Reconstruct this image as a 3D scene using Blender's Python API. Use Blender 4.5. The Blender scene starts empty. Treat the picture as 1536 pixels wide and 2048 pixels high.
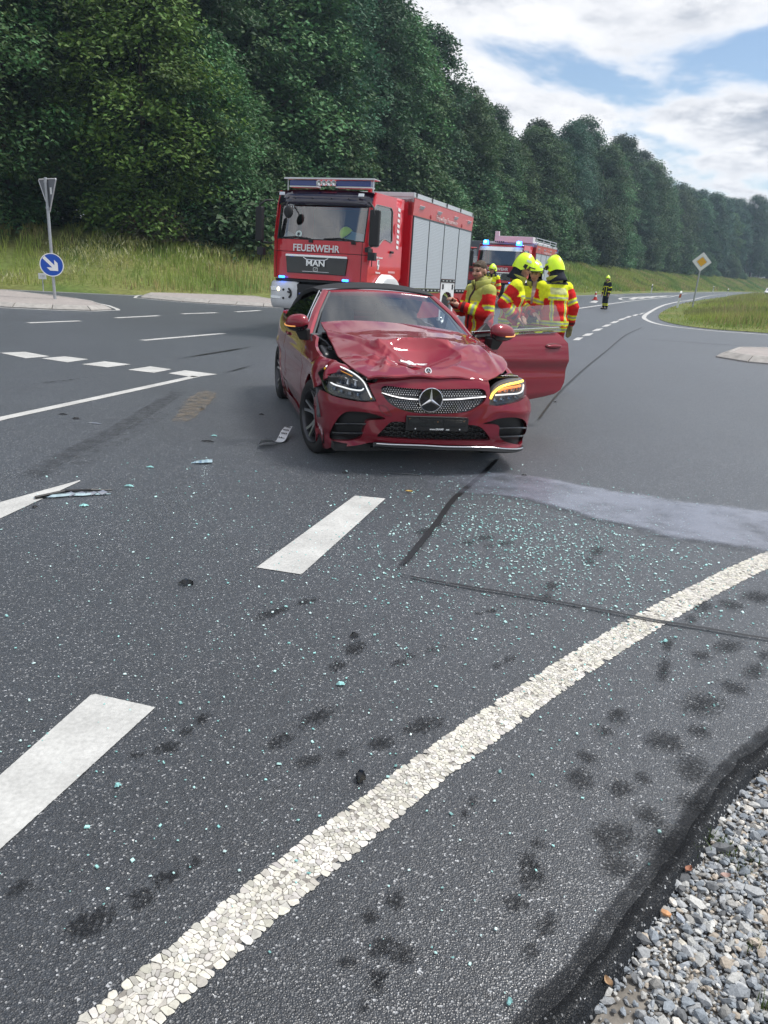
import bpy, bmesh, math, random
import numpy as np
from mathutils import Vector, Matrix, Quaternion
from mathutils.geometry import delaunay_2d_cdt
from mathutils import noise as mnoise
R = math.radians
random.seed(7); rng = np.random.default_rng(11)
S = bpy.context.scene
COL = S.collection

# ------------------------------------------------------------ camera
CAM_H = 1.65; FPX = 1539.0; CX, CY = 768.0, 1024.0
ROLL, PITCH = R(3.2), R(17.77)
_F = np.array([0, math.cos(PITCH), -math.sin(PITCH)])
_R0 = np.array([1.0, 0, 0]); _U0 = np.cross(_R0, _F)
_Rt = math.cos(ROLL)*_R0 + math.sin(ROLL)*_U0
_Up = -math.sin(ROLL)*_R0 + math.cos(ROLL)*_U0
cd = bpy.data.cameras.new('camera'); cam = bpy.data.objects.new('camera', cd); COL.objects.link(cam)
cam.matrix_world = Matrix(((_Rt[0], _Up[0], -_F[0], 0), (_Rt[1], _Up[1], -_F[1], 0), (_Rt[2], _Up[2], -_F[2], CAM_H), (0, 0, 0, 1)))
cd.sensor_fit = 'VERTICAL'; cd.sensor_height = 36; cd.lens = 36*FPX/2048
cd.clip_start = .05; cd.clip_end = 6000
S.camera = cam
S.render.resolution_x = 768; S.render.resolution_y = 1024
def G(u, v, z=0.0):
    """survey helper: the ground point seen at a photo pixel"""
    d = _F + _Rt*(u-CX)/FPX - _Up*(v-CY)/FPX
    t = (z-CAM_H)/d[2]
    return (d[0]*t, d[1]*t)

# ------------------------------------------------------------ light and sky
SUN_AZ, SUN_EL = R(84), R(62)            # azimuth from +Y towards +X
S.view_settings.view_transform = 'Standard'; S.view_settings.look = 'None'
S.view_settings.gamma = 1; S.view_settings.use_curve_mapping = False
S.view_settings.exposure = 0.68
w = bpy.data.worlds.new('World'); S.world = w; w.use_nodes = True
nt = w.node_tree; nt.nodes.clear()
def N(nt, t, **k):
    n = nt.nodes.new(t)
    for a, b in k.items():
        if a.startswith('i_'):
            n.inputs[a[2:].replace('_', ' ')].default_value = b
        else: setattr(n, a, b)
    return n
def LK(nt, a, b): nt.links.new(a, b)
def MATH(nt, op, a, b=None, clamp=False):
    n = nt.nodes.new('ShaderNodeMath'); n.operation = op; n.use_clamp = clamp
    for i, x in enumerate((a, b)):
        if x is None: continue
        if isinstance(x, (int, float)): n.inputs[i].default_value = x
        else: nt.links.new(x, n.inputs[i])
    return n.outputs[0]
def MR(nt, x, a, b, c=0.0, d=1.0, smooth=False):
    n = nt.nodes.new('ShaderNodeMapRange')
    if smooth: n.interpolation_type = 'SMOOTHSTEP'
    nt.links.new(x, n.inputs[0])
    for i, v in enumerate((a, b, c, d)): n.inputs[i+1].default_value = v
    return n.outputs[0]
def MIXC(nt, f, a, b, mode='MIX'):
    n = nt.nodes.new('ShaderNodeMix'); n.data_type = 'RGBA'; n.blend_type = mode
    for i, x in ((0, f), (6, a), (7, b)):
        if isinstance(x, (int, float)): n.inputs[i].default_value = x
        elif isinstance(x, (tuple, list)): n.inputs[i].default_value = (*x[:3], 1)
        else: nt.links.new(x, n.inputs[i])
    return n.outputs[2]
sky = N(nt, 'ShaderNodeTexSky', sky_type='NISHITA', sun_disc=False, sun_elevation=SUN_EL, sun_rotation=SUN_AZ)
sky.air_density = 1.0; sky.dust_density = .6; sky.ozone_density = 1.3
tc = N(nt, 'ShaderNodeTexCoord')
sx = N(nt, 'ShaderNodeSeparateXYZ'); LK(nt, tc.outputs['Generated'], sx.inputs[0])
zz = MATH(nt, 'ADD', MATH(nt, 'MAXIMUM', sx.outputs[2], 0.0), .22)
cv = N(nt, 'ShaderNodeCombineXYZ')
LK(nt, MATH(nt, 'DIVIDE', sx.outputs[0], zz), cv.inputs[0]); LK(nt, MATH(nt, 'DIVIDE', sx.outputs[1], zz), cv.inputs[1])
mp = N(nt, 'ShaderNodeMapping'); mp.inputs['Location'].default_value = (-5.31, 7.94, 1.14); LK(nt, cv.outputs[0], mp.inputs[0])
n1 = N(nt, 'ShaderNodeTexNoise', noise_dimensions='3D', i_Scale=1.25, i_Detail=9.0, i_Roughness=.56, i_Distortion=.25); LK(nt, mp.outputs[0], n1.inputs['Vector'])
n2 = N(nt, 'ShaderNodeTexNoise', i_Scale=3.2, i_Detail=8.0, i_Roughness=.6); LK(nt, mp.outputs[0], n2.inputs['Vector'])
mask = MR(nt, n1.outputs[0], .405, .50, 0, 1, True)
thick = MR(nt, n1.outputs[0], .44, .60, 0, 1, True)
puff = MR(nt, n2.outputs[0], .38, .60, 0, 1, True)
shade = MATH(nt, 'MULTIPLY', thick, puff)
ccol = MIXC(nt, shade, (1.0, 1.0, 1.02), (.36, .41, .50))
b1 = N(nt, 'ShaderNodeBackground'); LK(nt, sky.outputs[0], b1.inputs[0]); b1.inputs[1].default_value = .09
b2 = N(nt, 'ShaderNodeBackground'); LK(nt, ccol, b2.inputs[0]); b2.inputs[1].default_value = .68
mx = N(nt, 'ShaderNodeMixShader'); LK(nt, mask, mx.inputs[0]); LK(nt, b1.outputs[0], mx.inputs[1]); LK(nt, b2.outputs[0], mx.inputs[2])
wo = N(nt, 'ShaderNodeOutputWorld'); LK(nt, mx.outputs[0], wo.inputs[0])
sl = bpy.data.lights.new('sun', 'SUN'); sl.energy = 2.8; sl.angle = R(15); sl.color = (1, .97, .93)
so = bpy.data.objects.new('sun', sl); COL.objects.link(so)
_sd = Vector((math.sin(SUN_AZ)*math.cos(SUN_EL), math.cos(SUN_AZ)*math.cos(SUN_EL), math.sin(SUN_EL)))
so.rotation_euler = _sd.to_track_quat('Z', 'Y').to_euler(); so.location = (-20, 40, 60)

# ------------------------------------------------------------ materials
_mats = {}
def hexl(h):
    h = h.lstrip('#'); c = [int(h[i:i+2], 16)/255 for i in (0, 2, 4)]
    return tuple(x/12.92 if x <= .04045 else ((x+.055)/1.055)**2.4 for x in c)
def mat(name, col=(.5, .5, .5), rough=.5, metal=0.0, coat=0.0, emit=None, es=1.0, trans=0.0, ior=1.45, alpha=1.0, noise=0.0, nscale=30.0, bump=0.0, spec=.5, coatr=.03, rvar=0.0):
    if name in _mats: return _mats[name]
    m = bpy.data.materials.new(name); m.use_nodes = True
    t = m.node_tree; p = t.nodes['Principled BSDF']
    if isinstance(col, str): col = hexl(col)
    p.inputs['Base Color'].default_value = (*col, 1); p.inputs['Roughness'].default_value = rough
    p.inputs['Metallic'].default_value = metal; p.inputs['Coat Weight'].default_value = coat; p.inputs['Coat Roughness'].default_value = coatr
    p.inputs['IOR'].default_value = ior; p.inputs['Transmission Weight'].default_value = trans; p.inputs['Alpha'].default_value = alpha
    p.inputs['Specular IOR Level'].default_value = spec
    if emit:
        if isinstance(emit, str): emit = hexl(emit)
        p.inputs['Emission Color'].default_value = (*emit, 1); p.inputs['Emission Strength'].default_value = es
    if noise or bump or rvar:
        c = N(t, 'ShaderNodeTexCoord'); nz = N(t, 'ShaderNodeTexNoise', i_Scale=nscale, i_Detail=6.0, i_Roughness=.6); LK(t, c.outputs['Object'], nz.inputs['Vector'])
        if noise:
            f = MR(t, nz.outputs[0], .3, .7, 1-noise, 1+noise)
            LK(t, MIXC(t, 1.0, col, f, 'MULTIPLY'), p.inputs['Base Color'])
        if rvar:
            LK(t, MR(t, nz.outputs[0], .3, .7, max(rough-rvar, .02), rough+rvar), p.inputs['Roughness'])
        if bump:
            b = N(t, 'ShaderNodeBump', i_Strength=bump, i_Distance=.01); LK(t, nz.outputs[0], b.inputs['Height']); LK(t, b.outputs[0], p.inputs['Normal'])
    _mats[name] = m
    return m

# ------------------------------------------------------------ object helpers
def tag(o, label=None, cat=None, group=None, kind=None):
    if label: o['label'] = label
    if cat: o['category'] = cat
    if group: o['group'] = group
    if kind: o['kind'] = kind
    return o
def empty(name, loc=(0, 0, 0), rz=0.0, parent=None):
    o = bpy.data.objects.new(name, None); COL.objects.link(o); o.location = loc; o.rotation_euler = (0, 0, rz); o.empty_display_size = .2
    if parent: o.parent = parent
    return o
def thing(name, label, cat, loc=(0, 0, 0), rz=0.0, group=None):
    return tag(empty(name, loc, rz), label, cat, group)
def copy_tree(o, parent=None):
    c = o.copy(); COL.objects.link(c)
    if parent: c.parent = parent
    for ch in list(o.children): copy_tree(ch, c)
    return c
def link(name, me, parent=None):
    o = bpy.data.objects.new(name, me); COL.objects.link(o)
    if parent: o.parent = parent
    return o
def np_mesh(name, V, F, mats=(), smooth=False, mi=None, col=None):
    """V (n,3) array, F (m,k) array of equal-sized faces"""
    V = np.asarray(V, np.float32); F = np.asarray(F, np.int32)
    me = bpy.data.meshes.new(name); k = F.shape[1]
    me.vertices.add(len(V)); me.vertices.foreach_set('co', V.ravel())
    me.loops.add(F.size); me.loops.foreach_set('vertex_index', F.ravel())
    me.polygons.add(len(F)); me.polygons.foreach_set('loop_start', np.arange(0, F.size, k, dtype=np.int32)); me.polygons.foreach_set('loop_total', np.full(len(F), k, np.int32))
    for m in mats: me.materials.append(m)
    if mi is not None: me.polygons.foreach_set('material_index', np.asarray(mi, np.int32))
    if col is not None:
        a = me.attributes.new('tint', 'FLOAT_COLOR', 'POINT'); c = np.ones((len(V), 4), np.float32); c[:, :3] = col; a.data.foreach_set('color', c.ravel())
    me.update(calc_edges=True)
    me.polygons.foreach_set('use_smooth', np.full(len(F), smooth))
    return me
class MB:
    """collects shapes and links them as one mesh object"""
    def __init__(s): s.v = []; s.f = []; s.m = []; s.cur = 0
    def add(s, V, F, T=None):
        o = len(s.v)
        for p in V: s.v.append(tuple(T @ Vector(p)) if T is not None else tuple(p))
        for f in F: s.f.append([i+o for i in f]); s.m.append(s.cur)
        return s
    def box(s, c, d, T=None, taper=(1, 1), rot=None):
        x, y, z = d[0]/2, d[1]/2, d[2]/2; tx, ty = taper
        V = [(-x, -y, -z), (x, -y, -z), (x, y, -z), (-x, y, -z), (-x*tx, -y*ty, z), (x*tx, -y*ty, z), (x*tx, y*ty, z), (-x*tx, y*ty, z)]
        M = Matrix.Translation(c)
        if rot is not None: M = M @ rot.to_4x4()
        if T is not None: M = T @ M
        return s.add(V, [(0, 3, 2, 1), (4, 5, 6, 7), (0, 1, 5, 4), (1, 2, 6, 5), (2, 3, 7, 6), (3, 0, 4, 7)], M)
    def hexa(s, P): return s.add(P, [(0, 3, 2, 1), (4, 5, 6, 7), (0, 1, 5, 4), (1, 2, 6, 5), (2, 3, 7, 6), (3, 0, 4, 7)])
    def cyl(s, a, b, r0, r1=None, n=12, cap=True, T=None):
        a, b = Vector(a), Vector(b); r1 = r0 if r1 is None else r1
        q = (b-a).to_track_quat('Z', 'Y'); V = []
        for p, r in ((a, r0), (b, r1)):
            for i in range(n): V.append(p + q @ Vector((r*math.cos(2*math.pi*i/n), r*math.sin(2*math.pi*i/n), 0)))
        F = [(i, (i+1) % n, n+(i+1) % n, n+i) for i in range(n)]
        if cap: F += [tuple(range(n))[::-1], tuple(range(n, 2*n))]
        return s.add(V, F, T)
    def tube(s, pts, r, n=8, T=None, cap=True):
        P = [Vector(p) for p in pts]; V = []; rr = r if isinstance(r, (list, tuple)) else [r]*len(P)
        up = None
        for i, p in enumerate(P):
            t = (P[min(i+1, len(P)-1)]-P[max(i-1, 0)]).normalized()
            if up is None: up = t.orthogonal().normalized()
            up = (up - t*up.dot(t)).normalized(); sd = t.cross(up)
            for k in range(n):
                a = 2*math.pi*k/n; V.append(p+(up*math.cos(a)+sd*math.sin(a))*rr[i])
        F = [(i*n+k, i*n+(k+1) % n, (i+1)*n+(k+1) % n, (i+1)*n+k) for i in range(len(P)-1) for k in range(n)]
        if cap: F += [tuple(range(n))[::-1], tuple(range((len(P)-1)*n, len(P)*n))]
        return s.add(V, F, T)
    def lathe(s, prof, n=32, T=None, closed=False):
        """profile [(r, h)] turned about Z"""
        V = []; k = len(prof)
        for i in range(n):
            a = 2*math.pi*i/n
            for r, h in prof: V.append((r*math.cos(a), r*math.sin(a), h))
        F = []
        for i in range(n):
            j = (i+1) % n
            for q in range(k if closed else k-1):
                q2 = (q+1) % k; F.append((i*k+q, j*k+q, j*k+q2, i*k+q2))
        return s.add(V, F, T)
    def prism(s, out, y0, y1, T=None):
        """outline [(a, b)] in the XZ plane swept along Y"""
        n = len(out); V = [(a, y0, b) for a, b in out]+[(a, y1, b) for a, b in out]
        F = [tuple(range(n)), tuple(range(n, 2*n))[::-1]]+[(i, i+n, (i+1) % n+n, (i+1) % n) for i in range(n)]
        return s.add(V, F, T)
    def grid(s, A, T=None, wrap=False):
        A = np.asarray(A, float); a, b = A.shape[:2]
        F = [(i*b+j, i*b+(j+1) % b, (i+1)*b+(j+1) % b, (i+1)*b+j) for i in range(a-1) for j in range(b if wrap else b-1)]
        return s.add(A.reshape(-1, 3), F, T)
    def ell(s, c, r, n=16, m=10, T=None, rot=None):
        V = []; q = rot.to_matrix() if isinstance(rot, Quaternion) else rot
        for i in range(m+1):
            th = math.pi*i/m
            for k in range(n):
                a = 2*math.pi*k/n; p = Vector((r[0]*math.sin(th)*math.cos(a), r[1]*math.sin(th)*math.sin(a), r[2]*math.cos(th)))
                if q is not None: p = q @ p
                V.append(p+Vector(c))
        F = [(i*n+k, (i+1)*n+k, (i+1)*n+(k+1) % n, i*n+(k+1) % n) for i in range(m) for k in range(n)]
        return s.add(V, F, T)
    def build(s, name, mats, parent=None, smooth=None, bevel=0.0, seg=2, weld=False, solid=0.0, sub=0, nrm=True):
        me = bpy.data.meshes.new(name); me.from_pydata([tuple(p) for p in s.v], [], s.f)
        for m in (mats if isinstance(mats, (list, tuple)) else [mats]): me.materials.append(m)
        for p, m in zip(me.polygons, s.m): p.material_index = m
        if weld or nrm:
            bm = bmesh.new(); bm.from_mesh(me)
            if weld: bmesh.ops.remove_doubles(bm, verts=bm.verts, dist=1e-4)
            if nrm: bmesh.ops.recalc_face_normals(bm, faces=bm.faces)
            bm.to_mesh(me); bm.free()
        o = link(name, me, parent)
        if solid:
            d = o.modifiers.new('solid', 'SOLIDIFY'); d.thickness = solid; d.offset = -1
        if bevel:
            d = o.modifiers.new('bevel', 'BEVEL'); d.width = bevel; d.segments = seg; d.limit_method = 'ANGLE'; d.angle_limit = R(35); d.harden_normals = True
        if sub:
            d = o.modifiers.new('sub', 'SUBSURF'); d.levels = d.render_levels = sub
        if smooth is not None: shade(o, smooth)
        return o
def shade(o, ang=40):
    me = o.data
    me.polygons.foreach_set('use_smooth', [True]*len(me.polygons))
    if hasattr(me, 'set_sharp_from_angle'): me.set_sharp_from_angle(angle=R(ang))
    me.update()
def text_mesh(name, body, size, m, parent=None, T=None, ext=.003, align='CENTER', bold=0.0, sx=1.0, font=None):
    c = bpy.data.curves.new(name, 'FONT'); c.body = body; c.size = size; c.extrude = ext; c.align_x = align; c.align_y = 'CENTER'; c.offset = bold; c.resolution_u = 3
    t = bpy.data.objects.new(name, c); COL.objects.link(t)
    dg = bpy.context.evaluated_depsgraph_get(); me = bpy.data.meshes.new_from_object(t.evaluated_get(dg))
    bpy.data.objects.remove(t); bpy.data.curves.remove(c)
    M = Matrix.Diagonal((sx, 1, 1, 1)); me.transform(M)
    if T is not None: me.transform(T)
    me.materials.clear(); me.materials.append(m)
    return link(name, me, parent)
def FR(o, x, z, y=None):
    """4x4 from origin and x, z(normal) axes"""
    x = Vector(x).normalized(); z = Vector(z).normalized(); y = z.cross(x).normalized(); x = y.cross(z)
    return Matrix(((x[0], y[0], z[0], o[0]), (x[1], y[1], z[1], o[1]), (x[2], y[2], z[2], o[2]), (0, 0, 0, 1)))
def cr(P, n=8, closed=False):
    """Catmull-Rom through points -> dense polyline"""
    P = np.asarray(P, float); L = len(P); out = []
    for i in range(L if closed else L-1):
        a, b, c, d = (P[(i-1) % L], P[i], P[(i+1) % L], P[(i+2) % L]) if closed else (P[max(i-1, 0)], P[i], P[i+1], P[min(i+2, L-1)])
        for k in range(n):
            t = k/n; out.append(.5*((2*b)+(c-a)*t+(2*a-5*b+4*c-d)*t*t+(3*b-a-3*c+d)*t**3))
    if not closed: out.append(P[-1])
    return np.array(out)
def resample(P, step):
    P = np.asarray(P, float); d = np.r_[0, np.cumsum(np.linalg.norm(np.diff(P, axis=0), axis=1))]
    n = max(2, int(d[-1]/step)+1); s = np.linspace(0, d[-1], n)
    return np.stack([np.interp(s, d, P[:, k]) for k in range(P.shape[1])], 1)
def inpoly(P, x, y):
    P = np.asarray(P, float); r = np.zeros(np.shape(x), bool); j = len(P)-1
    for i in range(len(P)):
        xi, yi = P[i][:2]; xj, yj = P[j][:2]
        c = ((yi > y) != (yj > y)) & (x < (xj-xi)*(y-yi)/((yj-yi) if yj != yi else 1e-12)+xi)
        r ^= c; j = i
    return r
def cdt(outer, holes=(), pts=None):
    """triangulate an outline with holes and inner points -> (verts2d, tris)"""
    V = [Vector(p) for p in outer]; E = [(i, (i+1) % len(outer)) for i in range(len(outer))]
    for h in holes:
        o = len(V); V += [Vector(p) for p in h]; E += [(o+i, o+(i+1) % len(h)) for i in range(len(h))]
    if pts is not None: V += [Vector(p) for p in pts]
    r = delaunay_2d_cdt(V, E, [], 0, 1e-6)
    Vo = np.array([tuple(p) for p in r[0]]); F = np.array([f for f in r[2] if len(f) == 3])
    c = Vo[F].mean(1); k = inpoly(outer, c[:, 0], c[:, 1])
    for h in holes: k &= ~inpoly(h, c[:, 0], c[:, 1])
    return Vo, F[k]
# ============================================================ ground materials
def pos_nodes(t):
    g = N(t, 'ShaderNodeNewGeometry'); return g.outputs['Position']
def asphalt_mat(name, dark=1.0, alpha=None):
    m = bpy.data.materials.new(name); m.use_nodes = True; t = m.node_tree; p = t.nodes['Principled BSDF']
    P = pos_nodes(t)
    vo = N(t, 'ShaderNodeTexVoronoi', i_Scale=190.0, i_Randomness=1.0); LK(t, P, vo.inputs['Vector'])
    sp = N(t, 'ShaderNodeSeparateColor'); LK(t, vo.outputs['Color'], sp.inputs[0])
    cr_ = N(t, 'ShaderNodeValToRGB'); e = cr_.color_ramp.elements
    e[0].position = 0; e[0].color = (.005*dark, .006*dark, .0078*dark, 1); e[1].position = .55; e[1].color = (.0135*dark, .0168*dark, .022*dark, 1)
    a = cr_.color_ramp.elements.new(.90); a.color = (.027*dark, .032*dark, .039*dark, 1)
    a = cr_.color_ramp.elements.new(.972); a.color = (.15*dark, .15*dark, .15*dark, 1); a = cr_.color_ramp.elements.new(.993); a.color = (.36, .37, .38, 1)
    LK(t, sp.outputs[0], cr_.inputs[0])
    nz = N(t, 'ShaderNodeTexNoise', i_Scale=.42, i_Detail=7.0, i_Roughness=.68); LK(t, P, nz.inputs['Vector'])
    nf = N(t, 'ShaderNodeTexNoise', i_Scale=9.0, i_Detail=4.0, i_Roughness=.6); LK(t, P, nf.inputs['Vector'])
    c = MIXC(t, 1.0, cr_.outputs[0], MR(t, nz.outputs[0], .3, .7, .70, 1.28), 'MULTIPLY')
    c = MIXC(t, 1.0, c, MR(t, nf.outputs[0], .3, .7, .86, 1.12), 'MULTIPLY')
    # worn, paler wheel tracks along the main road and a dull grey bloom on the junction
    wv = N(t, 'ShaderNodeMapping'); wv.inputs['Rotation'].default_value = (0, 0, R(-24)); wv.inputs['Scale'].default_value = (.35, .02, 1); LK(t, P, wv.inputs[0])
    nw = N(t, 'ShaderNodeTexNoise', i_Scale=1.0, i_Detail=3.0); LK(t, wv.outputs[0], nw.inputs['Vector'])
    c = MIXC(t, 1.0, c, MR(t, nw.outputs[0], .35, .65, .9, 1.12), 'MULTIPLY')
    LK(t, c, p.inputs['Base Color'])
    LK(t, MR(t, sp.outputs[1], 0, 1, .30, .58), p.inputs['Roughness']); p.inputs['Specular IOR Level'].default_value = 1.0
    p.inputs['Sheen Weight'].default_value = .30*dark; p.inputs['Sheen Roughness'].default_value = .4; p.inputs['Sheen Tint'].default_value = (.84, .91, 1, 1)
    b = N(t, 'ShaderNodeBump', i_Strength=.55, i_Distance=.004)
    LK(t, MATH(t, 'ADD', vo.outputs['Distance'], MATH(t, 'MULTIPLY', sp.outputs[2], .35)), b.inputs['Height']); LK(t, b.outputs[0], p.inputs['Normal'])
    return m
M_ROAD = asphalt_mat('asphalt')
def decal_mat(name, col, rough, lo, hi, nscale, spec=.5, amount=1.0, gain=1.7, bump=0.0):
    """thin patch on the road whose outline breaks up with noise; 'tint'.r carries its density"""
    m = bpy.data.materials.new(name); m.use_nodes = True; t = m.node_tree; p = t.nodes['Principled BSDF']
    P = pos_nodes(t); at = N(t, 'ShaderNodeAttribute', attribute_name='tint')
    nz = N(t, 'ShaderNodeTexNoise', i_Scale=nscale, i_Detail=5.0, i_Roughness=.65); LK(t, P, nz.inputs['Vector'])
    f = MATH(t, 'ADD', at.outputs['Fac'], MATH(t, 'MULTIPLY', MATH(t, 'SUBTRACT', nz.outputs[0], .5), gain))
    f = MATH(t, 'MULTIPLY', MR(t, f, lo, hi, 0, 1, True), amount)
    p.inputs['Base Color'].default_value = (*col, 1); p.inputs['Roughness'].default_value = rough; p.inputs['Specular IOR Level'].default_value = spec
    if bump:
        nb = N(t, 'ShaderNodeTexVoronoi', i_Scale=190.0); LK(t, P, nb.inputs['Vector'])
        b = N(t, 'ShaderNodeBump', i_Strength=bump, i_Distance=.003); LK(t, nb.outputs['Distance'], b.inputs['Height']); LK(t, b.outputs[0], p.inputs['Normal'])
    LK(t, f, p.inputs['Alpha'])
    return m
def paint_mat(name, cracked=False, wear=.0):
    m = bpy.data.materials.new(name); m.use_nodes = True; t = m.node_tree; p = t.nodes['Principled BSDF']; P = pos_nodes(t)
    nz = N(t, 'ShaderNodeTexNoise', i_Scale=60.0, i_Detail=6.0, i_Roughness=.7); LK(t, P, nz.inputs['Vector'])
    n2 = N(t, 'ShaderNodeTexNoise', i_Scale=3.0, i_Detail=5.0, i_Roughness=.6); LK(t, P, n2.inputs['Vector'])
    if not cracked:
        c = MIXC(t, MR(t, n2.outputs[0], .35, .7, 0, 1), (.52, .52, .50), (.38, .38, .365))
        c = MIXC(t, 1.0, c, MR(t, nz.outputs[0], .35, .65, .84, 1.1), 'MULTIPLY')
        at = N(t, 'ShaderNodeAttribute', attribute_name='tint')
        f = MATH(t, 'ADD', MATH(t, 'MULTIPLY', at.outputs['Fac'], 3.0), MATH(t, 'SUBTRACT', nz.outputs[0], .78+wear))
        LK(t, MR(t, f, -.06, .06, 0, 1), p.inputs['Alpha'])
        b = N(t, 'ShaderNodeBump', i_Strength=.35, i_Distance=.004); LK(t, nz.outputs[0], b.inputs['Height']); LK(t, b.outputs[0], p.inputs['Normal'])
    else:
        c = MIXC(t, MR(t, n2.outputs[0], .35, .7, 0, 1), (.64, .625, .58), (.53, .515, .47))
        c = MIXC(t, 1.0, c, MR(t, nz.outputs[0], .35, .65, .8, 1.12), 'MULTIPLY')
    LK(t, c, p.inputs['Base Color']); p.inputs['Roughness'].default_value = .62
    return m
M_PAINT = paint_mat('road_paint', wear=-.12); M_PAINT_OLD = paint_mat('worn_paint', wear=.0)

# ============================================================ road layout
EDGE = np.array([(-110, -40), (-60, 4), (-38, 18), (-24, 26), (-15.3, 30.2), (-9.9, 31.4), (-5.8, 33.9), (-1.5, 39.2), (3.4, 47.4), (10.5, 60.4), (16, 71), (21.2, 82), (26.9, 93.3), (49, 136), (92, 208), (165, 285), (290, 365)], float)
EDGE = resample(cr(EDGE, 6), 1.0)
def edge_dist(x, y):
    """signed distance to the far road edge, + beyond it"""
    x = np.asarray(x, float); y = np.asarray(y, float); sh = x.shape; x = x.ravel(); y = y.ravel()
    E = EDGE[::2]; best = np.full(x.shape, 1e9); sg = np.zeros(x.shape)
    for i in range(len(E)-1):
        a = E[i]; d = E[i+1]-a; L = d@d; t = np.clip(((x-a[0])*d[0]+(y-a[1])*d[1])/L, 0, 1)
        px = x-(a[0]+t*d[0]); py = y-(a[1]+t*d[1]); q = px*px+py*py; c = d[0]*py-d[1]*px
        k = q < best; best[k] = q[k]; sg[k] = c[k]
    return (np.sqrt(best)*np.where(sg >= 0, 1, -1)).reshape(sh)
def bank_z(d, x=0, y=0):
    z = np.interp(d, [-3, -.2, 0, .8, 2.5, 5, 8, 11, 14, 30, 90, 400], [-.12, -.1, -.02, .06, .45, 1.35, 2.25, 2.7, 2.9, 3.3, 4, 5])
    far = np.clip((np.asarray(y, float)-40)/60, 0, 1)
    return np.where(d > 0, z*(1+.22*far), z)
def terr_mat():
    m = bpy.data.materials.new('turf'); m.use_nodes = True; t = m.node_tree; p = t.nodes['Principled BSDF']; P = pos_nodes(t)
    a = N(t, 'ShaderNodeTexNoise', i_Scale=.35, i_Detail=6.0); LK(t, P, a.inputs['Vector']); b = N(t, 'ShaderNodeTexNoise', i_Scale=6.0, i_Detail=8.0, i_Roughness=.7); LK(t, P, b.inputs['Vector'])
    c = MIXC(t, MR(t, a.outputs[0], .35, .65), (.10, .15, .04), (.19, .19, .07)); c = MIXC(t, 1.0, c, MR(t, b.outputs[0], .3, .7, .5, 1.3), 'MULTIPLY')
    LK(t, c, p.inputs['Base Color']); p.inputs['Roughness'].default_value = .95; p.inputs['Specular IOR Level'].default_value = .1
    return m
M_TURF = terr_mat()
def field(name, x0, x1, y0, y1, st, fz, m):
    xs = np.arange(x0, x1+.01, st); ys = np.arange(y0, y1+.01, st); X, Y = np.meshgrid(xs, ys); Z = fz(X, Y)
    V = np.stack([X, Y, Z], -1).reshape(-1, 3); a, b = X.shape; i = np.arange(a*b).reshape(a, b)
    F = np.stack([i[:-1, :-1], i[:-1, 1:], i[1:, 1:], i[1:, :-1]], -1).reshape(-1, 4)
    return link(name, np_mesh(name, V, F, [m], True))
g = MB(); g.add([(-520, -400, -.25), (640, -400, -.25), (640, 640, -.25), (-520, 640, -.25)], [(0, 1, 2, 3)])
tag(g.build('ground', M_TURF), kind='structure')
tag(field('embankment', -110, 330, 6, 460, 1.8, lambda X, Y: bank_z(edge_dist(X, Y), X, Y)+.1*np.sin(X*.7+Y*.3)*np.clip(edge_dist(X, Y)/3, 0, 1), M_TURF), kind='structure')

# near right edge of the asphalt, where the gravel starts
GRAV = [G(1040, 2110), G(1098, 2048), G(1166, 1962), G(1246, 1850), G(1326, 1745), G(1400, 1645), G(1497, 1515)]
GRAV = GRAV + [(2.15, 3.05), (3.0, 3.75), (4.6, 4.75), (7, 5.9), (11, 7.3), (18, 9), (40, 13), (90, 20)]
GRAV = [(.2, .75), (-.05, .3), (-.5, -.6), (-2.5, -5), (-8, -20)][::-1]+GRAV
GRAV = resample(cr(GRAV, 8), .08)
jit = np.array([mnoise.noise(Vector((p[0]*7, p[1]*7, 3)))*.012+mnoise.noise(Vector((p[0]*28, p[1]*28, 5)))*.006 for p in GRAV])
GRAV = GRAV+np.stack([jit, -jit], 1)
ROADPOLY = [tuple(p) for p in GRAV if p[1] > -19]+[(90, 60), (200, 200), (290, 365)]+[tuple(p) for p in EDGE[::-4]]+[(-60, -20)]
V2, F2 = cdt([tuple(map(float, p)) for p in ROADPOLY])
road = link('road', np_mesh('road', np.c_[V2, np.zeros(len(V2))], F2, [M_ROAD])); tag(road, kind='structure')
bm = bmesh.new(); bm.from_mesh(road.data); bmesh.ops.recalc_face_normals(bm, faces=bm.faces)
if sum(f.normal.z*f.calc_area() for f in bm.faces) < 0: bmesh.ops.reverse_faces(bm, faces=bm.faces)
bm.to_mesh(road.data); bm.free()
# broken dark shoulder of the asphalt dropping to the gravel
n_ = np.gradient(GRAV, axis=0); n_ /= np.linalg.norm(n_, axis=1)[:, None]; gn = np.stack([n_[:, 1], -n_[:, 0]], 1)
k = (GRAV[:, 1] > -2) & (GRAV[:, 0] < 14); ge = GRAV[k]; gnk = gn[k]
rows = []
for off, z in ((-.012, .0008), (.0, .0014), (.012, -.003), (.025, -.012), (.04, -.03), (.055, -.06)):
    q = ge+gnk*off; jz = np.array([mnoise.noise(Vector((p[0]*35, p[1]*35, off*40))) for p in q])*.004*(1 if off > .0 else .1)
    rows.append(np.c_[q, z+jz])
A = np.array(rows); mbs = MB(); mbs.grid(A); M_EDGE = asphalt_mat('asphalt_edge', dark=.45); M_EDGE.node_tree.nodes['Principled BSDF'].inputs['Specular IOR Level'].default_value = .2
tag(mbs.build('road_edge', M_EDGE, smooth=60), kind='structure')

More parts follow.
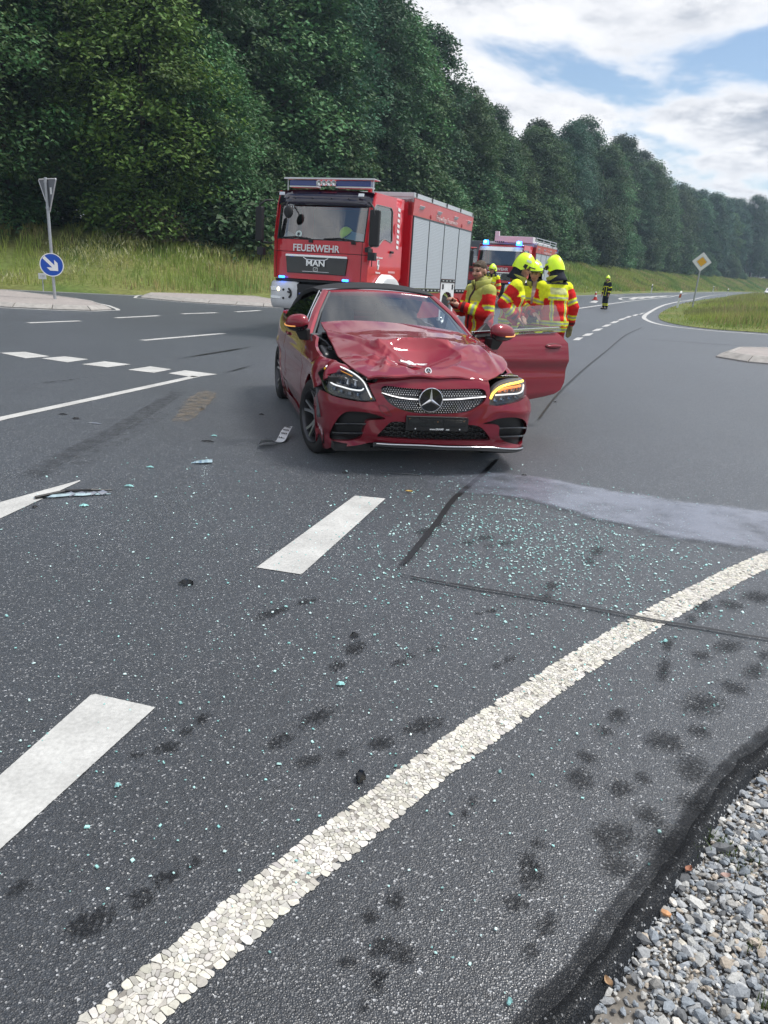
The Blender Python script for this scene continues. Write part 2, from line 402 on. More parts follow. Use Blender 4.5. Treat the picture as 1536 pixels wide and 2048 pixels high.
# ============================================================ painted markings
def sheet(name, V, F, m, z, dens=None):
    o = link(name, np_mesh(name, np.c_[np.asarray(V)[:, :2], np.full(len(V), z)], F, [m], col=None if dens is None else np.repeat(np.asarray(dens)[:, None], 3, 1)))
    return tag(o, kind='structure')
def strip(name, P, wd, m=None, z=.004, step=.25, ragged=0.0):
    P = resample(P, step); d = np.gradient(P, axis=0); d /= np.linalg.norm(d, axis=1)[:, None]; nn = np.stack([-d[:, 1], d[:, 0]], 1)
    wd = np.interp(np.linspace(0, 1, len(P)), np.linspace(0, 1, len(wd)), wd) if isinstance(wd, (list, tuple)) else np.full(len(P), wd)
    cols = (-.5, -.42, .42, .5); dn = (.05, .45, .45, .05); V = []; D = []
    for c, q in zip(cols, dn):
        V.append(P+nn*(c*wd)[:, None]); D.append(np.full(len(P), q))
    n = len(P); V = np.concatenate(V); D = np.concatenate(D)
    F = [(j*n+i, (j+1)*n+i, (j+1)*n+i+1, j*n+i+1) for j in range(3) for i in range(n-1)]
    return sheet(name, V, np.array(F)[:, ::-1], m or M_PAINT, z, D)
def quad(name, c4, m=None, z=.004):
    """a filled block from its four corners in order, with a soft rim for wear"""
    c4 = np.array(c4, float)
    if np.cross(c4[1]-c4[0], c4[2]-c4[1]) < 0: c4 = c4[::-1]
    n = 8; us = np.r_[0, .04, np.linspace(.12, .88, n), .96, 1]; V = []; D = []
    L1 = np.linalg.norm(c4[1]-c4[0]); L2 = np.linalg.norm(c4[3]-c4[0])
    us = np.unique(np.clip(np.r_[0, .015/L1, np.linspace(.05, .95, n), 1-.015/L1, 1], 0, 1)); vs = np.unique(np.clip(np.r_[0, .015/L2, np.linspace(.05, .95, n), 1-.015/L2, 1], 0, 1))
    for v in vs:
        for u in us:
            V.append((1-v)*((1-u)*c4[0]+u*c4[1])+v*((1-u)*c4[3]+u*c4[2])); D.append(.05 if u in (0, 1) or v in (0, 1) else .45)
    b = len(us); F = [(j*b+i, j*b+i+1, (j+1)*b+i+1, (j+1)*b+i) for j in range(len(vs)-1) for i in range(b-1)]
    return sheet(name, np.array(V), np.array(F), m or M_PAINT, z, D)
pxs = lambda L: [G(*p) for p in L]
# centre line dashes in the foreground
d1 = pxs([(185, 1388), (311, 1416), (0, 1692), (0, 1552)])
e = (np.array(d1[3])-np.array(d1[0]));
quad('lane_dash', [d1[0], d1[1], tuple(np.array(d1[2])+e*.35), tuple(np.array(d1[3])+e*.35)])
quad('lane_dash', pxs([(710, 992), (771, 998), (603, 1150), (513, 1136)]))
# wedge at the left, give-way blocks and the solid line they meet
quad('marking_wedge', pxs([(160, 961), (161, 963), (0, 1036), (-260, 1130)][:2]+[(-60, 1066), (-60, 1022)]))
for c in ([(0, 706), (50, 704), (100, 713), (52, 717)], [(82, 717), (130, 713), (178, 719), (135, 725)], [(163, 729), (210, 723), (262, 729), (216, 735)], [(255, 740), (300, 733), (344, 739), (308, 746)], [(336, 747), (370, 741), (435, 749), (388, 755)]):
    quad('give_way_block', pxs(c))
quad('give_way_block', pxs([(-90, 708), (-45, 702), (2, 707), (-40, 713)]))
strip('road_line', pxs([(-250, 905), (0, 838), (200, 795), (310, 771), (392, 753)]), .13)
for a, b, wd in (((285, 681), (448, 667), .16), ((57, 646), (160, 642), .2), ((232, 636), (318, 631.5), .2), ((364, 628), (434, 625.5), .2), ((472, 624), (520, 621), .2)):
    strip('lane_dash', pxs([a, b]), wd)
# far edges
E2 = EDGE[(EDGE[:, 0] > -60) & (EDGE[:, 1] < 300)]; d = np.gradient(E2, axis=0); d /= np.linalg.norm(d, axis=1)[:, None]
strip('edge_line', E2+np.stack([d[:, 1], -d[:, 0]], 1)*.45, .16, step=1.0)
# rim line round the grass corner and its dashes
strip('edge_line', cr(pxs([(1640, 682), (1536, 670), (1475, 665.5), (1423, 661.5), (1359, 655), (1320, 649), (1297, 642), (1288, 634), (1300, 624), (1326, 611), (1357, 603.5), (1385, 599.5)])+[(46, 117), (80, 187)], 6), .2, step=.5)
for c in ([(1147, 678), (1162, 678)], [(1165, 670), (1183, 669)], [(1185, 660.5), (1202, 659)], [(1204, 652), (1219, 651)], [(1220, 645), (1235, 644)], [(1235, 639.5), (1249, 638)], [(1249, 634.5), (1262, 633.5)], [(1263, 631), (1275, 630)], [(1277, 628), (1286, 627)]):
    u0, v0 = c[0]; u1, v1 = c[1]; hh = 2.0*(v0-560)/110+.55
    quad('give_way_block', pxs([(u0-2, v0+hh), (u1-4, v1+hh), (u1+5, v1-hh), (u0+7, v0-hh)]))
strip('road_line', pxs([(1150, 618), (1212, 609), (1262, 602)])+[G(1340, 594), (44, 122), (70, 172)], .2, step=1.0)
# hatched nose far up the road and a turn arrow
strip('road_line', cr(pxs([(1252, 601), (1240, 598.5), (1246, 595.5), (1280, 593.5), (1345, 591)]), 4), .25)
for u in (1262, 1280, 1298, 1318): strip('hatch_line', pxs([(u, 599-(u-1262)*.09), (u+14, 593.6-(u-1262)*.03)]), .5)
quad('turn_arrow', pxs([(1178, 604.5), (1188, 601.5), (1197, 602), (1192, 606)])); strip('turn_arrow', pxs([(1228, 591.6), (1248, 592)]), .45)
strip('road_line', pxs([(1105, 641), (1092, 645)]), .2)
# the crazed edge line in the foreground: thick white agglomerate blobs, each a small plate of its own
EL = [(-1.02, .55), (-.815, .87), (-.622, 1.155), (-.423, 1.441), (-.17, 1.786), (.07, 2.097), (.338, 2.43), (.599, 2.739), (.875, 3.05), (1.166, 3.364), (1.446, 3.655), (1.742, 3.948), (2.035, 4.227), (2.352, 4.516), (2.70, 4.81), (3.5, 5.4), (5.2, 6.45), (8, 7.7), (13, 9.2), (30, 12.6), (70, 19)]
EL = resample(cr(EL, 8), .04)
def edge_line_blobs():
    d = np.gradient(EL, axis=0); d /= np.linalg.norm(d, axis=1)[:, None]; nn = np.stack([-d[:, 1], d[:, 0]], 1)
    W = .124; V = []; F = []; C = []
    s = 0.0; L = len(EL)*.04
    pts = []
    r = np.random.default_rng(5)
    cell = .0142
    near = 7.5                                           # metres of line built blob by blob
    ns = int(near/cell); nw = int(W/cell)
    for i in range(ns):
        for j in range(nw):
            pts.append((i*cell*1.0+r.uniform(-.62, .62)*cell, (j+.5)*W/nw-W/2+r.uniform(-.42, .42)*cell))
    pts = np.array(pts)
    def world(p):
        q = p[:, 0]/.04; i0 = np.clip(q.astype(int), 0, len(EL)-2); f = (q-i0)[:, None]
        return EL[i0]*(1-f)+EL[i0+1]*f+nn[i0]*p[:, 1:2]
    # Voronoi-like plates: each blob polygon is the half-plane cut against its neighbours, shrunk a little
    from collections import defaultdict
    H = defaultdict(list)
    for k, p in enumerate(pts): H[(int(p[0]//.04), int(p[1]//.04))].append(k)
    merged = r.random(len(pts))
    for k, p in enumerate(pts):
        if r.random() < .03: continue
        poly = [np.array(p)+.0142*1.5*np.array((math.cos(a), math.sin(a))) for a in np.linspace(0, 2*math.pi, 11)[:-1]]
        ci, cj = int(p[0]//.04), int(p[1]//.04)
        for a in (-1, 0, 1):
            for b in (-1, 0, 1):
                for q in H.get((ci+a, cj+b), ()):
                    if q == k: continue
                    o = pts[q]; dv = o-p; dl = np.linalg.norm(dv)
                    if dl > .06 or dl < 1e-5: continue
                    lim = dl*.5*(1.03 if merged[k]+merged[q] > .95 else .95)-.0003; u = dv/dl; out = []
                    for x in range(len(poly)):
                        A_, B_ = poly[x], poly[(x+1) % len(poly)]; da, db = (A_-p)@u-lim, (B_-p)@u-lim
                        if da <= 0: out.append(A_)
                        if da*db < 0: out.append(A_+(B_-A_)*da/(da-db))
                    poly = out
                    if len(poly) < 3: break
                if len(poly) < 3: break
            if len(poly) < 3: break
        if len(poly) < 3: continue
        pc = np.array(poly)
        for _ in range(1):
            pc = np.concatenate([.78*pc+.22*np.roll(pc, -1, 0), .22*pc+.78*np.roll(pc, -1, 0)], 1).reshape(-1, 2)
        pc = pc+np.array([tuple(mnoise.noise_vector(Vector((q[0]*95, q[1]*95, 1.5))))[:2] for q in pc])*.0050
        h = r.uniform(.0029, .0040); o = len(V); n = len(pc); ring = world(pc); inn = world(p+(pc-p)*.93); c = world(p[None])[0]; t = (r.uniform(.9, 1.05) if r.random() < .62 else r.uniform(.60, .80))*np.array((1, r.uniform(.965, 1), r.uniform(.9, 1)))
        V += [(x, y, .0022) for x, y in ring]+[(x, y, h) for x, y in inn]+[(c[0], c[1], h)]; C += [t]*(2*n+1)
        for x in range(n):
            y = (x+1) % n; F += [(o+x, o+y, o+n+y), (o+x, o+n+y, o+n+x), (o+n+x, o+n+y, o+2*n)]
    return np.array(V), np.array(F), np.array(C)
V, F, C = edge_line_blobs()
M_BLOB = paint_mat('agglomerate_paint', cracked=True)
_t = M_BLOB.node_tree; _p = _t.nodes['Principled BSDF']; _a = N(_t, 'ShaderNodeAttribute', attribute_name='tint'); _src = _p.inputs['Base Color'].links[0].from_socket
LK(_t, MIXC(_t, 1.0, _src, _a.outputs['Color'], 'MULTIPLY'), _p.inputs['Base Color'])
me = np_mesh('edge_line_plates', V, F, [M_BLOB], False, col=C); o = link('edge_line', me); tag(o, kind='structure')
strip('edge_line_bed', EL[:int(7.6/.04)], .114, mat('line_bed', (.20, .185, .165), .8, noise=.3, nscale=90), z=.0016, step=.05).data.materials
strip('edge_line', EL[int(7.4/.04):], .124, M_PAINT_OLD)
# ============================================================ kerbed islands
M_KERB = mat('kerb_concrete', (.31, .295, .275), .85, noise=.22, nscale=7, bump=.3)
def paver_mat():
    m = bpy.data.materials.new('paving'); m.use_nodes = True; t = m.node_tree; p = t.nodes['Principled BSDF']; P = pos_nodes(t)
    b = N(t, 'ShaderNodeTexBrick', i_Scale=1.0); b.inputs['Brick Width'].default_value = .2; b.inputs['Row Height'].default_value = .1; b.inputs['Mortar Size'].default_value = .006
    b.inputs['Color1'].default_value = (.38, .34, .32, 1); b.inputs['Color2'].default_value = (.30, .27, .26, 1); b.inputs['Mortar'].default_value = (.12, .12, .10, 1)
    LK(t, P, b.inputs['Vector']); LK(t, b.outputs[0], p.inputs['Base Color']); p.inputs['Roughness'].default_value = .9
    return m
M_PAVE = paver_mat()
def island(outline, face=.3, h=.13, stone=1.0, rim=True):
    """outline counter-clockwise in world metres"""
    O = resample(np.vstack([outline, outline[:1]]), stone)[:-1]; n = len(O)
    if .5*sum(O[i][0]*O[(i+1) % n][1]-O[(i+1) % n][0]*O[i][1] for i in range(n)) < 0: O = O[::-1]
    T = np.roll(O, -1, 0)-np.roll(O, 1, 0); T /= np.linalg.norm(T, axis=1)[:, None]; NI = np.stack([-T[:, 1], T[:, 0]], 1)
    I = O+NI*face
    top = MB(); cx = I.mean(0); top.add([(*p, h-.012) for p in I]+[(*p, h-.06) for p in I], [tuple(range(n))]); r = top.build('traffic_island', M_PAVE); tag(r, kind='structure')
    for i in range(n):
        j = (i+1) % n; u = (O[j]-O[i]); L = np.linalg.norm(u); u = u/L*.009
        a, b, c, d = O[i]+u, O[j]-u, I[j]-u, I[i]+u; hz = h+random.uniform(-.006, .006)
        a2 = a+(d-a)*.72; b2 = b+(c-b)*.72
        m = MB(); m.add([(*a, -.02), (*b, -.02), (*c, -.02), (*d, -.02), (*a, .03), (*b, .03), (*c, hz), (*d, hz), (*a2, hz), (*b2, hz)],
            [(0, 1, 5, 4), (4, 5, 9, 8), (8, 9, 6, 7), (1, 2, 6, 9, 5), (3, 0, 4, 8, 7), (2, 3, 7, 6)])
        m.build('kerb_stone', M_KERB, r, bevel=.012, seg=1)
    if rim: strip('edge_line', np.vstack([O-NI*.22, (O-NI*.22)[:1]]), .12, step=.5)
    return r
island(np.array(pxs([(-420, 590), (0, 614.5), (142, 621), (217, 622), (224, 619.5), (195, 608.5), (85, 594), (0, 585), (-300, 566)])))
island(np.array(pxs([(281, 596), (372, 604.5), (520, 613.5), (600, 617), (604, 612), (520, 598), (400, 593), (289, 590)])), face=.42)
island(np.array(pxs([(1431, 714.5), (1462, 722), (1536, 729), (1800, 752), (1800, 716), (1536, 704), (1452, 703)])), face=.36, h=.15, rim=False)

# ============================================================ marks on the asphalt
M_WET = decal_mat('damp_asphalt', (.006, .0065, .008), .8, .58, .92, 85, spec=.15, amount=.52, gain=2.9, bump=.35)
M_SEAM = decal_mat('bitumen_seam', (.012, .012, .013), .45, .35, .6, 30, amount=.95)
M_SKID = decal_mat('rubber_mark', (.014, .014, .016), .6, .55, 1.25, 9, amount=.34)
M_SAND = decal_mat('sandy_dust', (.22, .17, .11), .9, .55, 1.3, 11, amount=.45)
M_SHEEN_FILM = decal_mat('wet_painted_sheen', (.25, .27, .335), .2, .1, 1.2, 3.2, spec=1.0, amount=.66, bump=.06)  # wet streak; its sky sheen is painted in as a pale blue base colour
M_DUST = decal_mat('pale_scuff', (.22, .22, .21), .9, .4, 1.0, 12, amount=.5)
M_EDGED = decal_mat('dark_asphalt_edge', (.007, .008, .010), .8, .35, 1.05, 13, spec=.15, amount=.6, bump=.5)
_zc = [.003]
def zlayer():
    _zc[0] += .00012; return _zc[0]
def disc(name, c, a, b, rot, m, n=20):
    ca, sa = math.cos(rot), math.sin(rot); V = [c]; D = [1.0]
    for r, q in ((.5, .72), (1.0, 0.0)):
        for k in range(n):
            t = 2*math.pi*k/n; x, y = a*r*math.cos(t), b*r*math.sin(t); V.append((c[0]+x*ca-y*sa, c[1]+x*sa+y*ca)); D.append(q)
    F = [(0, 1+k, 1+(k+1) % n) for k in range(n)]
    for k in range(n):
        k2 = (k+1) % n; F += [(1+k, 1+n+k, 1+n+k2), (1+k, 1+n+k2, 1+k2)]
    return sheet(name, np.array(V), np.array(F), m, zlayer(), D)
def band(name, P, wd, m, z=None, step=.12, core=.9):
    P = resample(cr(P, 6), step); d = np.gradient(P, axis=0); d /= np.linalg.norm(d, axis=1)[:, None]; nn = np.stack([-d[:, 1], d[:, 0]], 1); n = len(P)
    wd = np.interp(np.linspace(0, 1, n), np.linspace(0, 1, len(wd)), wd) if isinstance(wd, (list, tuple)) else np.full(n, wd)
    end = np.clip(np.minimum(np.arange(n), np.arange(n)[::-1])/4, 0, 1)
    V = np.concatenate([P+nn*(c*wd)[:, None] for c in (-.5, -.25, .25, .5)]); D = np.concatenate([q*end for q in (0, core, core, 0)])
    F = np.array([(j*n+i, j*n+i+1, (j+1)*n+i+1, (j+1)*n+i) for j in range(3) for i in range(n-1)])
    return sheet(name, V, F, m, zlayer() if z is None else z, D)
# damp boot prints: a heel patch and a sole patch each
for u, v, L, W in ((565, 1220, .34, .13), (700, 1308, .27, .14), (805, 1322, .13, .1), (975, 1224, .12, .07), (612, 1450, .30, .14), (822, 1462, .30, .15), (395, 1447, .14, .09), (318, 1500, .15, .1), (214, 1832, .2, .15), (350, 1748, .13, .09), (1062, 1712, .13, .1), (1055, 1772, .17, .13), (775, 1812, .13, .1), (742, 1905, .14, .1), (790, 1925, .13, .12), (748, 1985, .1, .07), (940, 1612, .1, .05), (1085, 1868, .16, .09), (1228, 1442, .2, .14), (1165, 1545, .2, .15), (1255, 1572, .17, .13), (1250, 1660, .26, .2), (1350, 1478, .26, .2), (1425, 1400, .36, .25), (1500, 1200, .36, .25), (1400, 1222, .3, .14), (1330, 1325, .4, .1), (1010, 1325, .14, .08), (960, 1080, .24, .15), (1000, 1090, .2, .1), (870, 1300, .1, .06), (1100, 1180, .24, .12), (1440, 1300, .3, .18), (1515, 1335, .3, .14), (640, 1520, .18, .09), (20, 1790, .12, .08), (860, 1060, .3, .14), (1190, 1110, .3, .14), (1300, 1700, .3, .2), (1385, 1560, .3, .2)):
    c = G(u, v); a_ = R(48+random.uniform(-22, 22)); L *= 1.3; W *= .92; ca, sa = math.cos(a_), math.sin(a_); fl = random.choice((-1, 1))
    disc('damp_print', (c[0]+ca*L*.16*fl, c[1]+sa*L*.16*fl), L*.40, W*.56, a_, M_WET); disc('damp_print', (c[0]-ca*L*.36*fl, c[1]-sa*L*.36*fl), L*.24, W*.46, a_, M_WET)
gb = ge[::3]; q_ = gnk[::3]; band('damp_edge', gb-q_*.02, .11, M_EDGED, core=.9)
seam = pxs([(1000, 915), (968, 948), (940, 972), (905, 1003), (872, 1050), (830, 1102), (806, 1130), (778, 1152)])
band('bitumen_seam', seam, .05, M_SEAM, core=1.5); 
band('bitumen_seam', pxs([(760, 1145), (900, 1171), (1100, 1204), (1280, 1239), (1400, 1259), (1536, 1282), (1700, 1304)]), .028, M_SEAM, core=1.5)
band('bitumen_seam', pxs([(1070, 850), (1117, 788), (1168, 739), (1217, 699), (1251, 671), (1285, 655)]), .04, M_SEAM, step=.15, core=.8)
band('bitumen_seam', pxs([(1245, 676), (1372, 685), (1536, 696)]), .09, M_SEAM, step=.3, core=.7)
band('bitumen_seam', pxs([(0, 774), (120, 764), (230, 748)]), .09, M_SEAM, step=.3, core=.8); band('bitumen_seam', pxs([(320, 724), (440, 705), (530, 690)]), .1, M_SEAM, step=.3, core=.7); band('bitumen_seam', pxs([(430, 752), (520, 728)]), .06, M_SEAM, step=.2, core=.8)
band('skid_mark', pxs([(372, 776), (310, 815), (235, 860), (150, 905), (60, 955), (0, 985)]), .34, M_SKID, core=.9)
band('skid_mark', pxs([(365, 815), (290, 850), (180, 920), (100, 965)]), .3, M_SKID, core=.7)
band('skid_mark', pxs([(520, 880), (420, 960), (300, 1040), (120, 1150)]), .3, M_SKID, core=.35)
band('rubber_smear', pxs([(570, 1085), (440, 1180), (330, 1265)]), .09, M_SKID, core=.5)
band('dust_patch', pxs([(425, 775), (392, 812), (360, 845), (320, 858)]), [.2, .5, .4, .2], M_SAND, core=.95)
band('pale_scuff', pxs([(505, 1140), (450, 1175)]), .06, M_DUST, core=.8); band('pale_scuff', pxs([(610, 1150), (700, 1162)]), .05, M_DUST, core=.7)
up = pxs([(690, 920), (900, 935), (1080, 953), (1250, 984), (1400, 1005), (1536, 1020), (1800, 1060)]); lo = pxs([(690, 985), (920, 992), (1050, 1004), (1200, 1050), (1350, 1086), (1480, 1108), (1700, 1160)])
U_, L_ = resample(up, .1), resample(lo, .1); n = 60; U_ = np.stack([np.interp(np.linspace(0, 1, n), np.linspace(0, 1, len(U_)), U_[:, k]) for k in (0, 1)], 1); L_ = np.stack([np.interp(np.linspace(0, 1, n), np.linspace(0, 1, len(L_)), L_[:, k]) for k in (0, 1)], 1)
V = np.concatenate([L_+(U_-L_)*t for t in (0, .14, .86, 1)]); sm = np.clip(np.linspace(-.35, 2.9, n), 0, 1)*.85+.15*np.linspace(0, 1, n); sm = sm*np.clip((1-np.linspace(0, 1, n))*5, 0, 1); D = np.concatenate([q*sm for q in (0, 1, 1, 0)])  # painted sheen grows denser away from the car, fades at the far end
sheet('wet_painted_sheen', V, np.array([(j*n+i, j*n+i+1, (j+1)*n+i+1, (j+1)*n+i) for j in range(3) for i in range(n-1)]), M_SHEEN_FILM, zlayer(), D)

# ============================================================ scattered small stuff
def ico(sub=1):
    bm = bmesh.new(); bmesh.ops.create_icosphere(bm, subdivisions=sub, radius=1); V = np.array([v.co[:] for v in bm.verts]); F = np.array([[v.index for v in f.verts] for f in bm.faces]); bm.free(); return V, F
def tint_mat(name, rough=.8, spec=.4, trans=0.0, noise=0.0, ns=60.0, bump=0.0, coat=0.0):
    m = bpy.data.materials.new(name); m.use_nodes = True; t = m.node_tree; p = t.nodes['Principled BSDF']; a = N(t, 'ShaderNodeAttribute', attribute_name='tint'); c = a.outputs['Color']
    if noise:
        nz = N(t, 'ShaderNodeTexNoise', i_Scale=ns, i_Detail=5.0, i_Roughness=.7); LK(t, pos_nodes(t), nz.inputs['Vector']); c = MIXC(t, 1.0, c, MR(t, nz.outputs[0], .3, .7, 1-noise, 1+noise), 'MULTIPLY')
        if bump:
            b = N(t, 'ShaderNodeBump', i_Strength=bump, i_Distance=.004); LK(t, nz.outputs[0], b.inputs['Height']); LK(t, b.outputs[0], p.inputs['Normal'])
    LK(t, c, p.inputs['Base Color']); p.inputs['Roughness'].default_value = rough; p.inputs['Specular IOR Level'].default_value = spec; p.inputs['Coat Weight'].default_value = coat
    if trans:
        tr = N(t, 'ShaderNodeBsdfTranslucent'); LK(t, c, tr.inputs[0]); mxs = N(t, 'ShaderNodeMixShader'); mxs.inputs[0].default_value = trans
        LK(t, p.outputs[0], mxs.inputs[1]); LK(t, tr.outputs[0], mxs.inputs[2]); LK(t, mxs.outputs[0], t.nodes['Material Output'].inputs[0])
    return m
def scatter(protos, pos, scale, rot, cols, name, m, smooth=False):
    """protos: list of (V,F); one joined mesh"""
    Vs, Fs, Cs = [], [], []; off = 0
    for i in range(len(pos)):
        V, F = protos[i % len(protos)]; v = (V*scale[i]) @ rot[i].T+pos[i]; Vs.append(v); Fs.append(F+off); Cs.append(np.repeat(cols[i][None], len(V), 0)); off += len(V)
    return tag(link(name, np_mesh(name, np.concatenate(Vs), np.concatenate(Fs), [m], smooth, col=np.concatenate(Cs))), kind='stuff')
def rrot(r, n, tilt=math.pi):
    a = r.uniform(0, 2*math.pi, n); b = r.uniform(-tilt, tilt, n); c = r.uniform(-tilt, tilt, n); out = np.zeros((n, 3, 3))
    for i in range(n):
        ca, sa = math.cos(a[i]), math.sin(a[i]); cb, sb = math.cos(b[i]), math.sin(b[i]); cc, sc = math.cos(c[i]), math.sin(c[i])
        out[i] = np.array([[ca, -sa, 0], [sa, ca, 0], [0, 0, 1]]) @ np.array([[cb, 0, sb], [0, 1, 0], [-sb, 0, cb]]) @ np.array([[1, 0, 0], [0, cc, -sc], [0, sc, cc]])
    return out
# gravel verge
r = np.random.default_rng(3); IV, IF = ico(1); prot = []
for i in range(14):
    v = IV.copy()
    for _ in range(5):                      # chip flat facets off it
        d = r.normal(size=3); d /= np.linalg.norm(d); lim = r.uniform(.45, .8); q = v @ d; v -= np.outer(np.clip(q-lim, 0, None), d)
    prot.append((v*r.uniform(.8, 1.2, 3), IF))
vg = MB(); gk = GRAV[(GRAV[:, 1] > -1) & (GRAV[:, 0] < 30)][::4]; gk_n = gn[(GRAV[:, 1] > -1) & (GRAV[:, 0] < 30)][::4]
A = np.stack([np.c_[gk+gk_n*o, np.full(len(gk), z)] for o, z in ((.0, -.05), (.2, -.05), (1.0, -.07), (3.2, -.2))]); vg.grid(A)
tag(vg.build('gravel_verge', mat('silt', (.17, .155, .135), .95, noise=.45, nscale=22, bump=.6), smooth=60), kind='structure')
P = []
for s, x0, x1, y0, y1 in ((.0112, .3, 1.75, 1.0, 2.75), (.027, 1.5, 4.2, 2.4, 4.6), (.027, 1.72, 4.2, .4, 2.45), (.027, .0, 1.75, -.3, 1.0)):
    xs = np.arange(x0, x1, s); ys = np.arange(y0, y1, s); X, Y = np.meshgrid(xs, ys); X = X.ravel()+r.uniform(-.6, .6, X.size)*s; Y = Y.ravel()+r.uniform(-.6, .6, Y.size)*s
    poly = [tuple(p) for p in GRAV if p[1] > -3 and p[0] < 12]+[(12, -3)]
    k = inpoly(poly, X, Y); P.append(np.c_[X[k], Y[k], np.full(k.sum(), s)])
P = np.concatenate(P); dE = np.min(np.linalg.norm(P[:, None, :2]-GRAV[None, ::6], axis=2), axis=1); P = P[dE > r.uniform(-.004, .03, len(P))]
bare = np.array([mnoise.noise(Vector((p[0]*3.1, p[1]*3.1, 9))) for p in P]); P = P[(bare < .28) | (r.random(len(P)) < .45)]
n = len(P); sz = np.clip(r.lognormal(math.log(.0066), .5, n), .003, .024)*np.where(P[:, 2] > .02, 1.9, 1.0)
pal = np.array([(.28, .30, .32), (.34, .35, .355), (.21, .235, .26), (.46, .46, .44), (.38, .33, .27), (.13, .135, .14), (.54, .51, .46), (.27, .265, .25)]); ci = r.choice(len(pal), n, p=[.22, .19, .15, .12, .07, .10, .05, .10])
scatter(prot, np.c_[P[:, :2], -.052+sz*.5+r.uniform(0, .012, n)], sz[:, None]*np.c_[r.uniform(1, 1.7, n), r.uniform(.8, 1.2, n), r.uniform(.45, .9, n)], rrot(r, n, .5), pal[ci]*r.uniform(.8, 1.15, n)[:, None], 'gravel', tint_mat('stone', .8, .35, noise=.3, ns=160, bump=.4))
# glass crumbs from the broken side window
CV = np.array([(-1, -.7, -.5), (.9, -.8, -.5), (1, .8, -.5), (-.7, .9, -.5), (-.8, -.5, .5), (.8, -.6, .5), (.7, .6, .5), (-.6, .7, .5)]); CF = np.array([(0, 2, 1), (0, 3, 2), (4, 5, 6), (4, 6, 7), (0, 1, 5), (0, 5, 4), (1, 2, 6), (1, 6, 5), (2, 3, 7), (2, 7, 6), (3, 0, 4), (3, 4, 7)])
U, Vv = [], []
for cu, cvv, su, sv, k in ((1080, 1075, 150, 55, 1500), (960, 1020, 90, 40, 420), (1180, 1120, 150, 60, 700), (860, 1080, 130, 70, 330), (1000, 1250, 330, 110, 520), (700, 1150, 330, 160, 420), (400, 1020, 260, 90, 260), (900, 1600, 420, 230, 170), (1350, 1250, 130, 70, 240), (300, 1400, 250, 200, 120)):
    U.append(r.normal(cu, su, k)); Vv.append(r.normal(cvv, sv, k))
U = np.concatenate(U); Vv = np.concatenate(Vv); k = (Vv > 905) & (Vv < 2120) & ~((U > 630) & (U < 1060) & (Vv < 925)); U, Vv = U[k], Vv[k]
gp = np.array([G(a, b) for a, b in zip(U, Vv)]); k = ~inpoly([tuple(p) for p in GRAV if p[1] > -3 and p[0] < 12]+[(12, -3)], gp[:, 0], gp[:, 1]); gp = gp[k]; n = len(gp)
sz = np.clip(r.lognormal(math.log(.0034), .38, n), .0018, .0085); dn = np.where(gp[:, 1] < 3.4, .8, 1.0); sz = sz*dn
gc = np.array([(.34, .66, .62), (.50, .78, .74), (.62, .82, .80), (.22, .48, .46)])[r.integers(0, 4, n)]*r.uniform(.75, 1.15, n)[:, None]
scatter([(CV, CF)], np.c_[gp, .004+sz*.4], sz[:, None]*np.c_[r.uniform(.8, 1.5, n), np.ones(n), r.uniform(.4, .7, n)], rrot(r, n, .35), gc, 'glass_crumbs', tint_mat('glass_crumb', .12, .8, coat=.5))
# road grit: single pale chips lying proud of the surface near the camera
n = 2600; q = np.c_[r.uniform(-1.6, 2.6, n), 1.2+r.uniform(0, 1, n)**1.6*5.2]; k = ~inpoly([tuple(p) for p in GRAV if p[1] > -3 and p[0] < 12]+[(12, -3)], q[:, 0], q[:, 1]); q = q[k]; n = len(q); sz = np.clip(r.lognormal(math.log(.0013), .4, n), .0008, .003)
scatter([(CV, CF)], np.c_[q, .001+sz*.4], sz[:, None]*np.ones((n, 3)), rrot(r, n, .5), np.array([(.55, .55, .53), (.4, .39, .36), (.7, .7, .68)])[r.integers(0, 3, n)], 'grit', tint_mat('grit', .6, .5))

# ============================================================ grass
M_BLADE = tint_mat('grass_blade', .75, .15, trans=.30)
def blades(name, P, h, wd, cols, r, lean=.45):
    n = len(P); a = r.uniform(0, 2*math.pi, n); dx = np.c_[np.cos(a), np.sin(a), np.zeros(n)]*wd[:, None]*.5; b = r.uniform(0, 2*math.pi, n); ln = r.uniform(0, lean, n)*h
    tip = P+np.c_[np.cos(b)*ln, np.sin(b)*ln, h]; mid = P+np.c_[np.cos(b)*ln*.3, np.sin(b)*ln*.3, h*.55]
    V = np.stack([P-dx, P+dx, mid+dx*.7, mid-dx*.7, tip], 1).reshape(-1, 3); o = np.arange(n)[:, None]*5
    F = np.concatenate([o+np.array([0, 1, 2]), o+np.array([0, 2, 3]), o+np.array([3, 2, 4])], 0)
    return tag(link(name, np_mesh(name, V, F, [M_BLADE], False, col=np.repeat(cols, 5, 0))), kind='stuff')
def vnoise(x, y, s, seed=0):
    rs = np.random.default_rng(seed); T = rs.random((64, 64)); x = x*s; y = y*s; xi = np.floor(x).astype(int); yi = np.floor(y).astype(int); fx = x-xi; fy = y-yi; fx = fx*fx*(3-2*fx); fy = fy*fy*(3-2*fy)
    g_ = lambda a, b: T[a % 64, b % 64]
    return (g_(xi, yi)*(1-fx)+g_(xi+1, yi)*fx)*(1-fy)+(g_(xi, yi+1)*(1-fx)+g_(xi+1, yi+1)*fx)*fy
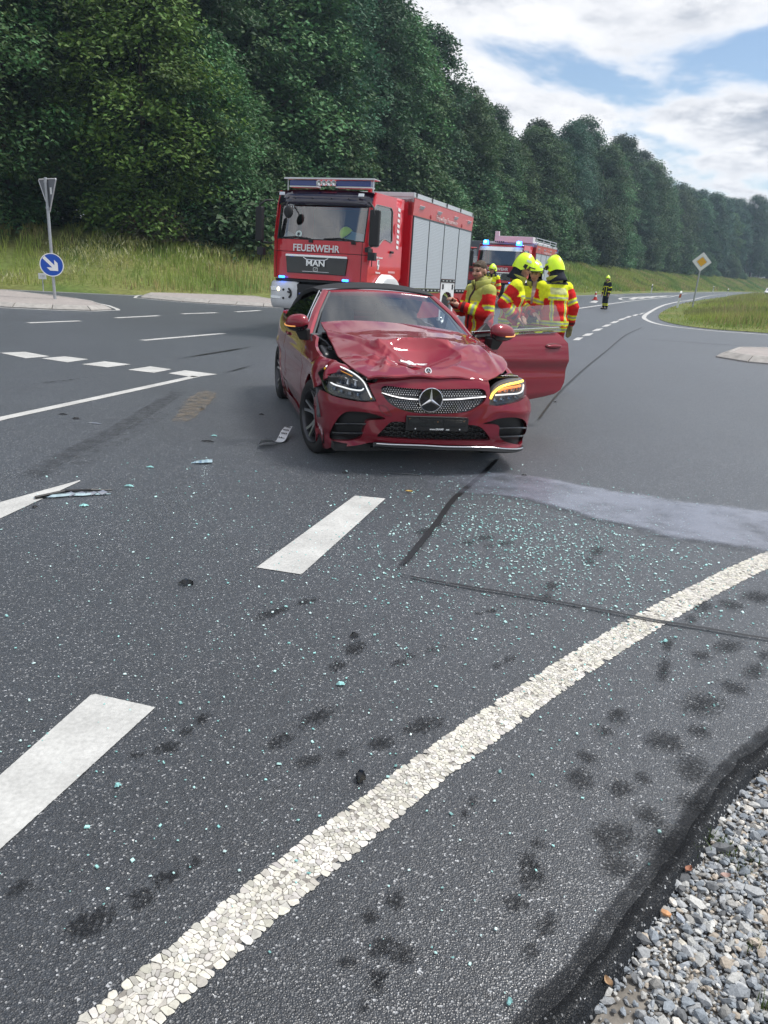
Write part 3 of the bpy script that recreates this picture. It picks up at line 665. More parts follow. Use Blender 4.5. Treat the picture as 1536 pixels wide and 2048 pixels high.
def grass_cols(x, y, r, dry=0.0):
    a = vnoise(x, y, .22, 1)*.6+vnoise(x, y, .8, 2)*.4; b = vnoise(x, y, .4, 3)
    g1 = np.array((.15, .26, .06)); g2 = np.array((.33, .39, .10)); g3 = np.array((.48, .40, .19)); g4 = np.array((.27, .19, .11))
    t = np.clip((a-.3)/.4+dry, 0, 1.0)[:, None]; c = g1*(1-t)+g2*t; u = np.clip((b-.55)*3+dry*1.2, 0, 1)[:, None]*(r.random(len(x)) < .55)[:, None]; c = c*(1-u)+g3*u
    w_ = ((r.random(len(x)) < .10) & (b > .45))[:, None]; c = np.where(w_, g4, c)
    return c*r.uniform(.75, 1.25, len(x))[:, None]
# the bank: sample along the road edge and outward
n = 330000; s = r.random(n)**1.5; i = (s*(len(EDGE)-110)).astype(int)+62; i = np.clip(i, 0, len(EDGE)-2); dd = r.uniform(.05, 1, n)**.9*15
T_ = np.gradient(EDGE, axis=0); T_ /= np.linalg.norm(T_, axis=1)[:, None]; Pq = EDGE[i]+T_[i]*r.uniform(-.5, .5, n)[:, None]+np.stack([-T_[i][:, 1], T_[i][:, 0]], 1)*dd[:, None]
x, y = Pq[:, 0], Pq[:, 1]; de = edge_dist(x, y); k = (de > .1) & (de < 15) & (y > 18) & (y < 300); x, y, de = x[k], y[k], de[k]; n = len(x); dist = np.hypot(x, y)
h = (.28+.45*vnoise(x, y, .5, 5))*r.uniform(.5, 1.15, n)*np.clip(.35+de/2.2, .35, 1); h *= np.where(de > 10, 1.35, 1)
z = bank_z(de, x, y)-.03; wd = np.clip(dist*.00075, .014, .09)*r.uniform(.6, 1.3, n)
blades('bank_grass', np.c_[x, y, z], h, wd, grass_cols(x, y, r, .12), r)
# pale flowering weeds on the bank
ww = []
for u, v, k, sp in ((215, 548, 520, 1.1), (180, 538, 300, .9), (260, 535, 300, .9), (25, 558, 260, .5), (135, 553, 220, .5), (440, 575, 150, .7), (395, 578, 120, .6), (350, 500, 200, 2.0)):
    d0 = np.array(G(u, 588)); dirv = d0/np.linalg.norm(d0)
    zt = (588-v)/1539.0*np.linalg.norm(d0)*1.15
    step = np.interp(zt, [0, .45, 1.35, 2.25, 2.7], [.2, 2.5, 5, 8, 11]); c = d0+dirv*step*1.05
    ww.append(np.c_[r.normal(c[0], sp, k), r.normal(c[1], sp*.6, k)])
ww = np.concatenate(ww); de = edge_dist(ww[:, 0], ww[:, 1]); ww = ww[de > .2]; de = de[de > .2]; n = len(ww)
blades('flowering_weeds', np.c_[ww, bank_z(de, ww[:, 0], ww[:, 1])+r.uniform(.2, .55, n)], r.uniform(.08, .25, n), r.uniform(.02, .04, n), np.array([(.42, .42, .17), (.5, .5, .3), (.34, .36, .12)])[r.integers(0, 3, n)]*r.uniform(.7, 1.1, n)[:, None], r, 1.2)
# the grass corner on the right
CORN = cr(pxs([(1640, 679), (1536, 667), (1475, 662.5), (1423, 658.5), (1370, 652), (1335, 645), (1318, 637), (1322, 626), (1345, 614), (1372, 606), (1405, 600)])+[(44.5, 109), (60, 142), (90, 200)], 6)
CORN = [tuple(p) for p in CORN]+[(130, 190), (70, 60), (40, 34)]
def corner_z(x, y):
    P = np.array(CORN); P = np.vstack([P, P[:1]]); P = resample(P, .8); d = np.full(x.shape, 1e9)
    for p in P: d = np.minimum(d, np.hypot(x-p[0], y-p[1]))
    return np.interp(d, [0, .8, 3, 8, 20], [.012, .03, .16, .42, .7])
xs = np.arange(8, 120, 1.0); ys = np.arange(26, 200, 1.0); X, Y = np.meshgrid(xs, ys); k = inpoly(CORN, X, Y)
V2, F2 = cdt(CORN, pts=[(a, b) for a, b in zip(X[k][::3].ravel(), Y[k][::3].ravel())]); zc = corner_z(V2[:, 0], V2[:, 1])
o = link('grass_corner', np_mesh('grass_corner', np.c_[V2, zc], F2, [M_TURF], True)); tag(o, kind='structure')
bm = bmesh.new(); bm.from_mesh(o.data); bmesh.ops.recalc_face_normals(bm, faces=bm.faces)
if sum(f.normal.z for f in bm.faces) < 0: bmesh.ops.reverse_faces(bm, faces=bm.faces)
bm.to_mesh(o.data); bm.free()
n = 170000; x = 9+r.random(n)**2.0*60; y = 27+r.random(n)**1.8*110; k = inpoly(CORN, x, y); x, y = x[k], y[k]
z = corner_z(x, y); k = (z > .05) | (r.random(len(x)) < .25); x, y, z = x[k], y[k], z[k]; n = len(x); dist = np.hypot(x, y)
h = (.25+.5*vnoise(x, y, .5, 7))*r.uniform(.5, 1.2, n)*np.clip(z*5, .25, 1); wd = np.clip(dist*.00075, .014, .07)*r.uniform(.6, 1.3, n)
dry = np.clip((vnoise(x, y, .12, 9)-.35)*1.2, 0, .5)
c = grass_cols(x, y, r, 0.3)*(1-dry[:, None])+np.array((.29, .24, .15))*dry[:, None]*r.uniform(.7, 1.2, n)[:, None]
blades('corner_grass', np.c_[x, y, z-.02], h, wd, c, r)
# tufts in the gravel
tp = []
for u, v in ((1440, 1690), (1470, 1700), (1500, 1720), (1420, 1680), (1390, 1712), (1495, 1745), (1510, 1900), (1528, 2020), (1460, 1720)):
    c = np.array(G(u, v, -.04)); tp.append(np.c_[r.normal(c[0], .012, 14), r.normal(c[1], .012, 14)])
tp = np.concatenate(tp); n = len(tp)
blades('verge_weeds', np.c_[tp, np.full(n, -.045)], r.uniform(.02, .055, n), r.uniform(.002, .004, n), np.array((.09, .13, .035))*r.uniform(.6, 1.3, n)[:, None], r, .9)

# ============================================================ trees
M_LEAF = tint_mat('leaf', .6, .25, trans=.22)
_t = M_LEAF.node_tree; _p = _t.nodes['Principled BSDF']; _c = _p.inputs['Base Color'].links[0].from_socket
_oi = N(_t, 'ShaderNodeObjectInfo'); _h = N(_t, 'ShaderNodeHueSaturation'); LK(_t, MR(_t, _oi.outputs['Random'], 0, 1, .455, .515), _h.inputs['Hue']); LK(_t, MR(_t, _oi.outputs['Random'], 0, 1, .66, 1.5), _h.inputs['Value']); LK(_t, _c, _h.inputs['Color'])
for l in list(_t.links):
    if l.from_socket == _c and l.to_node != _h: q = l.to_socket; _t.links.remove(l); LK(_t, _h.outputs[0], q)
M_BARK = mat('bark', (.075, .06, .045), .9, noise=.4, nscale=6, bump=.5)
def tree_meshes(seed, H, rx, base=.12, leaves=24000, tone=(.032, .062, .020), conic=0.0, lf=1.0):
    r = np.random.default_rng(seed); nc = 120; pts = []; nr = []
    for i in range(nc):
        t = (i+.5)/nc; t = t**.9; zc = base*H+(1-base)*H*t*.97
        pr = rx*(np.sin(np.clip(.12+.86*t, 0, 1)*math.pi)**.55)*(1-conic*t); a = i*2.39996+r.uniform(-.5, .5); q = math.sqrt(r.uniform(.25, 1.0))*pr*r.uniform(.85, 1.15)
        pts.append((q*math.cos(a), q*math.sin(a), zc)); nr.append(r.uniform(.9, 1.7)*(.8+rx*.06))
    pts = np.array(pts); nr = np.array(nr); per = leaves//nc; L = nc*per; idx = np.repeat(np.arange(nc), per)
    d = r.normal(size=(L, 3)); d /= np.linalg.norm(d, axis=1)[:, None]; d *= (r.random(L)**.45)[:, None]
    off = d*nr[idx][:, None]*np.array((1.15, 1.15, .55)); out = np.c_[pts[idx][:, :2], np.zeros(L)]; out /= (np.linalg.norm(out, axis=1)[:, None]+1e-6)
    off[:, 2] -= .22*((off*out).sum(1)); c = pts[idx]+off+out*.2
    nrm = np.c_[r.normal(0, .55, L), r.normal(0, .55, L), np.ones(L)]+out*.35; nrm /= np.linalg.norm(nrm, axis=1)[:, None]
    a = r.normal(size=(L, 3)); u = np.cross(nrm, a); u /= np.linalg.norm(u, axis=1)[:, None]; v = np.cross(nrm, u); s = r.uniform(.09, .21, L)[:, None]*lf
    V = np.stack([c-u*s, c+v*s*.55, c+u*s*1.05-nrm*s*.25, c-v*s*.55], 1).reshape(-1, 3); F = np.arange(L*4).reshape(L, 4)
    tn = np.array(tone)*np.array((1.25, 1.62, 2.15))*r.uniform(.62, 1.45, (nc, 1))[idx]*r.uniform(.75, 1.3, (L, 1)); tn[:, 0] *= r.uniform(.8, 1.35, L)
    crown = np_mesh('crown', V, F, [M_LEAF], False, col=np.repeat(tn, 4, 0))
    m = MB(); k = max(.12, H*.012); m.tube([(0, 0, -.4), (.05, .02, H*.25), (-.1, .1, H*.5), (.05, 0, H*.78)], [k*1.25, k, k*.75, k*.25], 8)
    for i in range(9):
        p = pts[int(len(pts)*(.12+.08*i))]; z0 = max(H*.12, p[2]-1.6-.5*rx*.4); m.tube([(0, 0, z0), (p[0]*.55, p[1]*.55, z0+.9), tuple(p)], [k*.4, k*.28, k*.1], 5)
    me = bpy.data.meshes.new('trunk'); me.from_pydata(m.v, [], m.f); me.materials.append(M_BARK); me.polygons.foreach_set('use_smooth', [True]*len(me.polygons))
    return crown, me
KINDS = [tree_meshes(s, H, rx, b, tone=tn, conic=cn) for s, H, rx, b, tn, cn in (
    (1, 20, 4.4, .08, (.030, .060, .021), .0), (2, 21, 4.0, .10, (.026, .052, .020), .1), (3, 19, 4.9, .06, (.036, .068, .021), .0), (4, 22, 3.6, .12, (.024, .046, .020), .25), (5, 18, 4.2, .05, (.040, .070, .020), .05), (6, 20, 3.8, .10, (.030, .054, .026), .3))]
LIGHT = tree_meshes(21, 11.5, 3.4, .03, 32000, (.060, .135, .022), .1, .76); LOWT = tree_meshes(22, 7.5, 3.0, .01, 15000, (.034, .066, .020)); BUSH = tree_meshes(23, 2.6, 1.6, .0, 5000, (.036, .066, .022)); DRY = tree_meshes(24, 1.9, 1.3, .0, 2600, (.10, .075, .035))
def put_tree(kind, x, y, s, label, group, name='tree', sz=1.0):
    z = float(bank_z(edge_dist([x], [y]), [x], [y])[0])-.1; cr_, tr_ = kind
    t = thing(name, label, 'tree' if name == 'tree' else 'bush', (x, y, z), random.uniform(0, 6.28), group); t.scale = (s, s, s*sz)
    link('crown', cr_, t); link('trunk', tr_, t); return t
placed = []
for row, (off, gap) in enumerate(((13.5, 4.3), (17.5, 4.6), (22, 5.0), (27, 6.0))):
    i = 28.0
    while i < len(EDGE)-30:
        j = int(i); e = EDGE[j]; nn = np.array((-T_[j][1], T_[j][0])); p = e+nn*(off+random.uniform(-1.3, 1.3))+T_[j]*random.uniform(-1, 1); q = float(edge_dist([p[0]], [p[1]])[0]); y_ = p[1]
        i += gap*(1+.5*max(0, (y_-70)/80))
        if y_ > 330 or y_ < 22 or p[0] > 230 or q < off-2.2 or (row == 3 and y_ > 120): continue
        if any((p[0]-a)**2+(p[1]-b)**2 < 9 for a, b in placed): continue
        # thin the wood where the sky gap shows
        placed.append(tuple(p)); s = random.uniform(.84, 1.08)*(1.06 if row else 1.0)*float(np.interp(768+1539*p[0]/p[1], [690, 800, 880, 960, 1050, 1130, 1300, 1500], [1.02, .90, .78, .74, .82, .97, .98, 1.08]))
        ki = random.randrange(6); u_ = 768+1539*p[0]/p[1]
        put_tree(KINDS[ki], p[0], p[1], s, ('rounded dark green', 'tall dark green', 'broad fresh green', 'slender tapering dark', 'round-headed fresh green', 'upright bluish green')[ki]+' tree, '+('front', 'second', 'third', 'rearmost')[row]+' forest row, '+('left of the leaning signpost', 'between signpost and first fire engine', 'behind the first fire engine', 'behind the second fire engine', 'behind the lone dark firefighter', 'around and beyond the diamond sign')[int(np.searchsorted([90, 520, 930, 1130, 1330], u_))], 'forest trees above the grassy bank')
for row, off in enumerate((10.6, 11.6)):
    i = 30.0
    while i < len(EDGE)-40:
        j = int(i); e = EDGE[j]; nn = np.array((-T_[j][1], T_[j][0])); p = e+nn*(off+random.uniform(-.6, .8)); i += random.uniform(2.6, 5.0)*(1+.6*max(0, (p[1]-60)/60))
        if p[1] > 240 or p[1] < 22: continue
        if random.random() < .52: put_tree(LOWT, p[0], p[1], random.uniform(.55, 1.1), 'low leafy tree filling the forest edge at the top of the bank', 'low trees along the forest edge')
        else: put_tree(BUSH, p[0], p[1], random.uniform(.6, 1.2), 'dark green bush at the foot of the forest trees on the bank', 'bushes along the forest edge', 'bush')
def at_dist(u, dist):
    g_ = np.array(G(u, 640)); g_ /= np.linalg.norm(g_); return g_*dist
FRONT = [tree_meshes(s, H, rx, b, 34000, tn, 0.0, .74) for s, H, rx, b, tn in ((31, 14, 4.2, .03, (.046, .082, .022)), (32, 16, 4.0, .04, (.058, .090, .024)), (33, 12, 3.6, .02, (.044, .088, .026)))]
for k_, (u, d_, s_, lab) in enumerate(((40, 43.5, 1.0, 'broad yellow-green tree in front of the forest at the left edge of the picture'), (190, 44.5, 1.0, 'tall yellow-green tree rising behind the leaning signpost'), (395, 43.0, .8, 'fresh green tree between the lighter tree and the fire engine'), (-90, 42, 1.05, 'yellow-green tree reaching in from beyond the left picture edge'))):
    p = at_dist(u, d_); put_tree(FRONT[k_ % 3], p[0], p[1], s_, lab, None)
p = at_dist(300, 41.5); put_tree(LIGHT, p[0], p[1], 1.0, 'lighter fresh green tree standing forward of the dark forest left of the fire engine', None)
p = at_dist(465, 42.5); put_tree(BUSH, p[0], p[1], 1.15, 'round green bush on the bank crest just left of the fire engine mirror', None, 'bush')
p = at_dist(320, 41); put_tree(DRY, p[0], p[1], .8, 'brown dried bush on the bank crest below the lighter green tree', None, 'bush')

# ============================================================ thin blue volume added to veil the forest and lift its shadows
hz_ = MB(); hz_.box((60, 120, 21.0), (1140, 1020, 44.6)); M_ADDED_HAZE = bpy.data.materials.new('added_haze'); M_ADDED_HAZE.use_nodes = True; _t = M_ADDED_HAZE.node_tree; _t.nodes.clear()
_v = N(_t, 'ShaderNodeVolumePrincipled'); _v.inputs['Color'].default_value = (.62, .80, 1.0, 1); _v.inputs['Density'].default_value = .00062; _v.inputs['Anisotropy'].default_value = .35
_o = N(_t, 'ShaderNodeOutputMaterial'); LK(_t, _v.outputs[0], _o.inputs['Volume'])
tag(hz_.build('added_haze', M_ADDED_HAZE), kind='stuff')
# ============================================================ the damaged red convertible
# car frame: X to the car's left, Y towards the tail, Z up, origin on the road under the front axle; f = -Y is the distance forward
M_RED = bpy.data.materials.new('dark_red_paint'); M_RED.use_nodes = True
_t = M_RED.node_tree; _p = _t.nodes['Principled BSDF']
_p.inputs['Base Color'].default_value = (.2, .008, .018, 1); _p.inputs['Metallic'].default_value = .22; _p.inputs['Roughness'].default_value = .5; _p.inputs['Specular IOR Level'].default_value = .2; _p.inputs['Coat Weight'].default_value = 1.0; _p.inputs['Coat Roughness'].default_value = .02
_c = N(_t, 'ShaderNodeTexCoord'); _n = N(_t, 'ShaderNodeTexNoise', i_Scale=900.0, i_Detail=2.0); LK(_t, _c.outputs['Object'], _n.inputs['Vector'])
_n2 = N(_t, 'ShaderNodeTexNoise', i_Scale=3.0, i_Detail=5.0); LK(_t, _c.outputs['Object'], _n2.inputs['Vector'])
LK(_t, MIXC(_t, MATH(_t, 'MULTIPLY', MR(_t, _n2.outputs[0], .48, .75), .22), MIXC(_t, _n.outputs[0], (.180, .003, .015), (.225, .005, .020)), (.19, .06, .05)), _p.inputs['Base Color'])   # road dust
M_BLK = mat('black_plastic', (.014, .014, .015), .5); M_BLKG = mat('gloss_black', (.008, .008, .009), .12, coat=.6); M_GREYP = mat('grey_plastic', (.09, .095, .10), .6, noise=.2, nscale=12)
M_CHR = mat('chrome', (.72, .73, .75), .12, metal=1.0); M_ALU = mat('aluminium', (.55, .56, .58), .3, metal=1.0); M_RUB = mat('rubber', (.016, .016, .017), .75, noise=.2, nscale=40)
M_FAB = mat('soft_top', (.018, .019, .022), .85, noise=.25, nscale=60, bump=.15); M_WHITE = mat('white_trim', (.75, .76, .77), .4)
def glass_mat(name, tint, refl=1.0, base=.04):
    m = bpy.data.materials.new(name); m.use_nodes = True; t = m.node_tree; t.nodes.clear()
    a = N(t, 'ShaderNodeBsdfTransparent'); a.inputs[0].default_value = (*tint, 1); b = N(t, 'ShaderNodeBsdfGlossy'); b.inputs[1].default_value = .02
    lw = N(t, 'ShaderNodeFresnel'); lw.inputs[0].default_value = 1.52; x = N(t, 'ShaderNodeMixShader'); LK(t, MATH(t, 'ADD', MATH(t, 'MULTIPLY', lw.outputs[0], refl), base, True), x.inputs[0])
    LK(t, a.outputs[0], x.inputs[1]); LK(t, b.outputs[0], x.inputs[2]); o = N(t, 'ShaderNodeOutputMaterial'); LK(t, x.outputs[0], o.inputs[0]); return m
M_GLASS = glass_mat('car_glass', (.66, .74, .73), 1.7, .08); M_GDARK = glass_mat('tinted_glass', (.12, .15, .15), 1.5, .03); M_CLEAR = glass_mat('clear_lens', (.92, .94, .95), 1.0, .0); M_SIDE = glass_mat('door_glass', (.66, .72, .70), 2.0, .07)

CAR = thing('red_convertible', 'dark red convertible with crumpled bonnet, torn front wing and its driver door standing open', 'car', (.1694, 7.0253, 0), .2555)
ZM = .66
_ZT = ([-3.8, -3.2, -2.6, -1.2, -.8, -.55, -.3, 0, .3, .55, .7, .8, .9], [1.0, 1.07, 1.06, 1.06, 1.06, 1.04, 1.01, .975, .935, .885, .835, .775, .70])
_ZS = ([-3.8, -3.0, -1.0, -.6, -.3, 0, .3, .8], [1.15, 1.30, 1.30, 1.25, 1.14, 1.06, .98, .88])
def body_s(z):
    z = np.asarray(z, float)
    return np.where(z > .5, .085*((np.clip(z, .5, 2)-.5)/.3)**2, 0)+np.where(z < .4, .05*((.4-np.clip(z, 0, .4))/.25)**2, 0)
def prof(f, z):
    zs = np.interp(f, *_ZS); q = np.clip((z-ZM)/(zs-ZM), 0, .999)
    return np.where(z > ZM, (1-q**2.6)**(1/3), 1-.055*((ZM-np.minimum(z, ZM))/.45)**2)
def wplan(f):
    q = np.clip((f-.05)/.78, 0, .9999)**4; r = np.clip((-2.2-f)/1.62, 0, .9999)**3.2
    return .905*(1-q)**(1/2.2)*(1-r)**(1/2.2)
def sstep(a, b, x):
    t = np.clip((x-a)/(b-a), 0, 1); return t*t*(3-2*t)
def side_x(f, z):
    f = np.asarray(f, float); z = np.asarray(z, float)
    x = wplan(f+body_s(z))*prof(f, z)
    l1 = .80-.035*(-f-.3)                                  # falling shoulder line
    x = x+.014*np.exp(-((z-l1)/.035)**2)*sstep(.3, -.3, f)-.016*np.exp(-((z-l1+.10)/.075)**2)*sstep(.2, -.6, f)
    l2 = .36+.05*(-f-.5)/2; x = x+.012*np.exp(-((z-l2)/.04)**2)*sstep(-.3, -.8, f)*sstep(-2.6, -2.0, f)
    for c in (0, -2.84):                                  # flared arches
        d = np.hypot(f-c, z-.335); x = x+.016*np.exp(-((d-.39)/.05)**2)
    return x
def front_f(x, z):
    x = np.abs(np.asarray(x, float)); z = np.asarray(z, float); w0 = .905*prof(.45, z)
    q = (1-np.clip(x/w0, 0, .9995)**2.2)**.25
    return .05+.78*q-body_s(z)
def SW(x): return sstep(-.1, .8, np.asarray(x, float))
_ux = np.linspace(0, .9, 400); _uf = .05+.78*(1-(_ux/.905)**2.2)**.25; _uu = np.r_[0, np.cumsum(np.hypot(np.diff(_ux), np.diff(_uf)))]
def x2u(x): return np.sign(x)*np.interp(np.abs(x), _ux, _uu)
def u2x(u): return np.sign(u)*np.interp(np.abs(u), _uu, _ux)
def front_pt(x, z, push=0.0):
    """a point of the nose surface; the impact has shoved its left corner out and forward"""
    x = np.asarray(x, float); z = np.asarray(z, float); f = front_f(x, z)+.10*SW(x)
    f = f+.012*np.exp(-((z-.535-.02*np.sin(x*5))/.03)**2)*sstep(.35, .55, np.abs(x))+.03*sstep(.26, .19, z)-.02*np.exp(-((z-.27)/.03)**2)*sstep(.3, .5, np.abs(x))
    f = f+.010*np.sin(x*17+z*9)*np.exp(-((x+.66)/.22)**2-((z-.56)/.08)**2)+.008*np.sin(x*29-z*23)*np.exp(-((x-.3)/.2)**2-((z-.55)/.1)**2)+push
    return np.stack([x+.085*SW(x), -f, z], -1)
def dens(P, step, closed=True):
    P = np.asarray(P, float); Q = np.vstack([P, P[:1]]) if closed else P; out = []
    for a, b in zip(Q[:-1], Q[1:]):
        k = max(1, int(np.linalg.norm(b-a)/step)); out += [a+(b-a)*i/k for i in range(k)]
    if not closed: out.append(Q[-1])
    return np.array(out)
def smooth_out(P, n=4): return cr(P, n, True)
def patch(name, m, outer, holes, fn, step, parent, rim=0.0, rimdir=None, fwd=None, ang=38, todom=None, fromdom=None, hole_rim=None, wind=1):
    """fill an outline on a curved surface; fn maps the outline's plane to 3-D"""
    td = todom or (lambda p: p); fd = fromdom or (lambda p: p)
    o2 = td(np.asarray(outer, float)); h2 = [td(np.asarray(h, float)) for h in holes]
    lo, hi = o2.min(0), o2.max(0); X, Y = np.meshgrid(np.arange(lo[0], hi[0], step), np.arange(lo[1], hi[1], step)); X[1::2] += step/2
    k = inpoly(o2, X, Y)
    for h in h2: k &= ~inpoly(h, X, Y)
    pts = np.c_[X[k], Y[k]]
    bd = np.vstack([o2]+h2); dm = np.min(np.linalg.norm(pts[:, None]-bd[None], axis=2), axis=1) if len(pts) else np.zeros(0); pts = pts[dm > step*.45]
    V2, F = cdt([tuple(p) for p in o2], [[tuple(p) for p in h] for h in h2], [tuple(p) for p in pts])
    V3 = fn(fd(V2)); mb = MB(); mb.add(V3, F.tolist())
    if rim:
        for L, dp in [(o2, rim)]+[(h, hole_rim if hole_rim else rim) for h in h2]:
            A = fn(fd(L)); rd = np.asarray(rimdir(A) if callable(rimdir) else np.tile(rimdir, (len(A), 1))); B = A+rd*dp*.35; C_ = A+rd*dp
            G_ = np.stack([np.vstack([A, A[:1]]), np.vstack([B, B[:1]]), np.vstack([C_, C_[:1]])]); mb.grid(G_)
    o = mb.build(name, m, parent, weld=True); shade(o, ang); return o
tdF = lambda P: np.c_[x2u(P[:, 0]), P[:, 1]]; fdF = lambda P: np.c_[u2x(P[:, 0]), P[:, 1]]
fnF = lambda P: front_pt(P[:, 0], P[:, 1])
BUMP = [(-.905, .545), (-.886, .63), (-.853, .628), (-.817, .611), (-.747, .601), (-.656, .594), (-.574, .592), (-.493, .602), (-.49, .615), (-.514, .655), (-.537, .707), (-.547, .739), (-.493, .745), (-.481, .775), (-.374, .803), (-.24, .814), (-.1, .812), (.004, .810), (.174, .809), (.343, .808), (.394, .803), (.404, .76), (.407, .709), (.402, .644), (.401, .598), (.463, .59), (.556, .605), (.648, .622), (.71, .643), (.735, .665), (.775, .63), (.82, .57), (.855, .5), (.872, .42), (.88, .33), (.872, .24), (.84, .195), (.678, .212), (.504, .240), (.437, .250), (.331, .256), (.083, .258), (-.163, .268), (-.452, .266), (-.52, .256), (-.613, .229), (-.725, .2), (-.799, .160), (-.835, .085), (-.862, .08), (-.874, .147), (-.884, .26), (-.895, .401)]
I_R = [(-.813, .263), (-.807, .339), (-.784, .401), (-.76, .453), (-.722, .492), (-.671, .509), (-.572, .513), (-.475, .494), (-.412, .468), (-.473, .456), (-.55, .443), (-.564, .407), (-.581, .34), (-.59, .298), (-.617, .274), (-.662, .257), (-.729, .244), (-.782, .235), (-.806, .239)]
I_L = [(.36, .445), (.419, .466), (.479, .486), (.564, .493), (.649, .486), (.729, .458), (.785, .405), (.815, .335), (.812, .262), (.785, .232), (.72, .235), (.64, .255), (.563, .285), (.518, .318), (.498, .358), (.497, .41), (.476, .432), (.421, .441)]
LOWG = [(-.469, .323), (-.434, .372), (-.385, .430), (-.346, .448), (-.251, .448), (.004, .443), (.243, .434), (.31, .428), (.355, .408), (.404, .355), (.433, .306), (.359, .298), (.017, .299), (-.259, .306), (-.438, .312)]
GRI = [(-.446, .712), (-.415, .727), (-.345, .724), (-.275, .718), (-.13, .712), (.015, .714), (.168, .720), (.293, .726), (.347, .722), (.374, .70), (.375, .657), (.35, .613), (.3, .573), (.235, .537), (.144, .522), (-.001, .515), (-.137, .518), (-.248, .534), (-.338, .566), (-.4, .607), (-.435, .653), (-.45, .69)]
sm = lambda P, n=3: smooth_out(P, n)
patch('bumper', M_RED, dens(BUMP, .02), [sm(I_R), sm(I_L), sm(LOWG), sm(GRI)], fnF, .022, CAR, rim=.035, rimdir=(0, 1, 0), todom=tdF, fromdom=fdF, hole_rim=.07)
inset = lambda P, k: np.asarray(P)+(np.mean(P, 0)-np.asarray(P))*k
push = lambda d: (lambda P: front_pt(P[:, 0], P[:, 1], d))
def back_patch(name, m, P, d, parent, grow=-.06, step=.03): return patch(name, m, sm(inset(P, grow)), [], push(d), step, parent, todom=tdF, fromdom=fdF)
for P in (I_R, I_L): back_patch('air_intake', M_BLK, P, -.06, CAR)
back_patch('lower_grille', M_BLK, LOWG, -.062, CAR)
# honeycomb in the lower grille
hb = MB(); a_ = .021
for i in range(-26, 26):
    for j in range(12):
        cx_ = i*a_*1.5; cz = .30+j*a_*math.sqrt(3)/2*2*.5*1.0+(a_*.43 if i % 2 else 0)
        if j % 2: continue
        if not inpoly(LOWG, np.array([cx_]), np.array([cz]))[0]: continue
        pts = front_pt(np.array([cx_+a_*math.cos(k*math.pi/3) for k in range(7)]), np.array([cz+a_*.82*math.sin(k*math.pi/3) for k in range(7)]), -.045)
        hb.tube([tuple(p) for p in pts], .0032, 4, cap=False)
tag(hb.build('grille_mesh', M_BLKG, CAR, smooth=60), kind='stuff')
def along(pts, d, n=6):
    q = cr(np.array(pts), n); return [tuple(p) for p in front_pt(q[:, 0], q[:, 1], d)]
for L in ([(-.785, .383), (-.68, .402), (-.567, .413), (-.47, .418)], [(-.80, .298), (-.7, .318), (-.592, .333), (-.52, .345)], [(.425, .403), (.55, .402), (.68, .395), (.80, .372)], [(.475, .329), (.6, .325), (.7, .316), (.81, .30)]):
    q = np.array(along(L, -.004)); m = MB(); th = .007
    m.grid(np.stack([q+np.array((0, .055, .002)), q+np.array((0, 0, th)), q+np.array((0, -.004, 0)), q+np.array((0, 0, -th)), q+np.array((0, .055, -.004))])); m.build('intake_fin', M_BLKG, CAR, smooth=40)
ch = MB(); q = np.array(along([(-.47, .257), (-.16, .259), (.083, .249), (.332, .247), (.439, .241), (.6, .222), (.8, .195)], .024, 8)); ch.tube([tuple(p) for p in q], .0075, 8); ch.build('lip_trim', M_CHR, CAR, smooth=60)
lp = MB(); q = np.array(along([(-.50, .24), (-.45, .25), (-.16, .245), (.083, .235), (.332, .233), (.6, .208), (.84, .185)], .018, 8)); lp.grid(np.stack([q+np.array((0, .0, .02)), q+np.array((0, -.012, -.012)), q+np.array((0, .05, -.035)), q+np.array((0, .4, -.05))])); lp.build('front_lip', M_BLK, CAR, smooth=50)
tw = MB(); q = along([(-.471, .57), (-.453, .577), (-.416, .568), (-.385, .53), (-.367, .495), (-.401, .497), (-.446, .524), (-.471, .57)], .0012, 6); tw.tube(q, .0016, 4, cap=False); tw.build('tow_eye_cover_seam', M_BLK, CAR)
# --- radiator grille with chrome pins, bar, ring and star
back_patch('radiator_grille', M_BLKG, GRI, -.035, CAR, step=.025)
pin = MB(); GR = np.array(GRI); rw = 0
for j in range(13):
    z0 = .527+j*.0162
    for i in range(-24, 22):
        xx = i*.0195+(.00975 if j % 2 else 0)-.036; zz_ = z0+.012*abs(xx+.036)/.4
        if not inpoly(inset(GR, .045), np.array([xx]), np.array([zz_]))[0] or math.hypot(xx+.052, zz_-.63) < .105: continue
        zb = .627+.075*abs(xx+.05)**1.2
        if abs(zz_-zb) < .013: continue
        p = front_pt(np.array([xx]), np.array([zz_]), -.022)[0]; s_ = .0052
        pin.add([(p[0]+s_*a, p[1]-.004*(1-abs(b)), p[2]+s_*b) for a, b in ((-1, 0), (0, -1), (1, 0), (0, 1))]+[(p[0], p[1]-.007, p[2])]+[(p[0], p[1]+.012, p[2])], [(0, 1, 4), (1, 2, 4), (2, 3, 4), (3, 0, 4), (1, 0, 5), (2, 1, 5), (3, 2, 5), (0, 3, 5)])
tag(pin.build('grille_pins', mat('pin_chrome', (.88, .89, .90), .35, metal=.4), CAR), kind='stuff')
for L in ([(-.448, .672), (-.365, .650), (-.259, .634), (-.15, .628)], [(.045, .631), (.166, .640), (.28, .652), (.37, .664)]):
    m = MB(); q = np.array(along(L, -.006)); m.grid(np.stack([q+np.array((0, .02, .011)), q+np.array((0, -.004, .009)), q+np.array((0, -.012, 0)), q+np.array((0, -.004, -.009)), q+np.array((0, .02, -.011))])); m.build('grille_bar', M_ALU, CAR, smooth=50)
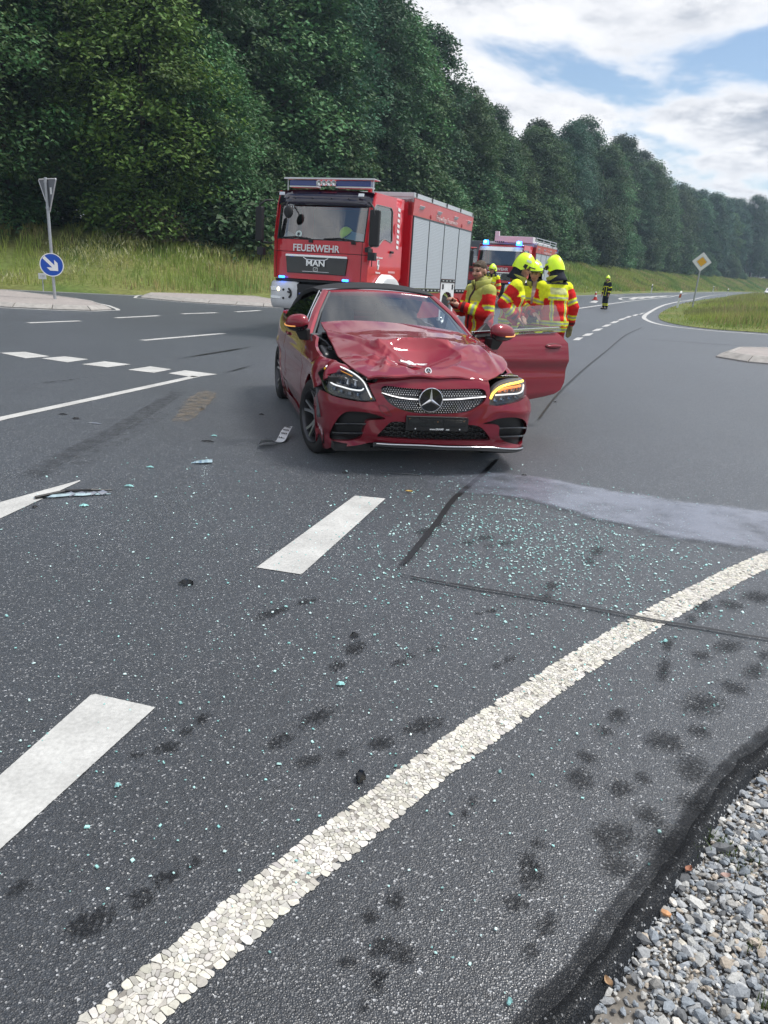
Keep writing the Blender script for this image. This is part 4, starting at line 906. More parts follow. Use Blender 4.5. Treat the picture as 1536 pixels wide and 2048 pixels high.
def star(parent, c, Rr, tilt, name='badge', disc_=True, mt=None):
    T = Matrix.Translation(c) @ Matrix.Rotation(tilt[1], 4, 'Z') @ Matrix.Rotation(R(90)+tilt[0], 4, 'X')
    b = MB()
    if disc_: b.lathe([(0, -.012), (Rr*.93, -.012), (Rr*.93, .0), (0, .004)], 40, T); o = b.build(name, M_BLKG, parent, smooth=40)
    else: o = parent
    g_ = MB(); k = Rr*.075; g_.lathe([(Rr-k*1.4, .0), (Rr-k*.7, k*1.0), (Rr, k*.6), (Rr+k*.2, -.012), (Rr-k*1.4, -.008)], 48, T, closed=True)
    for a in range(3):
        t = R(90+120*a); u = Vector((math.cos(t), math.sin(t), 0)); v = Vector((-u.y, u.x, 0)); h = .012 if Rr > .05 else .004
        P = [u*Rr*.95, v*Rr*.135-u*Rr*.0, u*-Rr*.16*0+Vector((0, 0, 0)), -v*Rr*.135]
        g_.add([T @ (u*Rr*.97+Vector((0, 0, .004))), T @ (v*Rr*.13+u*Rr*.075+Vector((0, 0, .003))), T @ Vector((0, 0, h)), T @ (-v*Rr*.13+u*Rr*.075+Vector((0, 0, .003)))], [(0, 1, 2), (0, 2, 3)])
    x = g_.build('star_emblem', mt or M_CHR, o, smooth=35); return o
pc = front_pt(np.array([-.052]), np.array([.630]), .012)[0]; star(CAR, tuple(pc), .101, (0, 0))
# --- plate holder without its plate
pb = front_pt(np.array([.007]), np.array([.44]), .004)[0]; Tp = Matrix.Translation(pb) @ Matrix.Rotation(R(1.0), 4, 'Y')
h_ = MB(); h_.box((0, -.008, 0), (.535, .018, .122), Tp); hold = h_.build('plate_holder', M_BLK, CAR, bevel=.004)
h2 = MB(); rr_ = random.Random(4)
for sx_ in (-1, 1):
    h2.box((sx_*.15, -.0185, .012), (.19, .005, .058), Tp); h2.box((sx_*.15, -.0215, .012), (.15, .004, .018), Tp); h2.box((sx_*.15, -.021, .030), (.006, .006, .05), Tp); h2.box((sx_*.10, -.021, .012), (.006, .006, .052), Tp); h2.box((sx_*.21, -.021, .0), (.03, .006, .02), Tp)
h2.box((0, -.0185, .02), (.07, .004, .035), Tp); h2.box((0, -.0185, -.052), (.52, .004, .006), Tp); h2.box((0, -.0185, .056), (.52, .004, .005), Tp); h2.box((0, -.0195, -.022), (.42, .003, .004), Tp)
h2.build('holder_ribs', M_BLKG, hold, bevel=.001, seg=1)
for sx_ in (-.185, .195):
    s_ = MB(); s_.lathe([(0, .003), (.0055, .002), (.0065, -.002)], 10, Tp @ Matrix.Translation((sx_, -.0185, -.042)) @ Matrix.Rotation(R(90), 4, 'X')); s_.build('screw_cap', M_WHITE, hold)
text_mesh('lettering', 'www.GRAMP   .net', .021, M_WHITE, hold, Tp @ Matrix.Translation((.02, -.0215, -.0435)) @ Matrix.Rotation(R(90), 4, 'X'), .0006, bold=.0006)
for sx_, sz_ in ((.0, .018), (.225, .026), (-.24, .04)):
    s_ = MB(); s_.ell(tuple(Tp @ Vector((sx_, -.0215, sz_))), (.005, .003, .005), 8, 6); s_.build('screw', mat('rusty_screw', (.25, .12, .05), .5, metal=.6), hold)

# --- headlights
M_DRL = mat('daylight_strip', (.75, .76, .78), .25, emit=(1, 1, 1), es=.6); M_AMB = mat('amber_strip', (.6, .25, .04), .3, emit=(1, .42, .05), es=.35); M_TURN = mat('lit_indicator', (.9, .6, .1), .3, emit=(1, .62, .06), es=2.2); M_ORG = mat('lit_indicator_reflector', (.8, .3, .1), .3, emit=(1, .28, .08), es=.7)
M_LENS = mat('lamp_optic', (.55, .57, .60), .08, metal=.85)
HR = [(-.875, .773), (-.857, .792), (-.828, .812), (-.807, .828), (-.76, .846), (-.724, .842), (-.675, .826), (-.623, .798), (-.58, .768), (-.556, .735), (-.537, .69), (-.514, .643), (-.493, .611), (-.538, .602), (-.604, .6), (-.679, .605), (-.769, .611), (-.823, .619), (-.853, .635), (-.866, .666), (-.873, .705), (-.884, .741)]
HL = [(.405, .60), (.405, .644), (.418, .671), (.456, .731), (.515, .769), (.61, .791), (.695, .796), (.742, .785), (.748, .74), (.738, .692), (.72, .652), (.637, .622), (.546, .606), (.463, .592)]
def lamp_block(P, x, z, w_, h_, d, parent, m, name='lens'):
    b = MB(); rr = []
    for dx, dz in ((-1, -1), (1, -1), (1, 1), (-1, 1)): rr.append(front_pt(np.array([x+dx*w_/2+dz*.004]), np.array([z+dz*h_/2-dx*.003]), d)[0])
    rr = np.array(rr); cen = rr.mean(0); fr = cen+(rr-cen)*.8+np.array((0, -.012, 0)); bk = cen+(rr-cen)*.55+np.array((0, .012, 0))
    b.add([tuple(p) for p in np.vstack([rr, fr, bk])], [(0, 1, 5, 4), (1, 2, 6, 5), (2, 3, 7, 6), (3, 0, 4, 7), (4, 5, 9, 8), (5, 6, 10, 9), (6, 7, 11, 10), (7, 4, 8, 11), (8, 9, 10, 11)])
    return b.build(name, m, parent)
hr = patch('headlight', M_BLKG, sm(HR), [], push(-.045), .03, CAR, rim=.06, rimdir=(0, 1, 0), todom=tdF, fromdom=fdF); hr['label'] = 'unlit headlight with exposed edge, its wing torn away'
def ribbon(name, L, d, w_, m, parent):
    b = MB(); b.tube(along(L, d, 8), w_, 6); return b.build(name, m, parent, smooth=60)
ribbon('light_strip', [(-.828, .812), (-.809, .823), (-.764, .834), (-.717, .829), (-.667, .810), (-.614, .778), (-.576, .738), (-.555, .692), (-.532, .642), (-.523, .627)], -.016, .0062, M_DRL, hr)
ribbon('light_strip', [(-.847, .770), (-.837, .751), (-.825, .721), (-.8, .702), (-.746, .692), (-.678, .680), (-.615, .677), (-.591, .685), (-.582, .696)], -.018, .0062, M_DRL, hr)
ribbon('amber_strip', [(-.811, .806), (-.763, .811), (-.713, .799), (-.66, .778)], -.024, .004, M_AMB, hr)
for x, z in ((-.805, .752), (-.755, .738), (-.702, .731), (-.645, .725)): lamp_block(HR, x, z, .036, .062, -.026, hr, M_LENS)
for x, z in ((-.800, .670), (-.748, .656), (-.688, .645), (-.63, .641)): lamp_block(HR, x, z, .030, .034, -.028, hr, M_LENS)
b = MB(); b.ell(tuple(front_pt(np.array([-.84]), np.array([.797]), -.012)[0]), (.009, .009, .012), 10, 8); b.build('side_marker', mat('amber_lens', (.8, .5, .02), .25), hr)
b = MB(); b.ell(tuple(front_pt(np.array([-.528]), np.array([.622]), -.008)[0]), (.008, .006, .008), 10, 8); b.build('amber_marker', mat('amber_lens'), hr)
patch('lens_cover', M_CLEAR, sm(HR), [], push(-.002), .035, hr, todom=tdF, fromdom=fdF)
hl = patch('headlight', mat('lamp_housing', (.10, .10, .11), .3), sm(HL), [], push(-.045), .03, CAR, rim=.06, rimdir=(0, 1, 0), todom=tdF, fromdom=fdF); hl['label'] = 'headlight with its yellow indicator lit'
ribbon('indicator_strip', [(.412, .648), (.437, .692), (.493, .736), (.573, .759), (.649, .768), (.720, .777)], -.012, .010, M_TURN, hl)
ribbon('light_strip', [(.454, .675), (.556, .681), (.649, .684), (.698, .700), (.722, .745)], -.016, .007, M_DRL, hl)
ribbon('indicator_reflector', [(.482, .708), (.559, .726), (.643, .734), (.69, .74)], -.030, .011, M_ORG, hl)
for x, z in ((.453, .634), (.508, .643), (.572, .651), (.637, .658)): lamp_block(HL, x, z, .036, .032, -.028, hl, M_LENS)
for x, z in ((.49, .704), (.548, .709), (.607, .712), (.664, .716)): lamp_block(HL, x, z, .034, .034, -.030, hl, M_LENS)
patch('lens_cover', M_CLEAR, sm(HL), [], push(-.001), .035, hl, todom=tdF, fromdom=fdF)
b = MB(); q = along([(-.86, .60), (-.80, .58), (-.7, .575)], -.06, 4); 

# --- bonnet, buckled and shoved back
LV = [0, .2, .35, .5, .62, .75, .87, 1]
HLFT = [(-.73, -.64, 1.105), (-.72, -.346, 1.02), (-.72, -.15, .983), (-.72, .035, .942), (-.715, .20, .893), (-.69, .40, .865), (-.65, .594, .838), (-.575, .772, .800)]
HRGT = [(.80, -.60, 1.02), (.80, -.33, .99), (.795, -.10, .958), (.78, .14, .938), (.765, .29, .922), (.735, .46, .88), (.615, .645, .835), (.44, .775, .792)]
HMID = [(0, -.60, 1.125), (0, -.33, 1.085), (0, -.10, 1.06), (0, .12, 1.035), (0, .28, .985), (0, .46, .915), (0, .63, .865), (0, .765, .818)]
def lerp_rows(P, v): P = np.array(P); return np.stack([np.interp(v, LV, P[:, k]) for k in range(3)], -1)
vs = np.linspace(0, 1, 130); us = np.linspace(0, 1, 150)
def smooth1(P, v):
    q = cr(np.c_[np.array(LV), np.array(P)], 12); return np.stack([np.interp(v, q[:, 0], q[:, k]) for k in (1, 2, 3)], -1)
Lp, Mp, Rp = smooth1(HLFT, vs), smooth1(HMID, vs), smooth1(HRGT, vs)
hood = np.zeros((130, 150, 3))
for j, u in enumerate(us):
    base = Lp*(1-u)+Rp*u; t = (2*u-1); bul = 1-abs(t)**2.6
    q = base.copy(); mid = (Lp+Rp)/2
    q[:, 1] += (Mp[:, 1]-mid[:, 1])*bul; q[:, 2] += (Mp[:, 2]-mid[:, 2])*bul
    hood[:, j] = q
def segd(x, f, a, b):
    ax, af = a; bx, bf = b; dx, df = bx-ax, bf-af; L = dx*dx+df*df; t = np.clip(((x-ax)*dx+(f-af)*df)/L, 0, 1)
    return np.hypot(x-ax-t*dx, f-af-t*df), t
X_, F_, Z_ = hood[..., 0], hood[..., 1], hood[..., 2]
dz = np.zeros_like(X_)
# the struck hollow in the middle with a sharp folded lip behind it
rr = np.hypot((X_+.02)/.34, (F_-.40)/.25); dz += -.105*np.clip(1-rr, 0, 1)**.75
lip = np.stack([np.linspace(-.36, .26, 30), .20-.045*np.cos(np.linspace(-1.4, 1.4, 30))], 1); dl = np.min(np.hypot(X_[..., None]-lip[:, 0], F_[..., None]-lip[:, 1]), -1); dz += .042*np.clip(1-dl/.075, 0, 1)**1.2
for a, b, h, wd in (((-.10, .50), (-.42, .12), .030, .07), ((-.12, .52), (-.60, .46), .028, .06), ((-.05, .50), (.32, .40), .024, .07), ((-.72, -.42), (-.34, .30), .022, .05), ((-.34, .30), (-.50, .62), -.022, .06), ((-.30, .36), (-.42, .66), .020, .04), ((.30, .36), (.62, .05), .012, .07), ((-.14, .52), (-.16, .76), -.020, .07), ((.60, .10), (.575, .66), .020, .05), ((-.55, .25), (-.40, .50), -.018, .05), ((-.68, .30), (-.30, .40), .014, .035), ((.1, .55), (.4, .72), .010, .05), ((-.45, .52), (-.28, .60), .014, .03)):
    d, t = segd(X_, F_, a, b); dz += h*np.clip(1-d/wd, 0, 1)*(.35+.65*np.sin(np.pi*np.clip(t*.9+.08, 0, 1)))
edge = np.minimum(1, np.minimum(vs[:, None], 1-vs[:, None])*14)
nz = np.array([[mnoise.noise(Vector((x*4.5, f*4.5, 2)))*.007+mnoise.noise(Vector((x*10, f*10, 7)))*.003 for x, f in zip(a, b)] for a, b in zip(X_, F_)])
hit = np.exp(-((X_+.2)/.42)**2-((F_-.48)/.22)**2)
Z_ += dz*edge+nz*(hit+.06)*edge
# power-dome feature lines
for s_ in (-1, 1): d, t = segd(X_, F_, (s_*.62, -.55), (s_*.44, .5)); Z_ += .007*np.clip(1-d/.09, 0, 1)
# the wavy front lip
Z_[-1] += .006*np.sin(np.linspace(0, 19, 150)); 
A = np.stack([X_, -F_, Z_], -1); A2 = A[-1]+np.array((0, .012, -.03)); A = np.concatenate([A, (A[-1]+np.array((0, -.004, -.012)))[None], A2[None]]); m = MB(); m.grid(A)
ho = m.build('bonnet', M_RED, CAR, smooth=24, solid=.012); ho['label'] = 'crumpled bonnet folded in by the impact'
def hood_at(x, f):
    k = np.argmin((X_-x)**2+(F_-f)**2); i, j = np.unravel_index(k, X_.shape); return Vector(A[i, j])
# torn bare metal where the paint burst, and the round bonnet badge
m = MB(); r_ = random.Random(2); hc = []
for k in range(26):
    a = k/26*2*math.pi; rad = (.055+.045*r_.random())*(1.5 if abs(math.cos(a)) > .75 else .8); p = hood_at(-.14+rad*math.cos(a), .485+rad*.65*math.sin(a)); hc.append((p.x, p.y-.012, p.z+.018+.016*r_.random()))
c0 = hood_at(-.14, .485); m.add([(c0.x, c0.y-.012, c0.z+.026)]+hc, [(0, 1+k, 1+(k+1) % 26) for k in range(26)]); m.build('torn_metal', mat('bare_metal', (.78, .79, .80), .45, metal=.15, noise=.4, nscale=70), ho, smooth=15)
pe = hood_at(-.055, .70); bo = star(ho, (pe.x, pe.y-.006, pe.z+.008), .029, (R(-28), 0), 'round_badge', True, M_CHR)
m = MB(); m.lathe([(.0205, .0), (.0205, .003), (.0285, .003), (.0285, 0)], 24, Matrix.Translation((pe.x, pe.y-.008, pe.z+.009)) @ Matrix.Rotation(R(90-28), 4, 'X')); m.build('badge_rim', M_WHITE, bo)

# --- sides
def side_patch(name, out, sgn, parent, step=.035, holes=(), m=None, off=0.0, rim=.025, dense=.035, extra=None):
    fn = lambda P: np.stack([sgn*(side_x(P[:, 0], P[:, 1])+off+(extra(P[:, 0], P[:, 1]) if extra else 0)), -P[:, 0], P[:, 1]], -1)
    return patch(name, m or M_RED, dens(out, dense), [dens(h, dense) for h in holes], fn, step, parent, rim=rim, rimdir=(-sgn, 0, 0), ang=40)
def arc(c, r_, a0, a1, n=18): return [(c[0]+r_*math.cos(R(a)), c[1]+r_*math.sin(R(a))) for a in np.linspace(a0, a1, n)]
dmg = lambda f, z: (.035*np.sin(f*22+z*14)*np.exp(-((f-.40)/.16)**2-((z-.78)/.12)**2)-.05*np.exp(-((f-.30)/.09)**2-((z-.72)/.06)**2)+.02*np.exp(-((f-.12)/.10)**2-((z-.8)/.1)**2))
fe = side_patch('front_wing', [(-.675, .19), (-.675, .98), (-.56, 1.005), (-.40, .985), (-.33, .945), (-.26, .92), (-.12, .893), (.06, .875), (.20, .868), (.33, .868), (.45, .852), (.53, .83), (.51, .80), (.46, .77), (.485, .745), (.43, .715), (.36, .70), (.31, .655)]+arc((0, .335), .372, 50, 205, 20)+[(-.40, .19)], -1, CAR, extra=dmg, step=.025); fe['label'] = 'torn front wing bent away from the headlight'
side_patch('front_wing', [(-.675, .19), (-.675, 1.0), (-.56, 1.02), (-.30, 1.0), (.1, .93), (.35, .87), (.50, .80), (.40, .66)]+arc((0, .335), .372, 40, 205, 20)+[(-.40, .19)], 1, CAR)
dr = side_patch('door', [(-.69, .25), (-.69, 1.0), (-1.2, 1.005), (-2.02, 1.01), (-2.03, .8), (-1.99, .5), (-1.93, .29), (-1.3, .25)], -1, CAR)
for sg in (-1, 1):
    side_patch('rear_quarter', [(-2.04, 1.01), (-2.6, 1.03), (-3.1, 1.03), (-3.55, .97), (-3.72, .80), (-3.74, .5), (-3.66, .25), (-3.25, .22)]+arc((-2.84, .335), .372, -15, 195, 22)+[(-2.35, .21), (-1.95, .23), (-1.95, .29), (-2.01, .5), (-2.05, .8)], sg, CAR)
    side_patch('side_skirt', [(-.40, .12), (-.40, .185), (-.68, .185), (-1.3, .243), (-1.94, .225), (-2.40, .20), (-2.44, .13)], sg, CAR, off=.012)
    # dark wheel housings
    for c in (0, -2.84):
        m = MB(); pr = [(c+.40*math.cos(R(a)), .335+.40*math.sin(R(a))) for a in np.linspace(-25, 205, 22)]
        m.grid(np.array([[(sg*x, -f, z) for f, z in pr] for x in ((.86, .45) if c else (.85, .42))])); m.add([(sg*.42, -f, z) for f, z in pr], [tuple(range(22))]); m.build('wheel_housing', M_BLK, CAR, smooth=60)
m = MB(); pr = [(.39*math.cos(R(a)), .345+.39*math.sin(R(a))) for a in np.linspace(8, 66, 12)]
m.grid(np.array([[(x, -f-.0, z) for f, z in pr] for x in (-.905, -.88, -.72, -.55)])); m.build('wheel_liner', M_GREYP, CAR, smooth=60, solid=.006)
# tail, deck and floor close the body
xs_ = np.linspace(-1, 1, 21); rows = []
for f in np.linspace(-2.3, -3.74, 14):
    xe = float(side_x(f, 1.03 if f > -3.3 else .97)); rows.append([(xe*x, -f, (1.045+.05*(1-x*x)*(1-sstep(-3.2, -3.74, np.array(f)))-(.0 if f > -3.3 else (-3.3-f)*.16))) for x in xs_])
m = MB(); m.grid(np.array(rows)); m.build('boot_lid', M_RED, CAR, smooth=50)
rows = [[(float(side_x(-3.70, z))*x, 3.70+.10*(1-x*x), z) for x in xs_] for z in np.linspace(.25, 1.0, 8)]
m = MB(); m.grid(np.array(rows)); m.build('rear_bumper', M_RED, CAR, smooth=50)
m = MB(); m.box((0, 1.5, .2), (1.60, 4.3, .06)); m.box((0, .16, .46), (1.10, 1.1, .40)); m.box((0, -.42, .46), (1.16, .22, .34)); m.box((0, .70, .62), (1.66, .12, .66)); m.box((0, 2.6, .55), (1.5, 1.2, .6)); m.build('underbody', M_BLK, CAR)
# what the gap beside the bonnet lays bare
bay = MB(); bay.box((-.66, .05, .74), (.36, 1.2, .04)); bay.box((-.83, .12, .70), (.05, .7, .16)); bay.build('engine_bay', mat('bay_black', (.012, .012, .013), .6), CAR)
m = MB(); m.hexa([(-.82, -.02, .78), (-.62, .0, .78), (-.60, .42, .80), (-.80, .40, .80), (-.80, .02, .90), (-.66, .05, .875), (-.64, .36, .90), (-.79, .36, .935)]); m.build('washer_tank', mat('bay_plastic', (.022, .024, .027), .38), CAR, bevel=.03, seg=4)
m = MB(); m.lathe([(0, .03), (.035, .03), (.045, .02), (.045, 0)], 16, Matrix.Translation((-.70, .16, .905))); m.build('tank_cap', M_BLKG, CAR, smooth=40)
m = MB(); m.tube([(-.80, .52, .99), (-.72, .36, .95), (-.66, .22, .88)], .010, 8); m.tube([(-.84, .50, .98), (-.83, .36, .90)], .006, 6); m.build('bonnet_strut', M_BLKG, CAR, smooth=60)
m = MB(); m.box((-.78, .56, .97), (.10, .10, .07)); m.box((-.72, .50, .93), (.05, .08, .05)); m.build('bonnet_hinge', M_GREYP, CAR, bevel=.01)
for c_, d_ in (((-.55, -.52, .765), (.30, .14, .03)), ((.58, -.50, .80), (.4, .26, .03))):
    m = MB(); m.box(c_, d_); m.build('lamp_carrier', M_BLKG, CAR, bevel=.006)
m = MB(); m.cyl((-.49, -.70, .757), (-.485, -.74, .79), .012, .010, 10); m.build('rubber_buffer', M_RUB, CAR, smooth=40)

# --- greenhouse
def bar(name, pts, w_, m_, parent=None, n=8): b_ = MB(); b_.tube(pts, w_, n); return b_.build(name, m_, parent or CAR, smooth=60)
def pil(sg):
    base = (sg*.84, .66, .975) if sg < 0 else (sg*.82, .68, .975); top = (sg*.575, 1.35, 1.36 if sg < 0 else 1.35)
    b_ = Vector(base); t_ = Vector(top); mid = (b_+t_)/2+Vector((sg*.012, -.02, .02)); rows = []
    for p in [b_+(Vector(mid)-b_)*k for k in (0, .5)]+[mid, mid+(t_-mid)*.5, t_]:
        rows.append([p+Vector((sg*.030, .05, -.01)), p+Vector((sg*.030, .005, .012)), p+Vector((sg*.0, -.025, .016)), p+Vector((-sg*.030, -.022, .008)), p+Vector((-sg*.034, .0, -.006)), p+Vector((0, .05, -.03))])
    m = MB(); m.grid(np.array(rows), wrap=True); o = m.build('windscreen_pillar', M_RED, CAR, smooth=45)
    m = MB(); m.tube([tuple(r0[4]+Vector((-sg*.010, -.004, .002))) for r0 in rows], .014, 6); m.build('pillar_seal', M_GREYP, o, smooth=60)
    m = MB(); m.tube([tuple(r0[0]+Vector((sg*.004, 0, .0))) for r0 in rows], .007, 6); m.build('pillar_trim', M_CHR, o, smooth=60)
pil(-1); pil(1)
tx = np.linspace(-.6, .595, 15); hz = lambda x: 1.362+.03*(1-(x/.6)**2)-.012*(x+.6)
m = MB(); m.grid(np.array([[(x, 1.36-.03*(1-(x/.6)**2)+dy, hz(x)+dz_) for x in tx] for dy, dz_ in ((.06, .012), (.03, .014), (0, .004), (-.018, -.022), (-.022, -.05), (.02, -.055))])); m.build('windscreen_header', M_RED, CAR, smooth=50)
m = MB(); m.tube([(x, 1.395-.03*(1-(x/.6)**2), hz(x)+.014) for x in tx], .007, 6); m.build('header_trim', M_CHR, CAR, smooth=60)
rows = []
for t in np.linspace(0, 1, 9):
    y = .56+(1.345-.56)*t; z = 1.0+(1.352-1.0)*t; hw = .775+(.555-.775)*t
    rows.append([(hw*x, y-.13*(1-x*x)*(1-.6*t), z+.03*(1-x*x)) for x in np.linspace(-1, 1, 15)])
m = MB(); m.grid(np.array(rows)); ws = m.build('windscreen', M_GLASS, CAR, smooth=80)
m = MB(); m.hexa([(-.02, 1.22, 1.315), (.22, 1.22, 1.315), (.17, 1.10, 1.255), (.02, 1.10, 1.255), (-.02, 1.26, 1.315), (.22, 1.26, 1.315), (.17, 1.16, 1.235), (.02, 1.16, 1.235)]); m.build('mirror_housing', M_BLK, CAR, bevel=.01)
m = MB(); m.box((.10, 1.42, 1.235), (.25, .04, .06)); m.build('rear_view_mirror', M_BLK, CAR, bevel=.015, seg=3)
# soft top
secs = []
for f, ze, zc_, xe, xb, zb in ((-1.36, 1.365, 1.415, .60, .60, 1.34), (-1.7, 1.385, 1.462, .65, .655, 1.35), (-2.1, 1.345, 1.445, .685, .70, 1.29), (-2.45, 1.26, 1.40, .71, .755, 1.13), (-2.75, 1.17, 1.29, .72, .78, 1.05), (-3.0, 1.09, 1.17, .70, .78, 1.04), (-3.15, 1.055, 1.08, .66, .75, 1.04)):
    row = [(-xb, -f, zb)]
    for x in np.linspace(-1, 1, 15): row.append((xe*math.sin(x*math.pi/2)**1 if False else xe*x, -f, ze+(zc_-ze)*(1-abs(x)**2.4)))
    row.append((xb, -f, zb)); secs.append(row)
secs = np.array(secs); st = MB(); nA = cr(np.arange(len(secs))[:, None], 4)[:, 0]; q = np.stack([[np.interp(nA, np.arange(len(secs)), secs[:, j, k]) for k in range(3)] for j in range(secs.shape[1])]).transpose(2, 0, 1)
F_ok = []
st.grid(q); nj = q.shape[1]
keep = []
for fc in st.f:
    c = np.mean([st.v[i] for i in fc], 0); keep.append(not (2.55 < c[1] < 2.9 and abs(c[0]) < .42))
st.f = [a for a, k in zip(st.f, keep) if k]; st.m = [a for a, k in zip(st.m, keep) if k]
st.build('soft_top', M_FAB, CAR, smooth=50, solid=.012)
m = MB(); m.grid(np.array([[(x, 2.53, 1.37-.06*(x/.42)**2) for x in np.linspace(-.43, .43, 7)], [(x, 2.92, 1.205-.05*(x/.42)**2) for x in np.linspace(-.43, .43, 7)]])); m.build('rear_window', M_GLASS, CAR, smooth=60)
# side glass on the closed side
wo_ = [(-.84, 1.0), (-1.36, 1.352), (-1.75, 1.352), (-2.15, 1.29), (-2.48, 1.12), (-2.56, 1.03), (-1.8, 1.005)]
wx = lambda f, z: .845-.23*((z-1.0)/.36)**1.2+.0*f
patch('side_window', M_GDARK, dens(wo_, .06), [], lambda P: np.stack([-wx(P[:, 0], P[:, 1]), -P[:, 0], P[:, 1]], -1), .06, CAR)
bar('waist_trim', [(-.862, .74, 1.0), (-.872, 1.4, 1.008), (-.872, 2.0, 1.012), (-.85, 2.56, 1.03)], .009, M_CHR); bar('window_trim', [(-.855, .80, .985), (-.80, 1.0, 1.13), (-.70, 1.22, 1.275), (-.63, 1.38, 1.362)], .008, M_CHR)
# interior
M_INT = mat('cabin_dark', (.02, .02, .022), .7); M_SEAT = mat('seat_leather', (.035, .034, .034), .5)
m = MB(); m.grid(np.array([[(x, .62, 1.0), (x, .85, 1.03), (x, 1.05, 1.0), (x, 1.1, .8)] for x in np.linspace(-.74, .74, 9)])); m.build('dashboard', M_INT, CAR, smooth=60)
for sx_ in (-.37, .37):
    m = MB(); m.box((sx_, 1.66, .52), (.5, .5, .18)); m.box((sx_, 1.98, .86), (.48, .16, .62), rot=Matrix.Rotation(R(-14), 3, 'X')); m.box((sx_, 2.08, 1.19), (.27, .10, .19), rot=Matrix.Rotation(R(-14), 3, 'X')); m.build('seat', M_SEAT, CAR, bevel=.06, seg=4, smooth=60)
m = MB(); Ts = Matrix.Translation((.37, 1.28, .97)) @ Matrix.Rotation(R(65), 4, 'X'); m.lathe([(.175+.015*math.cos(a), .015*math.sin(a)) for a in np.linspace(0, 2*math.pi, 9)[:-1]], 28, Ts, closed=True); m.box((0, 0, 0), (.34, .05, .02), Ts); m.build('steering_wheel', M_INT, CAR, smooth=60)

# --- mirrors
def mirror_mesh(sg, name, parent, T):
    """sg: +1 = glass side facing +Y; shell modelled about its own centre"""
    m = MB(); rows = []
    for t in np.linspace(-1, 1, 15):
        k = (1-abs(t)**2.6)**.5 if abs(t) < 1 else 0.0; hw = .082*k*(1-.10*t); cz = -.006*t
        rows.append([(t*.125, -.005-.085*k*math.cos(a)*(1.0 if math.cos(a) > 0 else 0.0)+(.055*k if math.cos(a) < 0 else 0)*(-math.cos(a)), cz+hw*math.sin(a)) for a in np.linspace(-math.pi, math.pi, 21)[:-1]])
    m.grid(np.array(rows), T, wrap=True); o = m.build(name, M_RED, parent, smooth=60, weld=True)
    b_ = MB(); rows = []
    for t in np.linspace(-.97, .97, 13):
        k = (1-abs(t)**2.6)**.5; hw = .084*k*(1-.10*t); cz = -.006*t
        rows.append([(t*.127, -.005-.088*k*math.cos(a), cz+hw*math.sin(a)) for a in np.linspace(-1.45, -.45, 7)])
    b_.grid(np.array(rows), T); b_.build('lower_shell', M_BLKG, o, smooth=60)
    b_ = MB(); pts = []
    for t in np.linspace(-.2, .95, 10):
        k = (1-abs(t)**2.6)**.5; pts.append((t*.128, -.005-.090*k*math.cos(-.38), -.006*t+.084*k*(1-.1*t)*math.sin(-.38)))
    b_.tube([tuple(T @ Vector(p)) for p in pts], .0055, 6); b_.build('indicator', mat('mirror_indicator', (.8, .35, .12), .25, emit=(1, .45, .1), es=.35), o, smooth=60)
    b_ = MB(); b_.hexa([tuple(T @ Vector(p)) for p in ((-.11, .0, -.16), (-.02, .0, -.16), (-.02, .06, -.16), (-.11, .06, -.16), (-.12, -.03, -.05), (.03, -.03, -.05), (.03, .05, -.05), (-.12, .05, -.05))]); b_.build('mirror_foot', M_BLK, o, bevel=.012)
    return o
mirror_mesh(1, 'door_mirror', CAR, Matrix.Translation((-.985, .36, 1.115)) @ Matrix.Rotation(R(-38), 4, 'Z') @ Matrix.Scale(.94, 4) @ Matrix.Scale(-1, 4, (1, 0, 0)))

# --- door handle on the closed side
def handle(parent, T):
    m = MB(); rows = []
    for t in np.linspace(-1, 1, 11):
        k = math.sqrt(max(0, 1-t*t))*.9+.1; rows.append([(t*.12, -.018-.016*k*math.cos(a), .022*k*math.sin(a)) for a in np.linspace(0, 2*math.pi, 9)[:-1]])
    m.grid(np.array(rows), T, wrap=True); return m.build('door_handle', M_RED, parent, smooth=60)
handle(dr, Matrix.Translation((-float(side_x(-1.85, .89)), 1.85, .89)) @ Matrix.Rotation(R(-90), 4, 'Z'))

# --- the open driver door (own frame: s along the door from the hinge)
ang_ = R(68); Td = FR((.86, .70, 0), (math.sin(ang_), math.cos(ang_), 0), (0, 0, 1))      # local x = s, y = towards the cabin side, z up
DO = [(0, .26), (0, 1.0), (.3, 1.012), (.8, 1.032), (1.25, 1.05), (1.33, 1.0), (1.405, .93), (1.412, .78), (1.39, .50), (1.345, .42), (1.25, .375), (1.1, .352), (.9, .333), (.5, .29)]
def door_y(s, z):
    x = side_x(-.70-s, z+0*s); return -(x-side_x(-.70-.6, .66))*1.0
fnD = lambda P: np.array([tuple(Td @ Vector((s, float(door_y(np.array(s), np.array(z))), z))) for s, z in P])
nin = np.array((math.cos(ang_)*-1, math.sin(ang_), 0))
di = (Td.to_3x3() @ Vector((0, 1, 0)))
do = patch('open_door', M_RED, dens(DO, .04), [], fnD, .04, CAR, rim=.14, rimdir=tuple(di)); do['label'] = 'driver door swung wide open'
m = MB(); m.add([tuple(Vector(p)+di*.138) for p in fnD(np.array(dens(DO, .08)))], [tuple(range(len(dens(DO, .08))))]); m.build('door_card', M_INT, do)
handle(do, Td @ Matrix.Translation((1.163, float(door_y(np.array(1.163), np.array(.905))), .902)))
m = MB(); m.ell((1.163, float(door_y(np.array(1.163), np.array(.905)))-.002, .902), (.135, .012, .034), 20, 8, Td); m.build('handle_recess', mat('dark_red_recess', (.09, .006, .012), .4), do, smooth=60)
